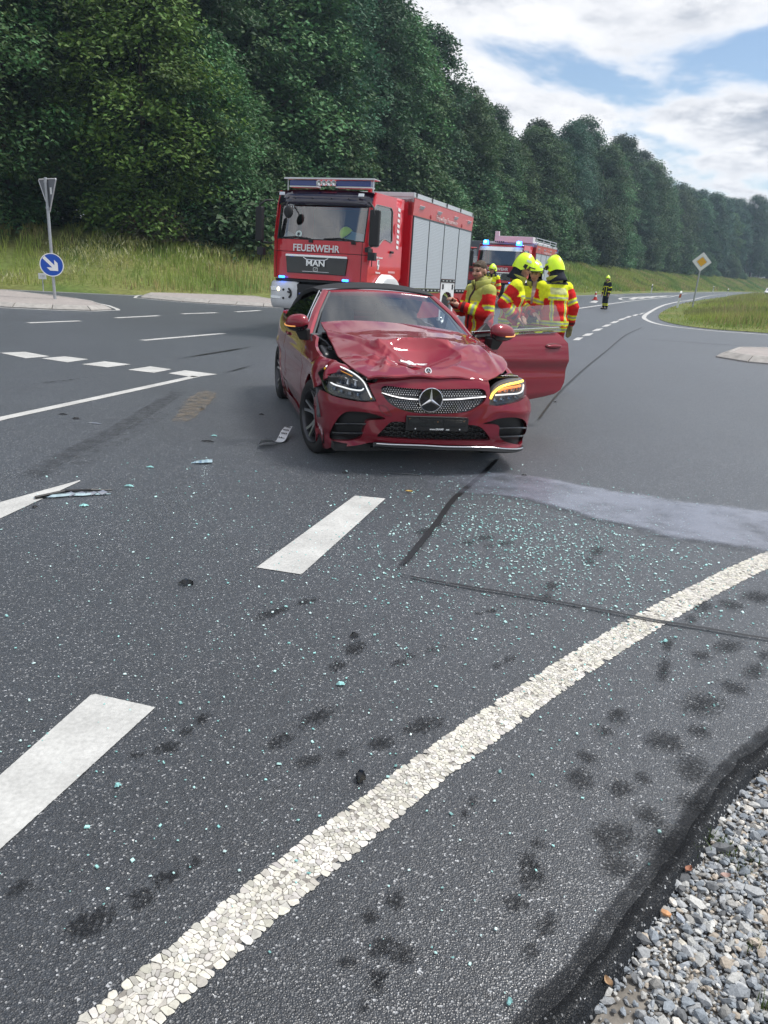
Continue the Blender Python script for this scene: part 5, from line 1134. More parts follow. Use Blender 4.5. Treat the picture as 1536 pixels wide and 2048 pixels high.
m = MB(); m.box((.62, .045, 1.026), (1.28, .02, .03), Td @ Matrix.Rotation(R(-2.0), 4, 'Y') @ Matrix.Translation((.03, 0, .022))); m.build('waist_trim', M_CHR, do, bevel=.006)
gl = [(.10, 1.0), (.20, 1.15), (.30, 1.225), (.42, 1.272), (.60, 1.292), (1.0, 1.318), (1.335, 1.333), (1.365, 1.2), (1.33, 1.05), (.8, 1.0)]
gy = lambda z: .05+.16*((z-1.0)/.35)
patch('door_window', M_SIDE, dens(gl, .05), [], lambda P: np.array([tuple(Td @ Vector((s, gy(z), z))) for s, z in P]), .08, do)
m = MB(); m.add([tuple(Td @ Vector(p)) for p in ((.02, .03, 1.0), (.30, .03, 1.02), (.20, .075, 1.14), (.02, .05, 1.03), (.02, .07, 1.0), (.30, .07, 1.02), (.20, .10, 1.14), (.02, .08, 1.03))], [(0, 1, 2, 3), (7, 6, 5, 4), (0, 4, 5, 1), (1, 5, 6, 2), (2, 6, 7, 3), (3, 7, 4, 0)]); m.build('window_corner', M_BLK, do)
mirror_mesh(1, 'door_mirror', do, Td @ Matrix.Translation((.265, -.085, 1.062)) @ Matrix.Rotation(R(2), 4, 'Z') @ Matrix.Scale(1.18, 4, (1, 0, 0)) @ Matrix.Scale(1.08, 4))
m = MB(); m.hexa([tuple(Td @ Vector(p)) for p in ((.14, -.05, .90), (.24, -.05, .90), (.24, .03, .90), (.14, .03, .90), (.14, -.1, 1.03), (.28, -.1, 1.03), (.28, .02, 1.03), (.14, .02, 1.03))]); m.build('mirror_arm', M_BLK, do, bevel=.015)

# --- wheels
def wheel(x, y, steer, sg):
    T = Matrix.Translation((x, y, .335)) @ Matrix.Rotation(steer, 4, 'Z') @ Matrix.Rotation(R(90)*sg, 4, 'Y')     # local +Z points outward
    w_ = MB(); w_.lathe([(.232, .10), (.245, .112), (.275, .118), (.305, .112), (.322, .10), (.333, .075), (.335, 0), (.333, -.075), (.322, -.1), (.25, -.11), (.232, -.1)], 56, T, closed=True); ty = w_.build('wheel', M_RUB, CAR, smooth=35)
    w_ = MB(); w_.lathe([(.236, .112), (.232, .116), (.224, .108), (.218, .085), (.212, -.09), (.06, -.06), (.055, .02)], 56, T); w_.build('rim', mat('rim_dark', (.07, .07, .075), .35, metal=.7), ty, smooth=40)
    w_ = MB()
    for k in range(5):
        a = 2*math.pi*k/5
        for d in (-.21, .21):
            P = []
            for rr_, aw, zz0 in ((.05, .020, .062), (.12, .017, .072), (.18, .015, .086), (.222, .016, .098)):
                t = a+d*(rr_/.22)**.7; c = Vector((rr_*math.cos(t), rr_*math.sin(t), zz0)); v = Vector((-math.sin(t), math.cos(t), 0)); P.append([c-v*aw-Vector((0, 0, .02)), c-v*aw*.8, c+v*aw*.8, c+v*aw-Vector((0, 0, .02))])
            w_.grid(np.array(P), T)
    w_.lathe([(0, .078), (.03, .078), (.058, .066), (.062, .04)], 24, T); w_.build('spokes', mat('spoke_metal', (.36, .37, .39), .28, metal=.9), ty, smooth=40)
    w_ = MB(); w_.lathe([(.06, .0), (.165, .0), (.17, -.02), (.06, -.02)], 36, T, closed=True); w_.build('brake_disc', mat('brake_steel', (.22, .21, .2), .4, metal=.9), ty, smooth=40)
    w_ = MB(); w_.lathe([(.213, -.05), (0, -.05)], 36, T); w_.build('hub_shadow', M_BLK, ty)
wheel(-.79, 0, R(12), -1); wheel(.785, 0, R(12), 1); wheel(-.775, 2.84, 0, -1); wheel(.775, 2.84, 0, 1)
# ============================================================ fire engines
# truck frame: X to the truck's left, Y rearwards from the cab front, Z up
M_FRED = mat('fire_red', (.56, .010, .022), .35, coat=.8, noise=.06, nscale=2); M_FRED2 = mat('fire_red_dusty', (.34, .03, .03), .55, noise=.25, nscale=3)
M_VIS = mat('sun_visor', (.018, .012, .030), .12, coat=1.0, alpha=1); M_TGL = glass_mat('truck_glass', (.66, .72, .72), 1.5, .17); M_TWH = mat('white_plastic', (.72, .73, .74), .4, coat=.3, noise=.06, nscale=5)
M_SHUT = bpy.data.materials.new('roller_shutter'); M_SHUT.use_nodes = True
_t = M_SHUT.node_tree; _p = _t.nodes['Principled BSDF']; _p.inputs['Base Color'].default_value = (.48, .52, .56, 1); _p.inputs['Metallic'].default_value = .35; _p.inputs['Roughness'].default_value = .42
_c = N(_t, 'ShaderNodeTexCoord'); _s = N(_t, 'ShaderNodeSeparateXYZ'); LK(_t, _c.outputs['Object'], _s.inputs[0]); _w = MATH(_t, 'PINGPONG', _s.outputs[2], .018); _b = N(_t, 'ShaderNodeBump', i_Strength=.6, i_Distance=.012); LK(_t, MR(_t, _w, 0, .006), _b.inputs['Height']); LK(_t, _b.outputs[0], _p.inputs['Normal'])
LK(_t, MIXC(_t, MR(_t, _w, 0, .003), (.30, .33, .36), (.50, .54, .58)), _p.inputs['Base Color'])
M_SIL = mat('silver_sheet', (.62, .63, .64), .35, metal=.7, noise=.08, nscale=3); M_BLUEL = mat('blue_lamp', (.01, .035, .22), .12, coat=1.0); M_BLUEON = mat('blue_flash', (.05, .2, .8), .2, emit=(.02, .16, 1.0), es=5.0); M_CYAN = mat('blue_flash_core', (.2, .7, .9), .2, emit=(.1, .75, 1.0), es=6.0)
M_HEADL = mat('lamp_glass', (.75, .78, .80), .08, metal=.4); M_HEADON = mat('lit_headlamp', (.9, .8, .6), .2, emit=(1, .80, .48), es=2.2)
M_TDARK = mat('truck_black', (.018, .018, .02), .55); M_WTXT = mat('white_lettering', (.80, .80, .80), .5); M_CABIN = mat('cab_lining', (.05, .05, .052), .8)
def fire_engine(name, label, loc, yaw, pitch, first=True):
    t = thing(name, label, 'fire engine', loc); t.rotation_euler = (R(-pitch), 0, R(-yaw))
    yf = lambda x: .17*np.abs(np.asarray(x, float)/1.13)**5
    def face(x, z): return yf(x)+np.interp(z, [1.2, 2.08, 2.80, 3.08], [.0, .03, .19, .30])
    def grd(xs, zs, off=0.0): return np.array([[(x, float(face(x, z))+off, z) for x in xs] for z in zs])
    cab = MB(); X = np.linspace(-1.13, 1.13, 25)
    cab.grid(grd(X, np.linspace(1.27, 1.82, 5))); cab.grid(grd(X, np.linspace(1.835, 2.085, 4)))
    for s in (-1, 1): cab.grid(grd(np.linspace(s*1.035, s*1.13, 4), np.linspace(2.085, 2.80, 9)))
    cab.grid(grd(X, np.linspace(2.80, 3.06, 3), .03))
    rz_ = np.linspace(.30, 2.14, 8); cab.grid(np.array([[(x, y, 3.05+.06*(1-(x/1.13)**4)+.03*(y-.3)/1.8-(.05 if y > 2.1 else 0)) for x in X] for y in rz_]))
    cab.grid(np.array([[(x, 2.14, z) for x in (-1.13, 1.13)] for z in (1.3, 3.1)])); cab.grid(np.array([[(x, y, 1.30) for x in (-1.1, 1.1)] for y in (.1, 2.14)]))
    cab.build('cab', M_FRED, t, smooth=40)
    win = [(.27, 2.06), (.33, 2.45), (.40, 2.80), (.50, 2.86), (1.35, 2.87), (1.44, 2.80), (1.50, 2.18), (1.42, 2.15), (1.05, 2.20), (.92, 2.17), (.72, 2.05), (.62, 2.02), (.32, 2.02)]
    door = [(.17, 1.46), (.19, 2.08), (.36, 2.82), (.47, 3.02), (1.55, 3.02), (1.62, 2.9), (1.66, 2.1), (1.66, 1.46)]
    rest = [(.17, 1.28), (.17, 1.46), (1.66, 1.46), (1.66, 2.1), (1.62, 2.9), (1.55, 3.02), (.47, 3.02), (.36, 2.82), (.19, 2.08), (.16, 2.08), (.30, 2.82), (.42, 3.09), (2.14, 3.12), (2.16, 1.40), (2.02, 1.30), (.9, 1.28)]
    for s in (-1, 1):
        fn = lambda P: np.stack([np.full(len(P), s*1.135), P[:, 0], P[:, 1]], -1)
        d = patch('cab_door', M_FRED, dens(door, .1), [dens(win, .1)], fn, .15, t, rim=.03, rimdir=(-s, 0, 0)); patch('door_glass', M_TGL, dens(win, .2), [], lambda P: fn(P)-np.array((s*.012, 0, 0)), .3, d)
        m = MB(); m.tube([tuple(p) for p in fn(np.vstack([dens(win, .12), dens(win, .12)[:1]]))], .012, 5, cap=False); m.build('window_seal', mat('seal_grey', (.22, .2, .2), .5), d, smooth=60)
        patch('cab_side', M_FRED, dens(rest, .1), [], lambda P: fn(P)-np.array((s*.006, 0, 0)), .2, t, rim=.02, rimdir=(-s, 0, 0))
    A = grd(np.linspace(-1.035, 1.035, 17), np.linspace(2.085, 2.80, 8), .012); m = MB(); m.grid(A); m.build('windscreen', M_TGL, t, smooth=80)
    m = MB(); m.tube([tuple(p) for p in np.vstack([A[0], A[1:, -1], A[-1][::-1][1:], A[::-1][1:, 0]])], .016, 6, cap=False); m.build('windscreen_seal', M_TDARK, t, smooth=60)
    for xa_, xb_ in ((-.85, -.15), (.15, .85)):
        m = MB(); m.tube([(xa_, float(face(xa_, 2.12))-.01, 2.11), ((xa_+xb_)/2, float(face(0, 2.14))-.02, 2.135), (xb_, float(face(xb_, 2.10))-.02, 2.10)], .012, 5); m.box((xb_, .02, 2.06), (.09, .05, .07)); m.build('wiper', M_TDARK, t)
    for pts in ([(x, float(face(x, 1.828))+.004, 1.828) for x in X], [(1.01, float(face(1.01, z))-.002, z) for z in (1.28, 1.6, 1.82, 2.08)], [(-1.03, float(face(1.03, z))-.002, z) for z in (1.28, 1.6, 1.82, 2.08)]):
        m = MB(); m.tube(pts, .006, 4); m.build('panel_seam', mat('seam_dark_red', (.06, .004, .006), .5), t)
    # interior
    m = MB(); m.box((0, .42, 2.0), (2.1, .55, .16)); m.box((0, 1.9, 2.1), (2.1, .08, 1.5)); m.build('dashboard', M_CABIN, t, bevel=.03)
    for sx_ in (-.6, .6):
        m = MB(); m.box((sx_, 1.4, 1.7), (.5, .5, .2)); m.box((sx_, 1.68, 2.1), (.5, .14, .75)); m.box((sx_, 1.7, 2.56), (.28, .1, .2)); m.build('seat', M_CABIN, t, bevel=.05)
    # grille
    gr = MB(); gr.hexa([(-.70, -.012, 1.385), (.70, -.012, 1.385), (.70, .05, 1.385), (-.70, .05, 1.385), (-.74, -.005, 1.735), (.74, -.005, 1.735), (.74, .05, 1.735), (-.74, .05, 1.735)]); g_ = gr.build('radiator_panel', M_BLKG, t, bevel=.012)
    m = MB(); m.hexa([(-.745, -.03, 1.725), (.745, -.03, 1.725), (.745, .04, 1.725), (-.745, .04, 1.725), (-.725, -.03, 1.775), (.725, -.03, 1.775), (.725, .04, 1.775), (-.725, .04, 1.775)]); m.build('chrome_bar', M_CHR, g_, bevel=.008)
    m = MB(); m.tube([(-.30, -.02, 1.715), (-.22, -.02, 1.675), (0, -.02, 1.668), (.22, -.02, 1.675), (.30, -.02, 1.715)], .012, 5); m.tube([(-.32, -.018, 1.43), (.32, -.018, 1.43)], .005, 5); m.build('grille_trim', M_CHR, g_)
    text_mesh('maker_letters', 'MAN', .165, M_CHR, g_, Matrix.Translation((0, -.028, 1.60)) @ Matrix.Rotation(R(90), 4, 'X'), .008, bold=.004, sx=1.25)
    m = MB()
    for a, b in (((-.05, 1.515), (.05, 1.515)), ((.05, 1.515), (.05, 1.445)), ((.05, 1.445), (-.05, 1.445)), ((-.05, 1.445), (-.05, 1.515)), ((-.03, 1.46), (.0, 1.49)), ((0, 1.49), (.03, 1.46)), ((0, 1.49), (.03, 1.50))): m.tube([(a[0], -.02, a[1]), (b[0], -.02, b[1])], .006, 4)
    m.build('emblem', M_CHR, g_)
    text_mesh('lettering', 'FEUERWEHR', .20, M_WTXT, t, Matrix.Translation((-.02, .005, 1.905)) @ Matrix.Rotation(R(88), 4, 'X'), .004, bold=.004, sx=.98)
    # bumper
    for s in (-1, 1):
        b = MB(); rows = []
        for z, o in ((.62, .10), (.66, .03), (.80, -.02), (1.02, -.02), (1.16, .02), (1.20, .09)): rows.append([(s*.44, .01+o, z), (s*.50, -.07+o, z), (s*.85, -.06+o, z), (s*1.06, -.01+o, z), (s*1.16, .12+o, z), (s*1.18, .45+o*.5, z), (s*1.18, .62, z)])
        rows.append([(p[0], .4, 1.20) for p in rows[-1]]); b.grid(np.array(rows)); bo_ = b.build('bumper_corner', M_TWH, t, smooth=45)
        for z, h_ in ((1.03, .095), (.85, .065)):
            m = MB(); m.hexa([(s*.80, -.088, z-h_/2), (s*1.07, -.052, z-h_/2), (s*1.07, .05, z-h_/2), (s*.80, .05, z-h_/2), (s*.80, -.088, z+h_/2), (s*1.09, -.045, z+h_/2), (s*1.09, .05, z+h_/2), (s*.80, .05, z+h_/2)]); l_ = m.build('lamp_unit', M_HEADL, bo_, bevel=.012)
            if z > 1:
                m = MB(); m.lathe([(0, .004), (.035, .002), (.042, -.004)], 16, Matrix.Translation((s*.86, -.083, z)) @ Matrix.Rotation(R(90), 4, 'X')); m.build('headlamp', M_HEADON, l_)
            m = MB(); m.lathe([(0, .004), (.022, .002), (.026, -.01)], 12, Matrix.Translation((s*.735, -.10, z-.01)) @ Matrix.Rotation(R(90), 4, 'X')); m.build('bumper_hole', M_TDARK, bo_)
        m = MB(); m.tube([(s*.60, -.10, 1.05), (s*.54, -.12, 1.0), (s*.53, -.12, .92), (s*.58, -.11, .86)], .022, 7); m.tube([(s*.62, -.10, .98), (s*.55, -.13, .97)], .02, 6); m.build('shackle', M_TDARK, bo_, smooth=60)
    m = MB(); m.box((0, .10, .98), (.92, .2, .36)); m.box((0, .12, 1.23), (2.0, .2, .06)); m.build('bumper_recess', M_TDARK, t, bevel=.02)
    m = MB(); m.box((-.10, -.06, .92), (.52, .012, .11)); pl_ = m.build('number_plate', M_WTXT, t); m = MB(); m.box((-.34, -.068, .92), (.045, .004, .10)); m.build('euro_band', mat('plate_blue', (.01, .06, .5), .4), pl_)
    for x in (-.81, .72):
        m = MB(); m.box((x, -.035, 1.29), (.13, .06, .045)); m.build('grille_flasher', M_BLUEON, t, bevel=.012)
    # mirrors
    for s in (-1, 1):
        m = MB(); m.tube([(s*1.12, .10, 2.86), (s*1.22, -.06, 2.84), (s*1.33, -.12, 2.74), (s*1.36, -.12, 2.6)], .022, 7); m.tube([(s*1.33, -.10, 2.0), (s*1.14, .1, 1.98)], .016, 6); ar = m.build('mirror_arm', M_TDARK, t, smooth=60)
        for z, h_ in ((2.45, .52), (2.12, .24)):
            m = MB(); m.hexa([(s*1.26, -.16, z-h_/2), (s*1.46, -.10, z-h_/2), (s*1.46, -.01, z-h_/2), (s*1.26, -.03, z-h_/2), (s*1.26, -.16, z+h_/2), (s*1.46, -.10, z+h_/2), (s*1.46, -.01, z+h_/2), (s*1.26, -.03, z+h_/2)]); m.build('mirror_head', M_TDARK, ar, bevel=.03, seg=3)
        m = MB(); m.box((s*1.32, -.06, 1.80), (.16, .12, .16)); m.tube([(s*1.32, -.06, 1.95), (s*1.32, -.06, 1.6)], .012, 6); m.build('kerb_mirror', M_TDARK, ar, bevel=.03, seg=3)
    if first:
        m = MB(); m.tube([(-.78, .12, 2.83), (-.72, -.05, 2.76), (-.66, -.10, 2.68)], .014, 6); m.ell((-.64, -.10, 2.62), (.11, .05, .13), 14, 8); m.build('front_mirror', M_TDARK, t, smooth=60)
    # wheels and wings
    for y in (1.25, 5.55):
        for s in (-1, 1):
            T = Matrix.Translation((s*1.05, y, .52)) @ Matrix.Rotation(R(90)*s, 4, 'Y'); m = MB(); m.lathe([(.27, .14), (.40, .16), (.49, .14), (.52, .08), (.52, -.08), (.49, -.16), (.27, -.15)], 40, T, closed=True); w_ = m.build('wheel', M_RUB, t, smooth=35)
            m = MB(); m.lathe([(.28, .13), (.25, .05), (.12, .02), (.11, .12), (0, .12)], 32, T); m.build('rim', M_ALU, w_, smooth=40)
    for s in (-1, 1):
        m = MB(); rows = []
        for x_, r0 in ((1.12, .62), (1.255, .62), (1.27, .655), (1.262, .78), (1.14, .86)): rows.append([(s*x_, 1.25+(r0+.08)*math.cos(R(a)) if a < 150 else 1.25+(r0+.08)*math.cos(R(a)), .56+min(r0*math.sin(R(a))*1.12, r0*.98+.06)) for a in np.linspace(2, 172, 17)])
        m.grid(np.array(rows)); m.build('wheel_arch', M_TWH, t, smooth=40)
    m = MB(); m.box((0, 3.9, .75), (1.1, 7.2, .35)); m.box((0, 1.2, 1.1), (1.9, 1.8, .3)); m.box((1.0, 2.9, .75), (.4, .8, .5)); m.build('chassis', M_TDARK, t)
    # body
    bx = MB(); bx.box((0, 5.0, 2.20), (2.46, 5.06, 2.0)); bx.build('equipment_body', M_FRED, t, bevel=.03)
    m = MB(); m.box((0, 5.0, 3.27), (2.50, 5.10, .10)); m.box((0, 2.49, 3.17), (2.50, .04, .14)); m.box((1.24, 5.0, 3.235), (.03, 5.1, .05)); rl = m.build('roof_gallery', M_SIL, t, bevel=.008)
    for y in (2.6, 3.75, 4.95, 6.2, 7.45):
        m = MB(); m.box((1.262, y, 3.27), (.012, .05, .09)); m.build('gallery_bracket', M_TDARK, rl)
    bays = [(2.53, 3.66), (3.70, 4.89), (4.93, 6.22), (6.27, 7.48)]
    for s in (-1, 1):
        for i, (a, b) in enumerate(bays):
            z0 = 1.45 if i == 2 else 1.19
            m = MB(); m.box((s*1.232, (a+b)/2, (z0+2.80)/2), (.03, b-a, 2.80-z0)); sh = m.build('roller_shutter', M_SHUT, t, bevel=.006)
            m = MB(); m.box((s*1.238, (a+b)/2, z0-.045), (.05, b-a, .075)); st_ = m.build('step_rail', M_TDARK, t, bevel=.008)
            for k in range(4):
                m = MB(); m.box((s*1.266, a+(b-a)*(k+.5)/4, z0-.045), (.008, .12, .035)); m.build('grip_mark', M_SIL, st_)
        m = MB()
        for y in (2.51, 3.68, 4.91, 6.245, 7.50): m.box((s*1.236, y, 2.0), (.04, .025, 1.62))
        m.box((s*1.236, 5.0, 2.815), (.04, 5.0, .025)); m.build('shutter_frame', mat('frame_dark', (.06, .07, .075), .5), t)
        m = MB(); m.hexa([(s*1.235, 2.47, 2.83), (s*1.235, 7.53, 2.83), (s*1.1, 7.53, 2.83), (s*1.1, 2.47, 2.83), (s*1.262, 2.47, 3.20), (s*1.262, 7.53, 3.20), (s*1.1, 7.53, 3.20), (s*1.1, 2.47, 3.20)]); pn = m.build('upper_panel', mat('fire_red_pale', (.50, .06, .06), .4, coat=.5), t)
        for y in (3.0, 4.35, 5.8, 7.1):
            m = MB(); m.hexa([(s*1.25, y-.14, 3.0), (s*1.25, y+.14, 3.0), (s*1.2, y+.14, 3.0), (s*1.2, y-.14, 3.0), (s*1.31, y-.13, 3.07), (s*1.31, y+.13, 3.07), (s*1.2, y+.13, 3.10), (s*1.2, y-.13, 3.10)]); m.build('scene_lamp', M_HEADL, pn, bevel=.01)
        for y in (3.75, 6.45):
            m = MB(); m.lathe([(0, .01), (.05, .006), (.055, 0)], 14, Matrix.Translation((s*1.248, y, 2.90)) @ Matrix.Rotation(R(90)*s, 4, 'Y')); m.build('marker_lamp', mat('red_lens', (.35, .01, .015), .2), pn)
        Tt = Matrix.Translation((s*1.252, 5.1, 2.915)) @ Matrix.Rotation(R(90)*s, 4, 'Z') @ Matrix.Rotation(R(86), 4, 'X'); text_mesh('side_lettering', 'Freiwillige Feuerwehr', .17, mat('pale_lettering', (.62, .50, .50), .5), pn, Tt, .002, sx=1.25)
        # lower skirt with the white wheel housing
        for a, b, z0 in ((2.5, 4.98, .45), (6.22, 7.1, .42)):
            m = MB(); m.box((s*1.215, (a+b)/2, (z0+1.08)/2), (.05, b-a, 1.08-z0)); m.build('skirt_panel', M_FRED2, t, bevel=.01)
        m = MB(); m.hexa([(s*1.24, 7.1, .42), (s*1.24, 7.12, .42), (s*1.18, 7.12, .42), (s*1.18, 7.1, .42), (s*1.24, 7.1, 1.08), (s*1.24, 7.52, 1.08), (s*1.18, 7.52, 1.08), (s*1.18, 7.1, 1.08)]); m.build('skirt_panel', M_FRED2, t)
        m = MB(); m.tube([(s*1.235, 7.50, 1.02), (s*1.235, 7.12, .45), (s*1.235, 6.25, .42)], .022, 5); m.build('skirt_edge', M_SIL, t)
        ow = [(4.98, .36), (4.98, 1.36), (6.20, 1.36), (6.20, .36), (6.06, .36), (6.04, .86), (5.98, 1.02), (5.86, 1.09), (5.32, 1.09), (5.18, 1.02), (5.12, .86), (5.10, .36)]
        patch('wheel_housing', M_TWH, dens(ow, .1), [], lambda P: np.stack([np.full(len(P), s*1.245), P[:, 0], P[:, 1]], -1), .2, t, rim=.05, rimdir=(-s, 0, 0))
        for y in (5.15, 6.02):
            m = MB(); m.box((s*1.25, y, 1.25), (.01, .12, .13)); m.build('vent_slot', M_TDARK, t)
        m = MB(); m.box((s*1.0, 5.55, .75), (.3, 1.2, .9)); 
    if first:
        # visor, roof bar with blue lights and four spot lamps
        m = MB(); rows = []
        for z, o in ((2.79, -.05), (2.84, -.10), (2.98, -.10), (3.06, -.04), (3.09, .02)): rows.append([(x, float(face(x, z))+o*(1-.35*abs(x)**6), z) for x in np.linspace(-1.10, 1.10, 21)])
        m.grid(np.array(rows)); v_ = m.build('sun_visor', M_VIS, t, smooth=60)
        for x in (-.93, .93):
            m = MB(); m.box((x, .13, 3.0), (.13, .03, .07), rot=Matrix.Rotation(R(-18), 3, 'X')); m.build('visor_lamp', M_HEADL, v_, bevel=.01)
        for x in (-.62, -.2, .25, .65):
            m = MB(); m.lathe([(0, .006), (.014, .004), (.018, 0)], 8, Matrix.Translation((x, .12, 2.92)) @ Matrix.Rotation(R(90), 4, 'X')); m.build('visor_clip', M_TDARK, v_)
        rb = MB(); rb.box((.12, .38, 3.325), (2.10, .34, .02)); rb.box((.12, .205, 3.318), (2.10, .014, .034))
        for x in (-.88, 1.12): rb.cyl((x, .30, 3.08), (x, .30, 3.32), .014, n=7)
        rb = rb.build('roof_bar', M_SIL, t, bevel=.004)
        for x, w_ in ((-.50, .64), (.68, .80)):
            m = MB(); m.box((x, .36, 3.235), (w_, .22, .12)); m.build('blue_light', M_BLUEL, rb, bevel=.015)
            m = MB(); m.box((x, .36, 3.165), (w_*1.02, .2, .03)); m.build('lamp_base', M_SIL, rb)
        for k in range(4):
            T = Matrix.Translation((-.10+k*.115, .24, 3.235)) @ Matrix.Rotation(R(90), 4, 'X'); m = MB(); m.lathe([(0, -.02), (.042, .0), (.052, .03), (.058, .03), (.05, -.06), (0, -.07)], 20, T); m.build('spot_lamp', M_CHR, rb, smooth=35)
        text_mesh('call_sign', '4/71', .10, M_WTXT, t, Matrix.Translation((-.72, .15, 2.755)) @ Matrix.Rotation(R(77), 4, 'X'), .001, bold=.002)
        # door crest and lettering
        Ts = Matrix.Translation((1.139, .74, 1.66)) @ Matrix.Rotation(R(90), 4, 'Z') @ Matrix.Rotation(R(90), 4, 'X')
        text_mesh('door_lettering', 'Freiwillige Feuerwehr', .055, M_WTXT, t, Ts @ Matrix.Translation((0, .145, 0)), .001, bold=.001); text_mesh('door_lettering', 'Waldershof', .055, M_WTXT, t, Ts @ Matrix.Translation((0, -.17, 0)), .001, bold=.001)
        m = MB(); m.add([Ts @ Vector(p) for p in ((-.06, .10, .001), (.06, .10, .001), (.06, -.03, .001), (.035, -.09, .001), (0, -.12, .001), (-.035, -.09, .001), (-.06, -.03, .001))], [tuple(range(7))]); cr_ = m.build('door_crest', M_WTXT, t)
        m = MB(); m.add([Ts @ Vector(p) for p in ((0, .09, .002), (.05, .09, .002), (.05, .0, .002), (0, .0, .002))], [(0, 1, 2, 3)]); m.add([Ts @ Vector(p) for p in ((-.045, -.02, .002), (.0, -.02, .002), (0, -.1, .002), (-.03, -.075, .002))], [(0, 1, 2, 3)]); m.build('crest_field', M_BLKG, cr_)
        for k in range(8):
            z = 2.05+k*.115; m = MB(); m.add([(1.138, 1.76, z), (1.138, 1.90, z-.02), (1.138, 1.90, z+.045), (1.138, 1.76, z+.065)], [(0, 1, 2, 3)]); m.build('reflective_mark', M_WTXT, t)
        m = MB(); m.box((1.139, 1.55, 1.52), (.004, .42, .045)); m.build('sill_lettering', mat('pale_red_print', (.6, .3, .3), .5), t)
        m = MB(); m.box((1.16, 1.45, 1.95), (.05, .16, .05)); m.box((1.16, .1, 1.93), (.08, .22, .10)); m.build('grab_handle', M_TDARK, t, bevel=.015)
        m = MB(); m.cyl((.75, 1.0, 3.12), (.75, 1.0, 3.22), .05, .045, 12); m.build('roof_beacon', mat('red_lens'), t)
    else:
        m = MB(); rows = []
        for z, o in ((2.78, .0), (2.95, .03), (3.06, .10), (3.10, .3)): rows.append([(x, float(face(x, z))+o-.02, z) for x in np.linspace(-1.12, 1.12, 17)])
        m.grid(np.array(rows)); m.build('roof_cap', M_TWH, t, smooth=50)
        m = MB(); m.box((0, .02, 1.90), (1.9, .03, .26)); m.build('letter_band', mat('band_red', (.36, .012, .03), .4), t)
        for x in (-.82, .86):
            m = MB(); m.cyl((x, .42, 3.06), (x, .42, 3.27), .15, .12, 16); bl = m.build('blue_light', M_BLUEON, t, smooth=50, bevel=.02); m = MB(); m.ell((x, .28, 3.19), (.09, .06, .07), 12, 8); m.build('flash_core', M_CYAN, bl)
        m = MB(); m.box((.15, 2.2, 3.42), (2.0, .5, .30)); m.box((.1, 4.8, 3.38), (1.6, 4.6, .1)); m.box((-.74, 2.0, 3.66), (.22, .1, .26)); m.build('roof_box', mat('pale_locker', (.70, .66, .70), .45), t, bevel=.01)
        m = MB()
        for y in (2.6, 4.2, 5.8, 7.3): m.cyl((1.18, y, 3.3), (1.18, y, 3.56), .02, n=6)
        m.tube([(1.18, 2.5, 3.56), (1.18, 7.4, 3.56)], .022, 6); m.tube([(1.18, 2.5, 3.43), (1.18, 7.4, 3.43)], .015, 6); m.build('roof_rail', M_SIL, t)
        m = MB(); m.box((1.27, 7.45, 3.12), (.06, .22, .22)); m.build('rear_blue_light', M_BLUEL, t, bevel=.01)
        for k in range(5):
            m = MB(); m.lathe([(0, .0), (.03, .0), (.035, .03)], 10, Matrix.Translation((-.25+k*.1, .16, 3.20)) @ Matrix.Rotation(R(90), 4, 'X')); m.build('spot_lamp', M_TDARK, t)
        # cab door standing open on the truck's right side
        m = MB()
        for a, b in (((-1.14, .2, 1.35), (-1.75, -.1, 1.35)), ((-1.75, -.1, 1.35), (-1.75, -.1, 2.85)), ((-1.75, -.1, 2.85), (-1.2, .17, 2.85)), ((-1.14, .2, 2.1), (-1.75, -.1, 2.1))): m.tube([a, b], .05, 6)
        m.hexa([(-1.15, .16, 1.35), (-1.74, -.12, 1.35), (-1.74, -.06, 1.35), (-1.15, .22, 1.35), (-1.15, .16, 2.1), (-1.74, -.12, 2.1), (-1.74, -.06, 2.1), (-1.15, .22, 2.1)]); d = m.build('open_cab_door', M_FRED2, t); d['label'] = 'cab door standing open'
        m = MB(); m.add([(-1.16, .19, 2.1), (-1.73, -.09, 2.1), (-1.73, -.09, 2.82), (-1.2, .17, 2.82)], [(0, 1, 2, 3)]); m.build('door_glass', M_TGL, d)
    return t
FE1 = fire_engine('fire_engine', 'large red fire engine with silver roller shutters and dark sun visor behind the convertible', (-1.765, 17.34, 0), 21, .8)
FE2 = fire_engine('fire_engine', 'second fire engine farther back with both blue roof lights flashing', (4.70, 38.2, -.06), 23, .5, first=False); FE2.scale = (.96, .96, .95)

# things lying on the first engine's dashboard
def on_truck(x, y, z): return FE1.matrix_basis @ Vector((x, y, z))
M_NEON = mat('neon_helmet', (.62, .86, .015), .35, coat=.5, emit=(.55, .85, .01), es=.10)
def sheet_of(name, label, pts, m, cat):
    c = on_truck(*np.mean(pts, 0)); o = thing(name, label, cat, tuple(c)); b = MB(); q = [on_truck(*p)-c for p in pts]; b.add(q+[p+Vector((0, .004, .004)) for p in q], [(0, 1, 2, 3), (7, 6, 5, 4), (0, 4, 5, 1), (1, 5, 6, 2), (2, 6, 7, 3), (3, 7, 4, 0)]); b.build('sheet', m, o); return o
sheet_of('paper', 'pale blue paper leaning in the right corner of the fire engine windscreen', [(.58, .15, 2.10), (.98, .20, 2.10), (.98, .30, 2.24), (.64, .22, 2.30)], mat('pale_blue_paper', (.30, .52, .68), .7), 'paper')
sheet_of('paper', 'crumpled light paper in the left corner of the fire engine windscreen', [(-.95, .22, 2.11), (-.66, .18, 2.11), (-.68, .26, 2.19), (-.86, .3, 2.25)], mat('pale_paper', (.42, .52, .56), .7), 'paper')
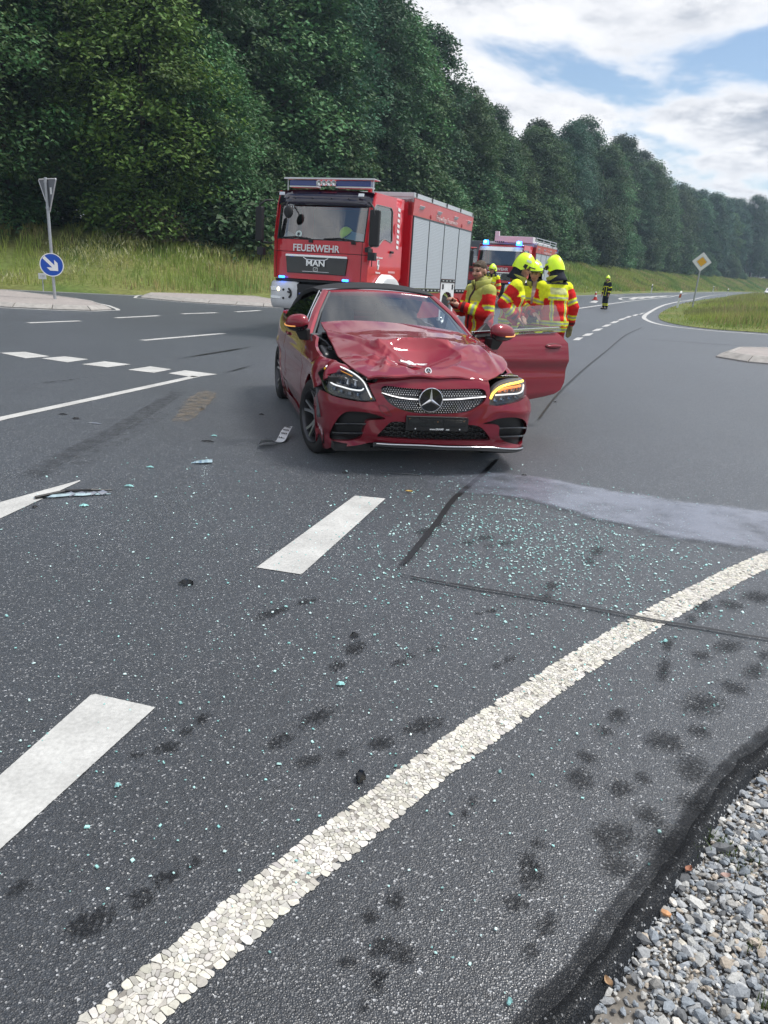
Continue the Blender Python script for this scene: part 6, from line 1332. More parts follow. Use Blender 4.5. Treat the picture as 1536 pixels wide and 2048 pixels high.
sheet_of('paper', 'white paper lying flat behind the fire engine windscreen', [(-.42, .16, 2.095), (.05, .16, 2.095), (.02, .34, 2.14), (-.2, .34, 2.14)], mat('white_paper', (.62, .66, .68), .7), 'paper')
b_ = MB(); Tb = FE1.matrix_basis @ Matrix.Translation((-.47, .065, 2.19)) @ Matrix.Rotation(R(77), 4, 'X'); c_ = Tb.translation.copy(); b_.lathe([(0, .003), (.06, .003), (.075, .0)], 20, Matrix.Translation(-c_) @ Tb)
o_ = thing('sticker', 'round white sticker low on the fire engine windscreen', 'sticker', tuple(c_)); b_.build('disc', mat('sticker_white', (.62, .72, .70), .5), o_)
b_ = MB(); Tb2 = Matrix.Translation(-c_) @ Tb
for k in range(3): b_.box((0, 0, .006), (.015, .09, .002), Tb2 @ Matrix.Rotation(R(60*k), 4, 'Z'))
b_.build('print', M_TDARK, o_)

# grey box truck beyond
g_ = thing('box_truck', 'grey box truck half hidden between the two fire engines', 'truck', (5.0, 50.0, 0), R(-25)); M_GB = mat('grey_box', (.12, .135, .16), .6)
m = MB(); m.box((-.4, 3.5, 2.15), (2.3, 5.6, 2.5)); m.build('cargo_box', M_GB, g_, bevel=.04); m = MB(); m.box((-.4, .1, 1.5), (2.1, 1.6, 1.9)); m.build('cab', M_GB, g_, bevel=.12, seg=3); m = MB(); m.box((-.4, -.71, 2.0), (1.8, .03, .7)); m.build('windscreen', M_TGL, g_)
m = MB(); m.box((-.4, 2.5, .7), (1.8, 7, .4)); m.build('chassis', M_TDARK, g_)
for y in (.2, 4.8):
    for s in (-1, 1):
        T = Matrix.Translation((s*.95-.4, y, .48)) @ Matrix.Rotation(R(90)*s, 4, 'Y'); m = MB(); m.lathe([(.2, .12), (.44, .13), (.48, .08), (.48, -.1), (.2, -.1)], 24, T, closed=True); m.build('wheel', M_RUB, g_, smooth=35)

# the spare helmet on the dashboard
def dash_helmet():
    c = on_truck(.55, .24, 2.27); t = thing('helmet', 'neon yellow helmet lying on the fire engine dashboard behind the windscreen', 'helmet', tuple(c)); T = Matrix.Rotation(R(-30), 4, 'Z') @ Matrix.Rotation(R(28), 4, 'X') @ Matrix.Rotation(R(-25), 4, 'Y'); m = MB(); rows = []
    for i in range(10):
        ph = i/9*math.pi/2*1.08; rows.append([(.13*math.sin(ph)*math.sin(a), -.165*math.sin(ph)*math.cos(a), .16*math.cos(ph)-.05+(.02*math.cos(a) if i > 7 else 0)) for a in np.linspace(0, 2*math.pi, 25)[:-1]])
    m.grid(np.array(rows), T, wrap=True); h = m.build('shell', M_NEON, t, smooth=50, solid=.006)
    m = MB(); m.tube([tuple(T @ Vector((.128*math.sin(a), -.165*math.cos(a), -.065))) for a in np.linspace(-2, 2, 14)], .012, 6); m.build('trim', M_TDARK, h); m = MB(); m.tube([tuple(T @ Vector(p)) for p in ((.12, .02, -.06), (.10, -.02, -.16), (0, -.06, -.2), (-.10, -.02, -.16), (-.12, .02, -.06))], .010, 5); m.build('chin_strap', M_NEON, h)
# ============================================================ people
M_PEOPLE = tint_mat('skin', .55, .35); M_CLOTH = tint_mat('turnout_cloth', .85, .15, noise=.16, ns=25, bump=.5); M_NAVY = mat('navy_cloth', (.012, .014, .024), .9, noise=.3, nscale=20); M_BOOT = mat('boot_leather', (.014, .013, .012), .5)
RED_, YEL_, SIL_, NAV_ = (.60, .022, .020), (.74, .80, .03), (.36, .40, .30), (.010, .012, .020)
DULL_ = (.42, .43, .11)
def blob(name, parts, voxel, m, parent, colfn=None, smooth=5, wrinkle=0.0, wseed=0, ang=60):
    b = MB()
    for p in parts:
        if p[0] == 'c':
            _, a, c, r0, r1 = p; a, c = Vector(a), Vector(c); L = (c-a).length; q = max(2, int(L/.03))
            dirv = (c-a).normalized() if L > 1e-6 else Vector((0, 0, 1)); pts = []; rad = []
            for t in (-.95, -.7, -.35): pts.append(a+dirv*r0*t); rad.append(r0*math.sqrt(1-t*t))
            for i in range(q+1): t = i/q; pts.append(a+(c-a)*t); rad.append(r0+(r1-r0)*t)
            for t in (.35, .7, .95): pts.append(c+dirv*r1*t); rad.append(r1*math.sqrt(1-t*t))
            b.tube(pts, rad, 14)
        else: b.ell(p[1], p[2], 18, 12, rot=p[3] if len(p) > 3 else None)
    o = b.build('tmp', m, None)
    d = o.modifiers.new('r', 'REMESH'); d.mode = 'VOXEL'; d.voxel_size = voxel
    d = o.modifiers.new('s', 'SMOOTH'); d.iterations = smooth; d.factor = .5
    me = bpy.data.meshes.new_from_object(o.evaluated_get(bpy.context.evaluated_depsgraph_get())); me.name = name
    old = o.data; bpy.data.objects.remove(o); bpy.data.meshes.remove(old)
    n = len(me.vertices); co = np.zeros(n*3, np.float32); me.vertices.foreach_get('co', co); co = co.reshape(-1, 3)
    if wrinkle:
        nr = np.zeros(n*3, np.float32); me.vertices.foreach_get('normal', nr); nr = nr.reshape(-1, 3)
        dsp = np.array([mnoise.noise(Vector((p[0]*7, p[1]*7, p[2]*13+wseed)))+.6*mnoise.noise(Vector((p[0]*16, p[1]*16, p[2]*24+wseed)))-.5*abs(mnoise.noise(Vector((p[0]*9, p[1]*9, p[2]*17+wseed+5)))) for p in co])
        co = co+nr*(dsp*wrinkle)[:, None]; me.vertices.foreach_set('co', co.astype(np.float32).ravel())
    if colfn is not None:
        a = me.attributes.new('tint', 'FLOAT_COLOR', 'POINT'); c = np.ones((n, 4), np.float32); c[:, :3] = colfn(co); a.data.foreach_set('color', c.ravel())
    me.materials.clear(); me.materials.append(m); me.polygons.foreach_set('use_smooth', [True]*len(me.polygons)); me.polygons.foreach_set('material_index', [0]*len(me.polygons)); me.update()
    return link(name, me, parent)
def bone_t(co, a, b):
    a, b = np.array(a), np.array(b); d = b-a; t = ((co-a)@d)/(d@d); return t, np.linalg.norm(co-(a+np.clip(t, 0, 1)[:, None]*d), axis=1)
def band3(c, x, x0, x1):
    """yellow-silver-yellow reflective band between x0 and x1"""
    k = (x > x0) & (x < x1); q = (x-x0)/(x1-x0); c[k] = YEL_; c[k & (q > .3) & (q < .7)] = SIL_
def hand_parts(w, d, up, side, curl=.6, s=1.0):
    """palm, four fingers and a thumb leaving the wrist w along d"""
    w, d, up = Vector(w), Vector(d).normalized(), Vector(up).normalized(); lat = d.cross(up).normalized()*side; P = [('c', w, w+d*.045*s, .026*s, .033*s), ('c', w+d*.05*s+lat*.022*s, w+d*.085*s+lat*.026*s, .017*s, .015*s), ('c', w+d*.05*s-lat*.022*s, w+d*.085*s-lat*.026*s, .017*s, .015*s), ('c', w+d*.05*s, w+d*.09*s, .018*s, .015*s)]
    for i, (o, L) in enumerate(((.031, .072), (.0105, .082), (-.0105, .076), (-.030, .060))):
        a = w+d*.088*s+lat*o*s; f1 = (d*math.cos(curl*.5)-up*math.sin(curl*.5)); b = a+f1*L*.45*s; f2 = (d*math.cos(curl*1.3)-up*math.sin(curl*1.3)); c = b+f2*L*.32*s; f3 = d*math.cos(curl*2)-up*math.sin(curl*2); e = c+f3*L*.23*s
        P += [('c', a, b, .0095*s, .009*s), ('c', b, c, .009*s, .0082*s), ('c', c, e, .0082*s, .0072*s)]
    a = w+d*.02*s+lat*.028*s; b = a+(d*.7+lat*.7-up*.2).normalized()*.042*s; c = b+(d*.95+lat*.15-up*.35).normalized()*.034*s
    return P+[('c', a, b, .014*s, .0115*s), ('c', b, c, .0112*s, .009*s)]
def helmet(parent, hc, q, col_m, flap=True):
    T = Matrix.Translation(hc) @ q.to_matrix().to_4x4()
    m = MB(); rows = []
    for i in range(13):
        th = i/12*1.0; row = []
        for k in range(32):
            a = 2*math.pi*k/32; fx, fy = math.sin(a), -math.cos(a)        # fy=-1 in front
            zlow = -.015+.0*fy-.05*max(0, fy)-.055*max(0, 1-abs(fy)*1.6)*.9+.025*max(0, -fy)
            phi = th*math.pi/2; z = .165*math.cos(phi)+(zlow)*math.sin(phi)**2*th; rx, ry = .128*math.sin(phi)**.86, (.150+.020*max(0, -fy)*th**3+.012*max(0, fy))*math.sin(phi)**.86
            row.append((fx*rx, fy*ry+.005, z+.022*math.exp(-((fx*rx)/.02)**2)*math.cos(phi)**.5*(1 if th < .95 else .3) if i < 12 else z))
        rows.append(row)
    rows.append([(x*.93, (y-.005)*.93+.005, z+.012) for x, y, z in rows[-1]])
    m.grid(np.array(rows), T, wrap=True); h = m.build('helmet', col_m, parent, smooth=50)
    for s in (-1, 1):
        m = MB(); m.add([T @ Vector((s*x, y, z)) for x, y, z in ((.126, -.07, .03), (.131, -.02, .035), (.132, -.005, -.01), (.128, -.055, -.035))]+[T @ Vector((s*(x+.008), y, z)) for x, y, z in ((.126, -.07, .03), (.131, -.02, .035), (.132, -.005, -.01), (.128, -.055, -.035))], [(0, 1, 2, 3), (4, 5, 6, 7), (0, 1, 5, 4), (1, 2, 6, 5), (2, 3, 7, 6), (3, 0, 4, 7)]); m.build('side_clip', M_TDARK, h)
        m = MB(); m.grid(np.array([[tuple(T @ Vector((s*.128*math.sin(ph)**.86*math.sin(a)*1.02, -.152*math.sin(ph)**.86*math.cos(a)*1.02+.005, .165*math.cos(ph)*1.01+.004))) for a in np.linspace(.75, 1.35, 6)] for ph in np.linspace(.95, 1.18, 4)])); m.build('reflective_patch', mat('reflex_silver', (.50, .55, .50), .5), h, smooth=60)
    m = MB(); pts = [T @ Vector((.128*math.sin(a), -.150*math.cos(a)-.018, .012-.02*math.cos(a)*0)) for a in np.linspace(-1.1, 1.1, 13)]; m.tube(pts, .009, 6); m.build('visor_edge', M_TDARK, h, smooth=60)
    if flap:
        m = MB(); rows = []
        for z, k in ((.0, .90), (-.07, .95), (-.14, 1.12), (-.19, 1.28)): rows.append([tuple(T @ Vector((.118*k*math.sin(a), -.135*k*math.cos(a)+.02, z-.03))) for a in np.linspace(math.pi*.42, math.pi*1.58, 19)])
        m.grid(np.array(rows)); m.build('neck_flap', M_NAVY, h, smooth=60, solid=.006)
    return h
def person(label, loc, rz, head_dir=(0, 0), arms=None, outfit='red', helm=True, height=1.80, lean=(0, 0), gloves=False, seed=0, beard=False, hair=None, fine=.009, smile=False, dull=False, stance=.11, wide=1.0, knees=None, shirt=False, group=None, backpatch=False):
    k = height/1.80; root = thing('person', label, 'firefighter', loc, R(rz), group); root.scale = (k, k, k)
    lx, ly = lean; sh = lambda z: Vector((lx*max(0, z-.95)/.6, ly*max(0, z-.95)/.6, 0))
    V_ = lambda x, y, z: Vector((x, y, z))+sh(z)
    hip = {s: Vector((s*.095, .0, .93)) for s in (-1, 1)}; kn = {s: Vector((s*stance*1.0, -.025, .50)) for s in (-1, 1)}; an = {s: Vector((s*stance*1.1, .03, .10)) for s in (-1, 1)}
    shd = {s: V_(s*.195*wide, .01, 1.435) for s in (-1, 1)}
    arms = arms or {}
    el = {s: Vector(arms.get(('e', s), tuple(shd[s]+Vector((s*.07, .02, -.29))))) for s in (-1, 1)}; wr = {s: Vector(arms.get(('w', s), tuple(el[s]+Vector((s*.0, -.08, -.25))))) for s in (-1, 1)}
    hq = Quaternion((0, 0, 1), R(head_dir[0])) @ Quaternion((1, 0, 0), R(head_dir[1])); hc = V_(0, -.03, 1.665)
    HT = lambda x, y, z: hc+hq @ Vector((x, y, z))
    P = [('e', HT(0, .012, .035), (.076, .096, .092), hq), ('e', HT(0, -.022, -.03), (.062, .070, .085), hq), ('e', HT(0, -.045, -.075), (.040, .042, .036), hq), ('c', HT(0, -.088, .02), HT(0, -.112, -.018), .009, .015), ('e', HT(0, -.085, -.055), (.026, .014, .016), hq), ('e', HT(0, -.078, .032), (.058, .018, .010), hq)]
    for s in (-1, 1): P += [('e', HT(s*.078, .015, -.005), (.012, .022, .034), hq), ('e', HT(s*.043, -.058, -.022), (.024, .024, .026), hq)]
    P += [('c', HT(0, .015, -.06), V_(0, .015, 1.46), .055, .062), ('e', V_(0, .01, 1.28), (.165, .11, .19)), ('e', V_(0, .01, 1.08), (.145, .105, .17)), ('e', (0, .01, .95), (.16, .115, .12))]
    for s in (-1, 1):
        P += [('c', V_(s*.06, .015, 1.44), shd[s], .06, .062), ('c', shd[s], el[s], .058, .042), ('c', el[s], wr[s], .042, .028), ('c', hip[s], kn[s], .085, .058), ('c', kn[s], an[s], .056, .038), ('c', an[s], an[s]+Vector((0, -.13, -.05)), .040, .032)]
        d = (wr[s]-el[s]).normalized(); up = arms.get(('up', s), (0, 0, 1)); P += hand_parts(wr[s]+d*.015, d+Vector(arms.get(('hd', s), (0, 0, 0))), up, s, arms.get(('curl', s), .55))
    hi = hq.inverted()
    def skin_col(co):
        h = np.array([hi @ (Vector(p)-hc) for p in co]); c = np.tile(np.array((.52, .29, .21)), (len(co), 1)); x, y, z = h.T; head = (z > -.13) & (np.abs(x) < .11) & (np.abs(y) < .14)
        c[head & (y < -.03) & (np.abs(z+.02) < .03) & (np.abs(x) > .02)] = (.56, .27, .20)
        for s in (-1, 1):
            e = ((x-s*.031)/.017)**2+((z-.012)/.008)**2; c[head & (e < 1) & (y < -.05)] = (.06, .04, .035); br = ((x-s*.032)/.026)**2+((z-.034)/.007)**2; c[head & (br < 1) & (y < -.05)] = (.10, .06, .04)
        mo = (np.abs(x) < .028) & (np.abs(z+.056) < .007) & (y < -.06); c[head & mo] = (.30, .09, .08)
        if smile: c[head & (np.abs(x) < .022) & (np.abs(z+.053) < .005) & (y < -.06)] = (.48, .26, .22); c[head & (np.abs(x) < .032) & (np.abs(z+.064) < .004) & (y < -.06)] = (.35, .10, .09)
        if beard:
            b_ = head & (y < .02) & (((z < -.05) & (z > -.13)) | ((np.abs(z+.038) < .010) & (np.abs(x) < .034) & (y < -.06))) & ~mo; c[b_] = c[b_]*.38+np.array((.02, .012, .008))
            c[head & (np.abs(x) > .055) & (z < .0) & (y < .0) & (y > -.06)] *= .6
        return c
    body = blob('body', P, fine, M_PEOPLE, root, skin_col, 3)
    if hair:
        m_ = mat('short_brown_hair', hair, .8, noise=.4, nscale=60, bump=.5)
        blob('hair', [('e', HT(0, .018, .046), (.0785, .097, .085), hq), ('e', HT(0, .050, -.005), (.073, .062, .075), hq), ('e', HT(0, -.050, .082), (.055, .030, .024), hq)], .008, m_, root, None, 3)
    # jacket
    J = [('c', V_(-.10, .015, 1.40), V_(.10, .015, 1.40), .115, .115), ('e', V_(0, .012, 1.27), (.225*wide, .165, .22)), ('e', V_(0, .012, 1.08), (.215*wide, .165, .22)), ('e', V_(0, .01, .92), (.225*wide, .175, .17)), ('c', V_(-.07, .01, .87), V_(.07, .01, .87), .152, .152), ('c', V_(0, .02, 1.46), V_(0, .01, 1.54), .105, .092)]
    for s in (-1, 1): J += [('c', V_(s*.09, .015, 1.43), shd[s], .088, .092), ('c', shd[s], el[s], .090, .076), ('c', el[s], el[s]+(wr[s]-el[s])*.93, .076, .060)]
    yel = np.array(DULL_ if dull else YEL_)
    def jack_col(co):
        n = len(co); c = np.tile(np.array(RED_ if outfit == 'red' else NAV_), (n, 1)); x = co[:, 0]; y = co[:, 1]; z = co[:, 2]
        best = np.full(n, 9.0); info = np.zeros((n, 2)); 
        for s in (-1, 1):
            for j, (a, b) in enumerate(((shd[s], el[s]), (el[s], wr[s]))):
                t, d = bone_t(co, a, b); kk = (d < best) & (d < .115); best[kk] = d[kk]; info[kk, 0] = s*(j+1); info[kk, 1] = t[kk]
        tb = np.linalg.norm(co[:, :2]-np.array([[sh(v).x, sh(v).y] for v in z]), axis=1)
        arm = (info[:, 0] != 0) & ((np.abs(x-np.array([sh(v).x for v in z])) > .175*wide) | (np.abs(info[:, 0]) == 2) | (tb > .20))
        tor = ~arm; xx = x-np.array([sh(v).x for v in z])
        if outfit == 'red':
            c[tor & (z > 1.315)] = yel; c[tor & (z > 1.27) & (np.abs(xx) > .15)] = yel
            kb = tor.copy(); cc = c.copy(); band3(cc, z, 1.245, 1.315); kk = kb & (np.abs(xx) < .17) & (z > 1.245) & (z < 1.315); c[kk] = cc[kk]
            for s in (-1, 1):
                v = (xx-s*.115)/.05; kk = tor & (np.abs(v) < .5) & (z < 1.245) & (z > .87); c[kk] = YEL_; c[kk & (np.abs(v) < .22)] = SIL_
            for z0 in (.785, .875): cc = c.copy(); band3(cc, z, z0, z0+.07); kk = tor & (z > z0) & (z < z0+.07); c[kk] = cc[kk]
            c[tor & (z > 1.475)] = (.05, .05, .06) if not dull else (.30, .30, .10)
            if backpatch: c[tor & (y > .02) & (np.abs(xx) < .135) & (z > 1.335) & (z < 1.425)] = (.50, .52, .24)
            ua = arm & (np.abs(info[:, 0]) == 1); fa = arm & (np.abs(info[:, 0]) == 2); t = info[:, 1]
            c[ua & (t < .16)] = yel
            if dull: c[ua & (y > shd[1].y+.055) & (t < 1.1)] = yel
            else: c[ua & (info[:, 0] > 0) & (y > shd[1].y+.045) & (t < 1.1)] = yel
            cc = c.copy(); band3(cc, t, .62, .88); kk = ua & (t > .62) & (t < .88); c[kk] = cc[kk]
            cc = c.copy(); band3(cc, t, .42, .68); kk = fa & (t > .42) & (t < .68); c[kk] = cc[kk]
            if shirt: c[tor & (y < -.05) & (np.abs(xx-.01) < .035) & (z > 1.2)] = (.40, .30, .30); c[tor & (y < -.05) & (np.abs(xx-.075) < .035) & (z > .9)] = (.03, .035, .05)
            else: c[tor & (y < 0) & (np.abs(xx) < .022) & (z > .75)] = (.05, .02, .03)
        else:
            for z0, z1 in ((.76, .80), (1.26, 1.30)): c[tor & (z > z0) & (z < z1)] = YEL_
            c[tor & (np.abs(xx) > .07) & (np.abs(xx) < .105) & (z < 1.3)] = YEL_
            fa = arm; t = info[:, 1]; c[fa & (np.abs(info[:, 0]) == 2) & (t > .5) & (t < .75)] = YEL_; c[fa & (np.abs(info[:, 0]) == 1) & (t > .6) & (t < .8)] = YEL_
        return c
    jk = blob('jacket', J, .012, M_CLOTH, root, jack_col, 4, .008, seed)
    # collar standing round the neck
    m = MB(); rows = []
    for z, r0 in ((1.47, .100), (1.53, .112), (1.575, .122)): rows.append([tuple(V_(r0*math.sin(a), -r0*.92*math.cos(a)+.01, z-.03*math.cos(a))) for a in np.linspace(.35, 2*math.pi-.35, 25)])
    m.grid(np.array(rows)); m.build('collar', mat('collar_dull' if dull else 'collar_yellow', DULL_ if dull else (.40, .42, .07), .8), jk, smooth=60, solid=.014)
    for s in (-1, 1):
        q = wr[s]-el[s]; c = el[s]+q*.93; m = MB(); m.tube([c-q.normalized()*.03, c+q.normalized()*.012], [.064, .062], 14); m.build('cuff', M_CLOTH if False else mat('cuff_dark', (.10, .008, .010) if outfit == 'red' else NAV_, .85), jk, smooth=40)
    # trousers, boots
    TR = [('e', (0, .01, .93), (.178, .140, .13))]
    for s in (-1, 1): TR += [('c', hip[s], kn[s], .115, .088), ('c', kn[s], an[s]+Vector((0, 0, .06)), .088, .080)]
    def tr_col(co):
        c = np.tile(np.array((.23, .012, .016) if outfit == 'red' else NAV_), (len(co), 1)); z = co[:, 2]
        if outfit == 'red': band3(c, z, .22, .29); band3(c, z, .32, .39)
        else:
            c[(z > .22) & (z < .27)] = YEL_; c[(z > .30) & (z < .34)] = YEL_
        return c
    blob('trousers', TR, .014, M_CLOTH, root, tr_col, 4, .008, seed+3)
    for s in (-1, 1):
        blob('boot', [('c', an[s]+Vector((0, .01, .08)), an[s]+Vector((0, .01, -.02)), .062, .060), ('c', an[s]+Vector((0, .02, -.045)), an[s]+Vector((s*.015, -.15, -.055)), .052, .046)], .014, M_BOOT, root, None, 3)
        if gloves:
            d = (wr[s]-el[s]).normalized(); up = arms.get(('up', s), (0, 0, 1)); gp = [(p[0], p[1], p[2], p[3]+.006, p[4]+.006) for p in hand_parts(wr[s]+d*.015, d+Vector(arms.get(('hd', s), (0, 0, 0))), up, s, arms.get(('curl', s), .55))]
            blob('glove', gp+[('c', wr[s]-d*.05, wr[s]+d*.02, .046, .042)], .008, mat('work_glove', (.22, .20, .09), .85, noise=.4, nscale=30), root, None, 3)
    if helm: helmet(root, hc+hq @ Vector((0, .012, .045)), hq, M_NEON)
    return root
def stand_at(u, y):
    """ground point y metres down the road on the sight line of photo column u (taken at body height)"""
    d = _F+_Rt*(u-CX)/FPX-_Up*(600-CY)/FPX; return (d[0]/d[1]*y, y, 0)
# bearded man with a phone beside the car
pA = person('bearded bareheaded man in a red and dull yellow fire jacket holding a phone', stand_at(960, 9.75), -66, (24, 10), {('e', -1): (-.235, -.12, 1.18), ('w', -1): (-.055, -.33, 1.29), ('e', 1): (.265, -.03, 1.17), ('w', 1): (.06, -.30, 1.25), ('curl', -1): .8, ('curl', 1): .7, ('up', 1): (.3, .2, 1), ('up', -1): (-.3, .2, 1), ('hd', -1): (-.1, -.2, .2), ('hd', 1): (-.3, -.3, .3)}, dull=True, helm=False, height=1.77, beard=True, hair=(.065, .045, .03), lean=(0, -.01), seed=2, fine=.008, wide=1.08)
M_PH = mat('phone_black', (.01, .01, .012), .2, coat=.5)
ph = thing('mobile_phone', 'black mobile phone in the bearded man\'s hands', 'phone'); ph.matrix_world = pA.matrix_basis @ Matrix.Translation((-.025, -.415, 1.345)) @ Matrix.Rotation(R(35), 4, 'X'); b_ = MB(); b_.box((0, 0, 0), (.075, .010, .15)); b_.build('case', M_PH, ph, bevel=.006, seg=3); b_ = MB(); b_.box((0, .0065, 0), (.067, .002, .138)); b_.build('screen', mat('phone_screen', (.03, .04, .05), .1), ph)
pB = person('helmeted firefighter facing right beside the open car door, hand at the hip', stand_at(1024, 12.3), 78, (-4, 16), {('e', -1): (-.275, .12, 1.17), ('w', -1): (-.20, -.10, .98), ('e', 1): (.26, -.10, 1.18), ('w', 1): (.12, -.32, 1.05)}, height=1.84, lean=(0, -.08), seed=11)
pC = person('smiling helmeted firefighter in an open red jacket between two colleagues', stand_at(1065, 13.1), -12, (-8, 6), {('e', -1): (-.26, .0, 1.16), ('w', -1): (-.14, -.18, 1.0)}, height=1.77, smile=True, shirt=True, seed=23)
pD = person('firefighter seen from behind in a red and yellow jacket, glove hanging at his side', stand_at(1112, 12.4), 197, (26, 14), {('e', 1): (.27, -.08, 1.15), ('w', 1): (.22, -.30, 1.0), ('e', -1): (-.29, .06, 1.16), ('w', -1): (-.31, -.02, .90)}, height=1.84, lean=(.03, -.06), gloves=True, backpatch=True, seed=31, wide=1.06)
pE = person('distant helmeted firefighter half hidden behind the bearded man', stand_at(980, 27.5), -25, (-20, 0), height=1.80, seed=41, fine=.014)
pF = person('lone firefighter in dark gear with yellow stripes standing far up the road', stand_at(1211, 43.2), -60, (20, 0), outfit='navy', height=1.68, seed=53, fine=.014)
dash_helmet()
# ============================================================ signs, posts and cone
M_POST = mat('galvanised_post', (.40, .42, .44), .45, metal=.5, noise=.12, nscale=9); M_SIGNB = mat('sign_back', (.17, .18, .20), .6, noise=.1, nscale=4); M_SIGNW = mat('sign_white', (.78, .79, .78), .4); M_SBLUE = mat('sign_blue', (.010, .075, .42), .35); M_SYEL = mat('sign_yellow', (.80, .42, .01), .4)
def lean_rot(o, deg, axis): o.rotation_euler.rotate_axis(axis, R(deg))
gx, gy = G(110, 598.5, .11); sg = thing('traffic_sign', 'leaning grey post with the back of a give-way triangle above a round blue keep-right sign', 'traffic sign', (gx, gy, .11), 0); sg.rotation_euler = (0, R(-.3), R(10))
PH = 3.46
m = MB(); m.cyl((0, 0, -.1), (0, 0, PH), .045, n=14); m.build('post', M_POST, sg, smooth=40)
# triangle (point down) seen from behind, folded rim
tri = [(-.50, 3.42), (.50, 3.42), (.0, 2.50)]
def rounded(P, r_=.05, n=4):
    out = []; L = len(P)
    for i in range(L):
        a, b, c = (np.array(P[(i+k) % L], float) for k in (-1, 0, 1)); u = (a-b)/np.linalg.norm(a-b); v = (c-b)/np.linalg.norm(c-b); p0, p1 = b+u*r_, b+v*r_
        for k in range(n+1): t = k/n; out.append(tuple((1-t)**2*p0+2*t*(1-t)*b+t*t*p1))
    return out
Tt = Matrix.Rotation(R(-48), 4, 'Z')
m = MB(); m.prism(rounded(tri), .055, .060, Tt); tb = m.build('give_way_plate', M_SIGNB, sg)
m = MB(); q = rounded(tri); m.tube([tuple(Tt @ Vector((a, .056, b))) for a, b in q+q[:1]], .020, 6); m.build('rim', mat('sign_rim', (.60, .61, .62), .4, metal=.3), tb, smooth=60)
m = MB(); m.add([Tt @ Vector(p) for p in ((.12, .050, 3.0), (.22, .050, 3.0), (.22, .050, 3.19), (.12, .050, 3.19))], [(0, 1, 2, 3)]); m.build('label_sticker', M_SIGNW, tb)
for z in (3.34, 2.62):
    m = MB(); m.cyl((0, 0, z-.03), (0, 0, z+.03), .058, n=14); m.build('clamp', M_POST, sg, smooth=40)
# round blue sign facing the camera
Ts = Matrix.Translation((.0, -.062, 1.01)) @ Matrix.Rotation(R(8), 4, 'Z') @ Matrix.Rotation(R(90), 4, 'X'); RB = .34
m = MB(); m.lathe([(0, .004), (RB*.93, .004), (RB*.93, -.004), (0, -.004)], 48, Ts); bs = m.build('keep_right_plate', M_SBLUE, sg, smooth=40)
m = MB(); m.lathe([(RB*.925, -.006), (RB*.925, .007), (RB, .007), (RB, -.006)], 48, Ts, closed=True); m.build('white_rim', M_SIGNW, bs, smooth=40)
arrow = [(-.045, .30), (.045, .30), (.045, -.06), (.15, .05), (.15, -.08), (0, -.24), (-.15, -.08), (-.15, .05), (-.045, -.06)]
m = MB(); m.add([Ts @ Matrix.Rotation(R(45), 4, 'Z') @ Vector((a*1.05, b*1.02, .0065)) for a, b in arrow], [(0, 1, 2), (0, 2, 8), (2, 3, 4), (2, 4, 5), (2, 5, 8), (8, 5, 6), (8, 6, 7)]); m.build('white_arrow', M_SIGNW, bs)
# small station marker on the bank
x, y = G(86, 571); d0 = np.array((x, y))*1.0; dd_ = d0/np.linalg.norm(d0)*33.2; z0 = float(bank_z(edge_dist([dd_[0]], [dd_[1]]), [dd_[0]], [dd_[1]])[0])
sm_ = thing('distance_marker', 'small pale marker plate on the grassy bank behind the leaning signpost', 'marker', (dd_[0], dd_[1], z0)); sm_.rotation_euler = (0, 0, R(25))
m = MB(); m.cyl((0, 0, -.2), (0, 0, .62), .02, n=8); m.build('post', M_POST, sm_); m = MB(); m.box((0, -.03, .66), (.28, .02, .22)); pl_ = m.build('plate', mat('marker_grey', (.52, .54, .54), .5), sm_)
text_mesh('digits', '120', .11, mat('marker_text', (.2, .2, .2), .6), pl_, Matrix.Translation((0, -.042, .66)) @ Matrix.Rotation(R(90), 4, 'X'), .001)
# priority road sign
gx, gy = G(1384, 618); ds = thing('priority_sign', 'white-edged yellow diamond priority sign on a slim grey pole in the grass corner', 'traffic sign', (gx, gy, .02)); ds.rotation_euler = (0, R(2.0), R(-15)); k = gy/1539.0
hh = 95*k; m = MB(); m.cyl((0, 0, -.1), (0, 0, hh), .05, n=12); m.build('post', M_POST, ds, smooth=40)
def dia(a, y0, y1): return rounded([(0, a), (a, 0), (0, -a), (-a, 0)], a*.10), y0, y1
rD = 17.2*k
for a, mm, nm, yy in ((1.0, M_SIGNW, 'white_plate', -.09), (.50, M_SYEL, 'yellow_field', -.098)):
    m = MB(); q, y0, y1 = dia(rD*a, yy, yy+.012); m.prism([(p[0], p[1]+hh-9*k) for p in q], y0, y1); o = m.build(nm, mm, ds)
m = MB(); q = rounded([(0, rD), (rD, 0), (0, -rD), (-rD, 0)], rD*.1); m.tube([(p[0], -.085, p[1]+hh-9*k) for p in q+q[:1]], .014, 5); m.build('rim', mat('sign_rim'), ds)
m = MB(); q = rounded([(0, rD*.56), (rD*.56, 0), (0, -rD*.56), (-rD*.56, 0)], rD*.06); m.tube([(p[0], -.096, p[1]+hh-9*k) for p in q+q[:1]], .010, 5); m.build('black_line', mat('sign_grey_line', (.30, .30, .30), .5), ds)
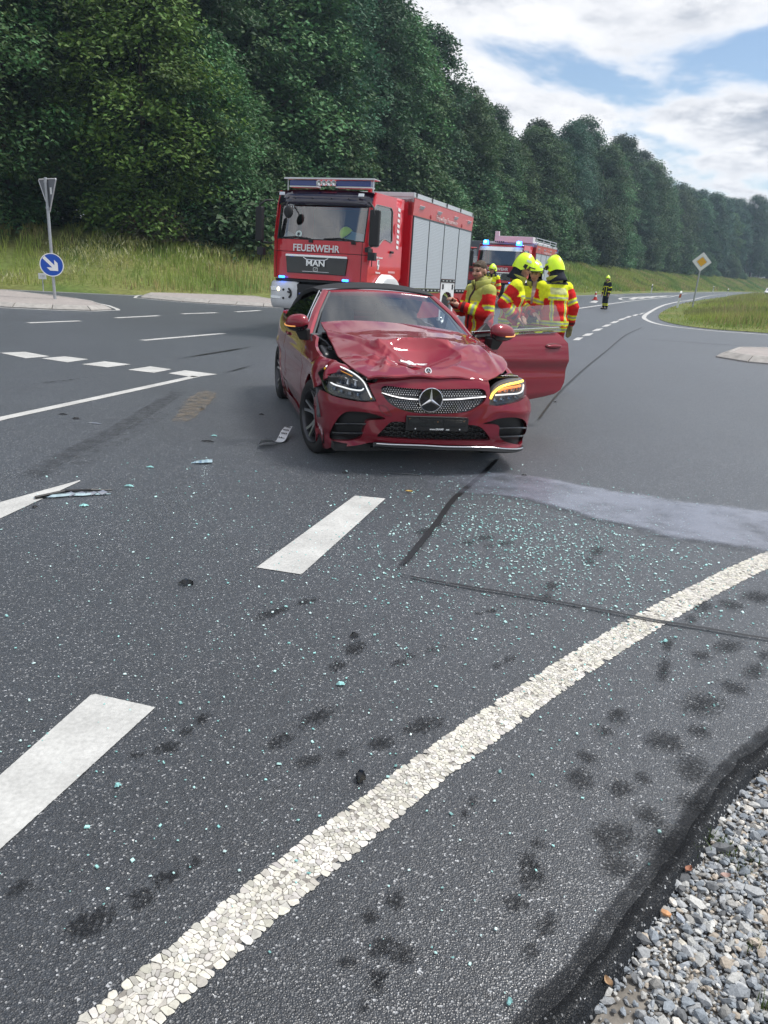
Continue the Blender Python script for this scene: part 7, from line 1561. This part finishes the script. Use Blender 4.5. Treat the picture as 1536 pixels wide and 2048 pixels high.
# delineator posts
def delineator(u, v, h, label, colr, lean):
    gx, gy = G(u, v); t = thing('delineator_post', label, 'road post', (gx, gy, 0), 0, 'reflector posts along the road'); t.rotation_euler = (0, R(lean), R(-20)); s = h
    m = MB(); m.hexa([(-.06*s, -.05*s, -.1), (.06*s, -.05*s, -.1), (.05*s, .06*s, -.1), (-.05*s, .06*s, -.1), (-.06*s, -.05*s, .93*s), (.06*s, -.05*s, .93*s), (.05*s, .06*s, 1.04*s), (-.05*s, .06*s, 1.04*s)]); m.build('post', M_SIGNW, t, bevel=.01)
    m = MB(); m.hexa([(-.064*s, -.054*s, .62*s), (.064*s, -.054*s, .66*s), (.054*s, .064*s, .66*s), (-.054*s, .064*s, .62*s), (-.064*s, -.054*s, .84*s), (.064*s, -.054*s, .88*s), (.054*s, .064*s, .88*s), (-.054*s, .064*s, .84*s)]); b_ = m.build('band', mat('band_black', (.02, .02, .02), .5) if colr == 'black' else mat('band_rust', (.30, .07, .04), .5), t)
    m = MB(); m.box((0, -.06*s, .74*s), (.05*s, .012, .16*s)); m.build('reflector', M_HEADL if colr == 'black' else mat('reflector_orange', (.6, .15, .05), .3), b_)
delineator(1354, 617, 1.05, 'white reflector post with a rusty red band beside the diamond sign', 'red', 5)
delineator(1302, 587, 1.10, 'white reflector post with black band across the road, left of the diamond sign', 'black', 2)
delineator(1425, 585.5, 1.15, 'far white reflector post with a black band right of the diamond sign', 'black', 3)
delineator(1453, 593, 1.05, 'white reflector post at the rim of the tall grass right of the diamond sign', 'black', 4)
# cone
gx, gy = G(1191, 602); gx, gy = G(1190.5, 600.5); c = thing('traffic_cone', 'red and white traffic cone standing on the road left of the lone firefighter', 'cone', (*G(1190, 600), 0)); k = G(1190, 600)[1]/1539
H_ = 15*k; m = MB(); m.box((0, 0, .02), (10*k, 10*k, .05)); m.build('base', mat('cone_red', (.50, .03, .02), .5), c, bevel=.01)
rc = lambda t: 3.6*k*(1-t)+.9*k*t
for a, b, mm in ((0, .34, 'cone_red'), (.34, .56, 'cone_white'), (.56, .80, 'cone_red'), (.80, 1, 'cone_white')):
    m = MB(); m.cyl((0, 0, .04+H_*a), (0, 0, .04+H_*b), rc(a), rc(b), 16); m.build('cone_ring', mat(mm, (.75, .72, .70), .5), c, smooth=40)
# white car far up the road
_u = np.array((.5, .86)); wc = thing('white_car', 'white car only just entering the picture on the far road', 'car', (*np.array(G(1532, 588)), 0))
kx = 130.0; d = _F+_Rt*(1545-CX)/FPX-_Up*(579-CY)/FPX; p = d/d[1]*kx; wc.location = (p[0], kx, 0.0); wc.rotation_euler = (0, 0, R(-35))
z0 = CAM_H+d[2]/d[1]*kx-1.0; 
bd = [(-2.1, .35), (-2.15, .75), (-1.7, .92), (-1.05, 1.0), (-.45, 1.42), (.9, 1.46), (1.7, 1.05), (2.1, .95), (2.15, .4)]
m = MB(); m.prism(bd, -.85, .85, Matrix.Rotation(R(90), 4, 'Z')); m.build('body', mat('white_car_paint', (.75, .76, .77), .3, coat=1), wc, bevel=.12, seg=3, smooth=50)
m = MB(); m.hexa([(-.7, -1.08, 1.0), (.7, -1.08, 1.0), (.7, -.6, 1.0), (-.7, -.6, 1.0), (-.66, -.50, 1.40), (.66, -.50, 1.40), (.66, .2, 1.40), (-.66, .2, 1.40)]); m.build('windscreen', M_TGL, wc)
m = MB(); m.box((0, -2.14, .55), (1.2, .06, .22)); m.build('grille', M_TDARK, wc)
for sx_ in (-.62, .62):
    m = MB(); m.box((sx_, -2.1, .78), (.34, .08, .14)); m.build('headlight', M_HEADL, wc)
    for y in (-1.3, 1.3):
        m = MB(); m.lathe([(.15, .1), (.30, .1), (.33, .05), (.33, -.1), (.15, -.1)], 20, Matrix.Translation((sx_*1.28, y, .33)) @ Matrix.Rotation(R(90), 4, 'Y'), closed=True); m.build('wheel', M_RUB, wc)

# ============================================================ wreckage on the road
# the torn-off number plate, bent in the middle
a0 = np.array(G(517, 887)); a1 = np.array(G(555, 884)); up_ = np.array(G(585, 856, .05))
pl = thing('number_plate', 'bent white car number plate reading F 808 lying on the road beside the front wheel', 'number plate', (*G(550, 885), .0)); c0 = Vector(pl.location)
def wpt(u, v, z): g_ = G(u, v, z); return Vector((g_[0], g_[1], z))-c0
A = [[wpt(517, 888.5, .012), wpt(531, 884, .022), wpt(548, 884, .020), wpt(561, 884.8, .012), wpt(570, 881, .020), wpt(577, 868, .045), wpt(585.5, 852.5, .075)], [wpt(521, 880.5, .085), wpt(532, 879, .090), wpt(543, 880, .065), wpt(551, 881.5, .025), wpt(557, 872, .040), wpt(562, 862, .060), wpt(569, 853.5, .085)]]
A = np.array([[tuple(q) for q in r_] for r_ in A]); nA = 7; D = np.array([cr(r_, 5) for r_ in A]); 
M_PLATE = bpy.data.materials.new('plate_sheet'); M_PLATE.use_nodes = True; _t = M_PLATE.node_tree; _p = _t.nodes['Principled BSDF']; _g = N(_t, 'ShaderNodeNewGeometry'); LK(_t, MIXC(_t, _g.outputs['Backfacing'], (.84, .86, .86), (.04, .04, .045)), _p.inputs['Base Color']); _p.inputs['Roughness'].default_value = .4
n = D.shape[1]; mid = D[0]*.5+D[1]*.5; rows = np.stack([D[0], D[0]*.67+D[1]*.33, D[0]*.33+D[1]*.67, D[1]])
m = MB(); m.grid(rows); o = m.build('sheet', M_PLATE, pl, smooth=70, nrm=False)
pf = lambda i: np.array(D[:, i])
cA, cB = A[0][5]*.5+A[1][5]*.5, None
e1 = Vector(A[0][6]-A[0][4]).normalized(); e2 = Vector(A[1][5]-A[0][5]).normalized(); nn_ = e1.cross(e2).normalized()
if nn_.z < 0: nn_ = -nn_
for i, (ch_, t) in enumerate((('F', .02), ('8', .38), ('0', .66), ('8', .92))):
    c_ = Vector((A[0][4]*(1-t)+A[0][6]*t)*.5+(A[1][4]*(1-t)+A[1][6]*t)*.5); Tx = FR(c_+nn_*.005, e1, nn_); text_mesh('plate_character', ch_, .082, mat('plate_black', (.03, .03, .034), .5), pl, Tx, .0004, bold=.0004, sx=1.0)
m = MB(); m.tube([tuple(p) for p in D[0]], .0012, 4); m.tube([tuple(p) for p in D[1]], .0012, 4); m.build('plate_edge', mat('plate_black'), pl)
# splinters: each its own
M_SHARD = mat('mirror_glass', (.55, .70, .74), .06, metal=.75, noise=.15, nscale=20); M_TEAL = mat('teal_glass', (.30, .60, .58), .1, coat=.6)
def shard(u, v, L, W, h, rot, m_, name, label, cat, seed, curl=.0, grp=None):
    r_ = random.Random(seed); g_ = G(u, v); t = thing(name, label, cat, (*g_, .004), rot, grp); n_ = 9; b = MB(); P = []
    for i in range(n_):
        x = (i/(n_-1)-.5)*L; w_ = W*(math.sin(math.pi*(i+.6)/(n_+.2))**.6)*r_.uniform(.55, 1.15); cz = h*(1-(2*x/L)**2)*r_.uniform(.7, 1.1)+curl*(x/L+.5)**2
        P.append([(x, -w_*.5*r_.uniform(.7, 1.2), .002+cz*.3), (x, -w_*.2, .004+cz), (x, w_*.2, .004+cz), (x, w_*.5*r_.uniform(.7, 1.2), .002+cz*.3), (x, 0, .0005)])
    b.grid(np.array(P), wrap=True); b.build('piece', m_, t, smooth=25); return t
shard(404, 927, .17, .075, .02, R(8), M_SHARD, 'mirror_shard', 'pale curved mirror shard lying left of the bent number plate', 'debris', 2, .03)
sx = shard(146, 993, .50, .05, .022, R(22), M_SHARD, 'torn_strip', 'long torn grey trim strip beside the white wedge marking', 'debris', 5, .0)
m = MB(); m.tube([(-.24, -.03, .012), (-.05, .028, .03), (.12, .012, .034), (.26, .03, .02)], [.012, .012, .010, .005], 6); m.build('torn_edge', M_BLK, sx)
for i in range(4):
    m = MB(); m.add([(-.05+i*.07, .0, .02), (-.02+i*.07, -.02, .004), (.02+i*.07, -.012, .018), (-.01+i*.07, .012, .03)], [(0, 1, 2, 3)]); m.build('flap', M_ALU, sx)
shard(371, 1170, .085, .034, .022, R(-10), M_BLKG, 'plastic_clip', 'black curved plastic clip alone in the middle of the lane', 'debris', 7, .02)
shard(709, 1274, .045, .035, .020, R(20), M_BLKG, 'plastic_chip', 'small black plastic chip below the middle lane dash', 'debris', 8)
b = shard(721, 1562, .040, .045, .035, R(70), M_BLKG, 'plastic_chip', 'jagged upright black plastic chip just above the crazed edge line', 'debris', 9)
for i, (u, v, L, W, rot, mm, lab) in enumerate(((415, 884, .12, .03, 0, M_BLK, 'thin black plastic strip left of the bent number plate'), (190, 848, .15, .018, -12, M_ALU, 'thin grey bent strip below the solid white line'), (152, 838, .07, .05, 20, M_BLK, 'black plastic crumb below the solid white line'), (126, 830, .09, .02, 0, M_BLK, 'slim black splinter touching the solid white line'), (404, 819, .05, .05, 10, M_BLK, 'black crumb beside the sandy dust patch'), (523, 830, .06, .03, 0, M_BLK, 'black crumb left of the rear wheel'), (70, 1016, .035, .03, 30, M_BLK, 'black crumb under the white wedge marking'), (168, 1013, .06, .035, 20, M_TEAL, 'teal glass splinter below the torn trim strip'), (258, 974, .07, .03, 0, M_TEAL, 'teal glass flake right of the torn trim strip'), (300, 936, .06, .02, 5, M_TEAL, 'thin teal glass flake left of the mirror shard'), (428, 873, .06, .02, 0, M_TEAL, 'teal glass sliver above the thin black strip'), (681, 1371, .035, .03, 10, M_TEAL, 'round teal glass piece in the lower middle of the lane'), (690, 947, .05, .025, 0, M_BLK, 'black chip in the shadow before the bumper'), (1330, 1285, .025, .02, 40, M_TEAL, 'teal glass piece right of the crazed edge line'), (1110, 805, .05, .035, 10, M_BLK, 'black crumb beside the open door'), (236, 1575, .022, .016, 40, M_TEAL, 'teal glass crumb right of the nearest lane dash'), (1048, 952, .05, .03, 10, M_BLK, 'black crumb at the start of the wet streak'), (1018, 2008, .018, .014, 60, M_TEAL, 'teal glass crumb near the gravel at the lower edge'))):
    shard(u, v, L, W, .012, R(rot), mm, 'debris_piece', lab, 'debris', 20+i)
m = MB(); t_ = thing('wire', 'thin grey wire on the road in front of the bumper', 'debris', (*G(800, 948), .006)); m.tube([(-.17, .0, 0), (-.05, -.012, .002), (.1, -.02, .004), (.17, -.05, .0)], .004, 6); m.build('strand', M_GREYP, t_, smooth=60)
m = MB(); t_ = thing('dead_leaf', 'yellowish leaf on the road before the bumper', 'leaf', (*G(818, 986), .005)); m.grid(np.array([[(x*.03, y*.016*(1-x*x), .006+.008*abs(y)) for y in (-1, 0, 1)] for x in np.linspace(-.97, .97, 6)])); m.build('blade', mat('dry_leaf', (.42, .27, .06), .7), t_, smooth=60)
# what stands out in the gravel
def pebble(u, v, r_, col, name, label, seed):
    q = np.random.default_rng(seed); v_ = IV.copy()
    for _ in range(6): d = q.normal(size=3); d /= np.linalg.norm(d); lim = q.uniform(.5, .8); z = v_ @ d; v_ -= np.outer(np.clip(z-lim, 0, None), d)
    t = thing(name, label, 'stone', (*G(u, v, -.03), -.03), q.uniform(0, 6)); b = MB(); b.add(v_*np.array(r_), IF.tolist()); b.build('stone', mat(name+'_'+str(seed), col, .75, noise=.25, nscale=90, bump=.3), t); return t
pebble(1332, 1826, (.018, .012, .009), (.52, .27, .13), 'orange_stone', 'orange brown stone lying against the asphalt edge', 1)
pebble(1360, 1834, (.024, .013, .011), (.33, .36, .40), 'long_grey_stone', 'long blue-grey stone next to the orange one', 2)
pebble(1366, 1888, (.016, .014, .011), (.50, .47, .40), 'pale_stone', 'pale tan stone below the long grey stone', 3)
for i, (u, v, lab) in enumerate(((1376, 1742, 'curled reddish brown leaf at the asphalt edge of the gravel'), (1216, 1968, 'tan leaf lying where asphalt meets the gravel'), (1450, 1755, 'pale pinkish leaf among the grey gravel'))):
    m = MB(); t_ = thing('dead_leaf', lab, 'leaf', (*G(u, v, -.02), -.022), R(40+i*70)); m.grid(np.array([[(x*.016, y*.010*(1-x*x), .004+.008*abs(y)+.004*x*x) for y in (-1, 0, 1)] for x in np.linspace(-.97, .97, 6)])); m.build('blade', mat('leaf_brown_%s' % 'abc'[i], ((.30, .14, .09), (.36, .24, .14), (.42, .30, .26))[i], .7), t_, smooth=60)
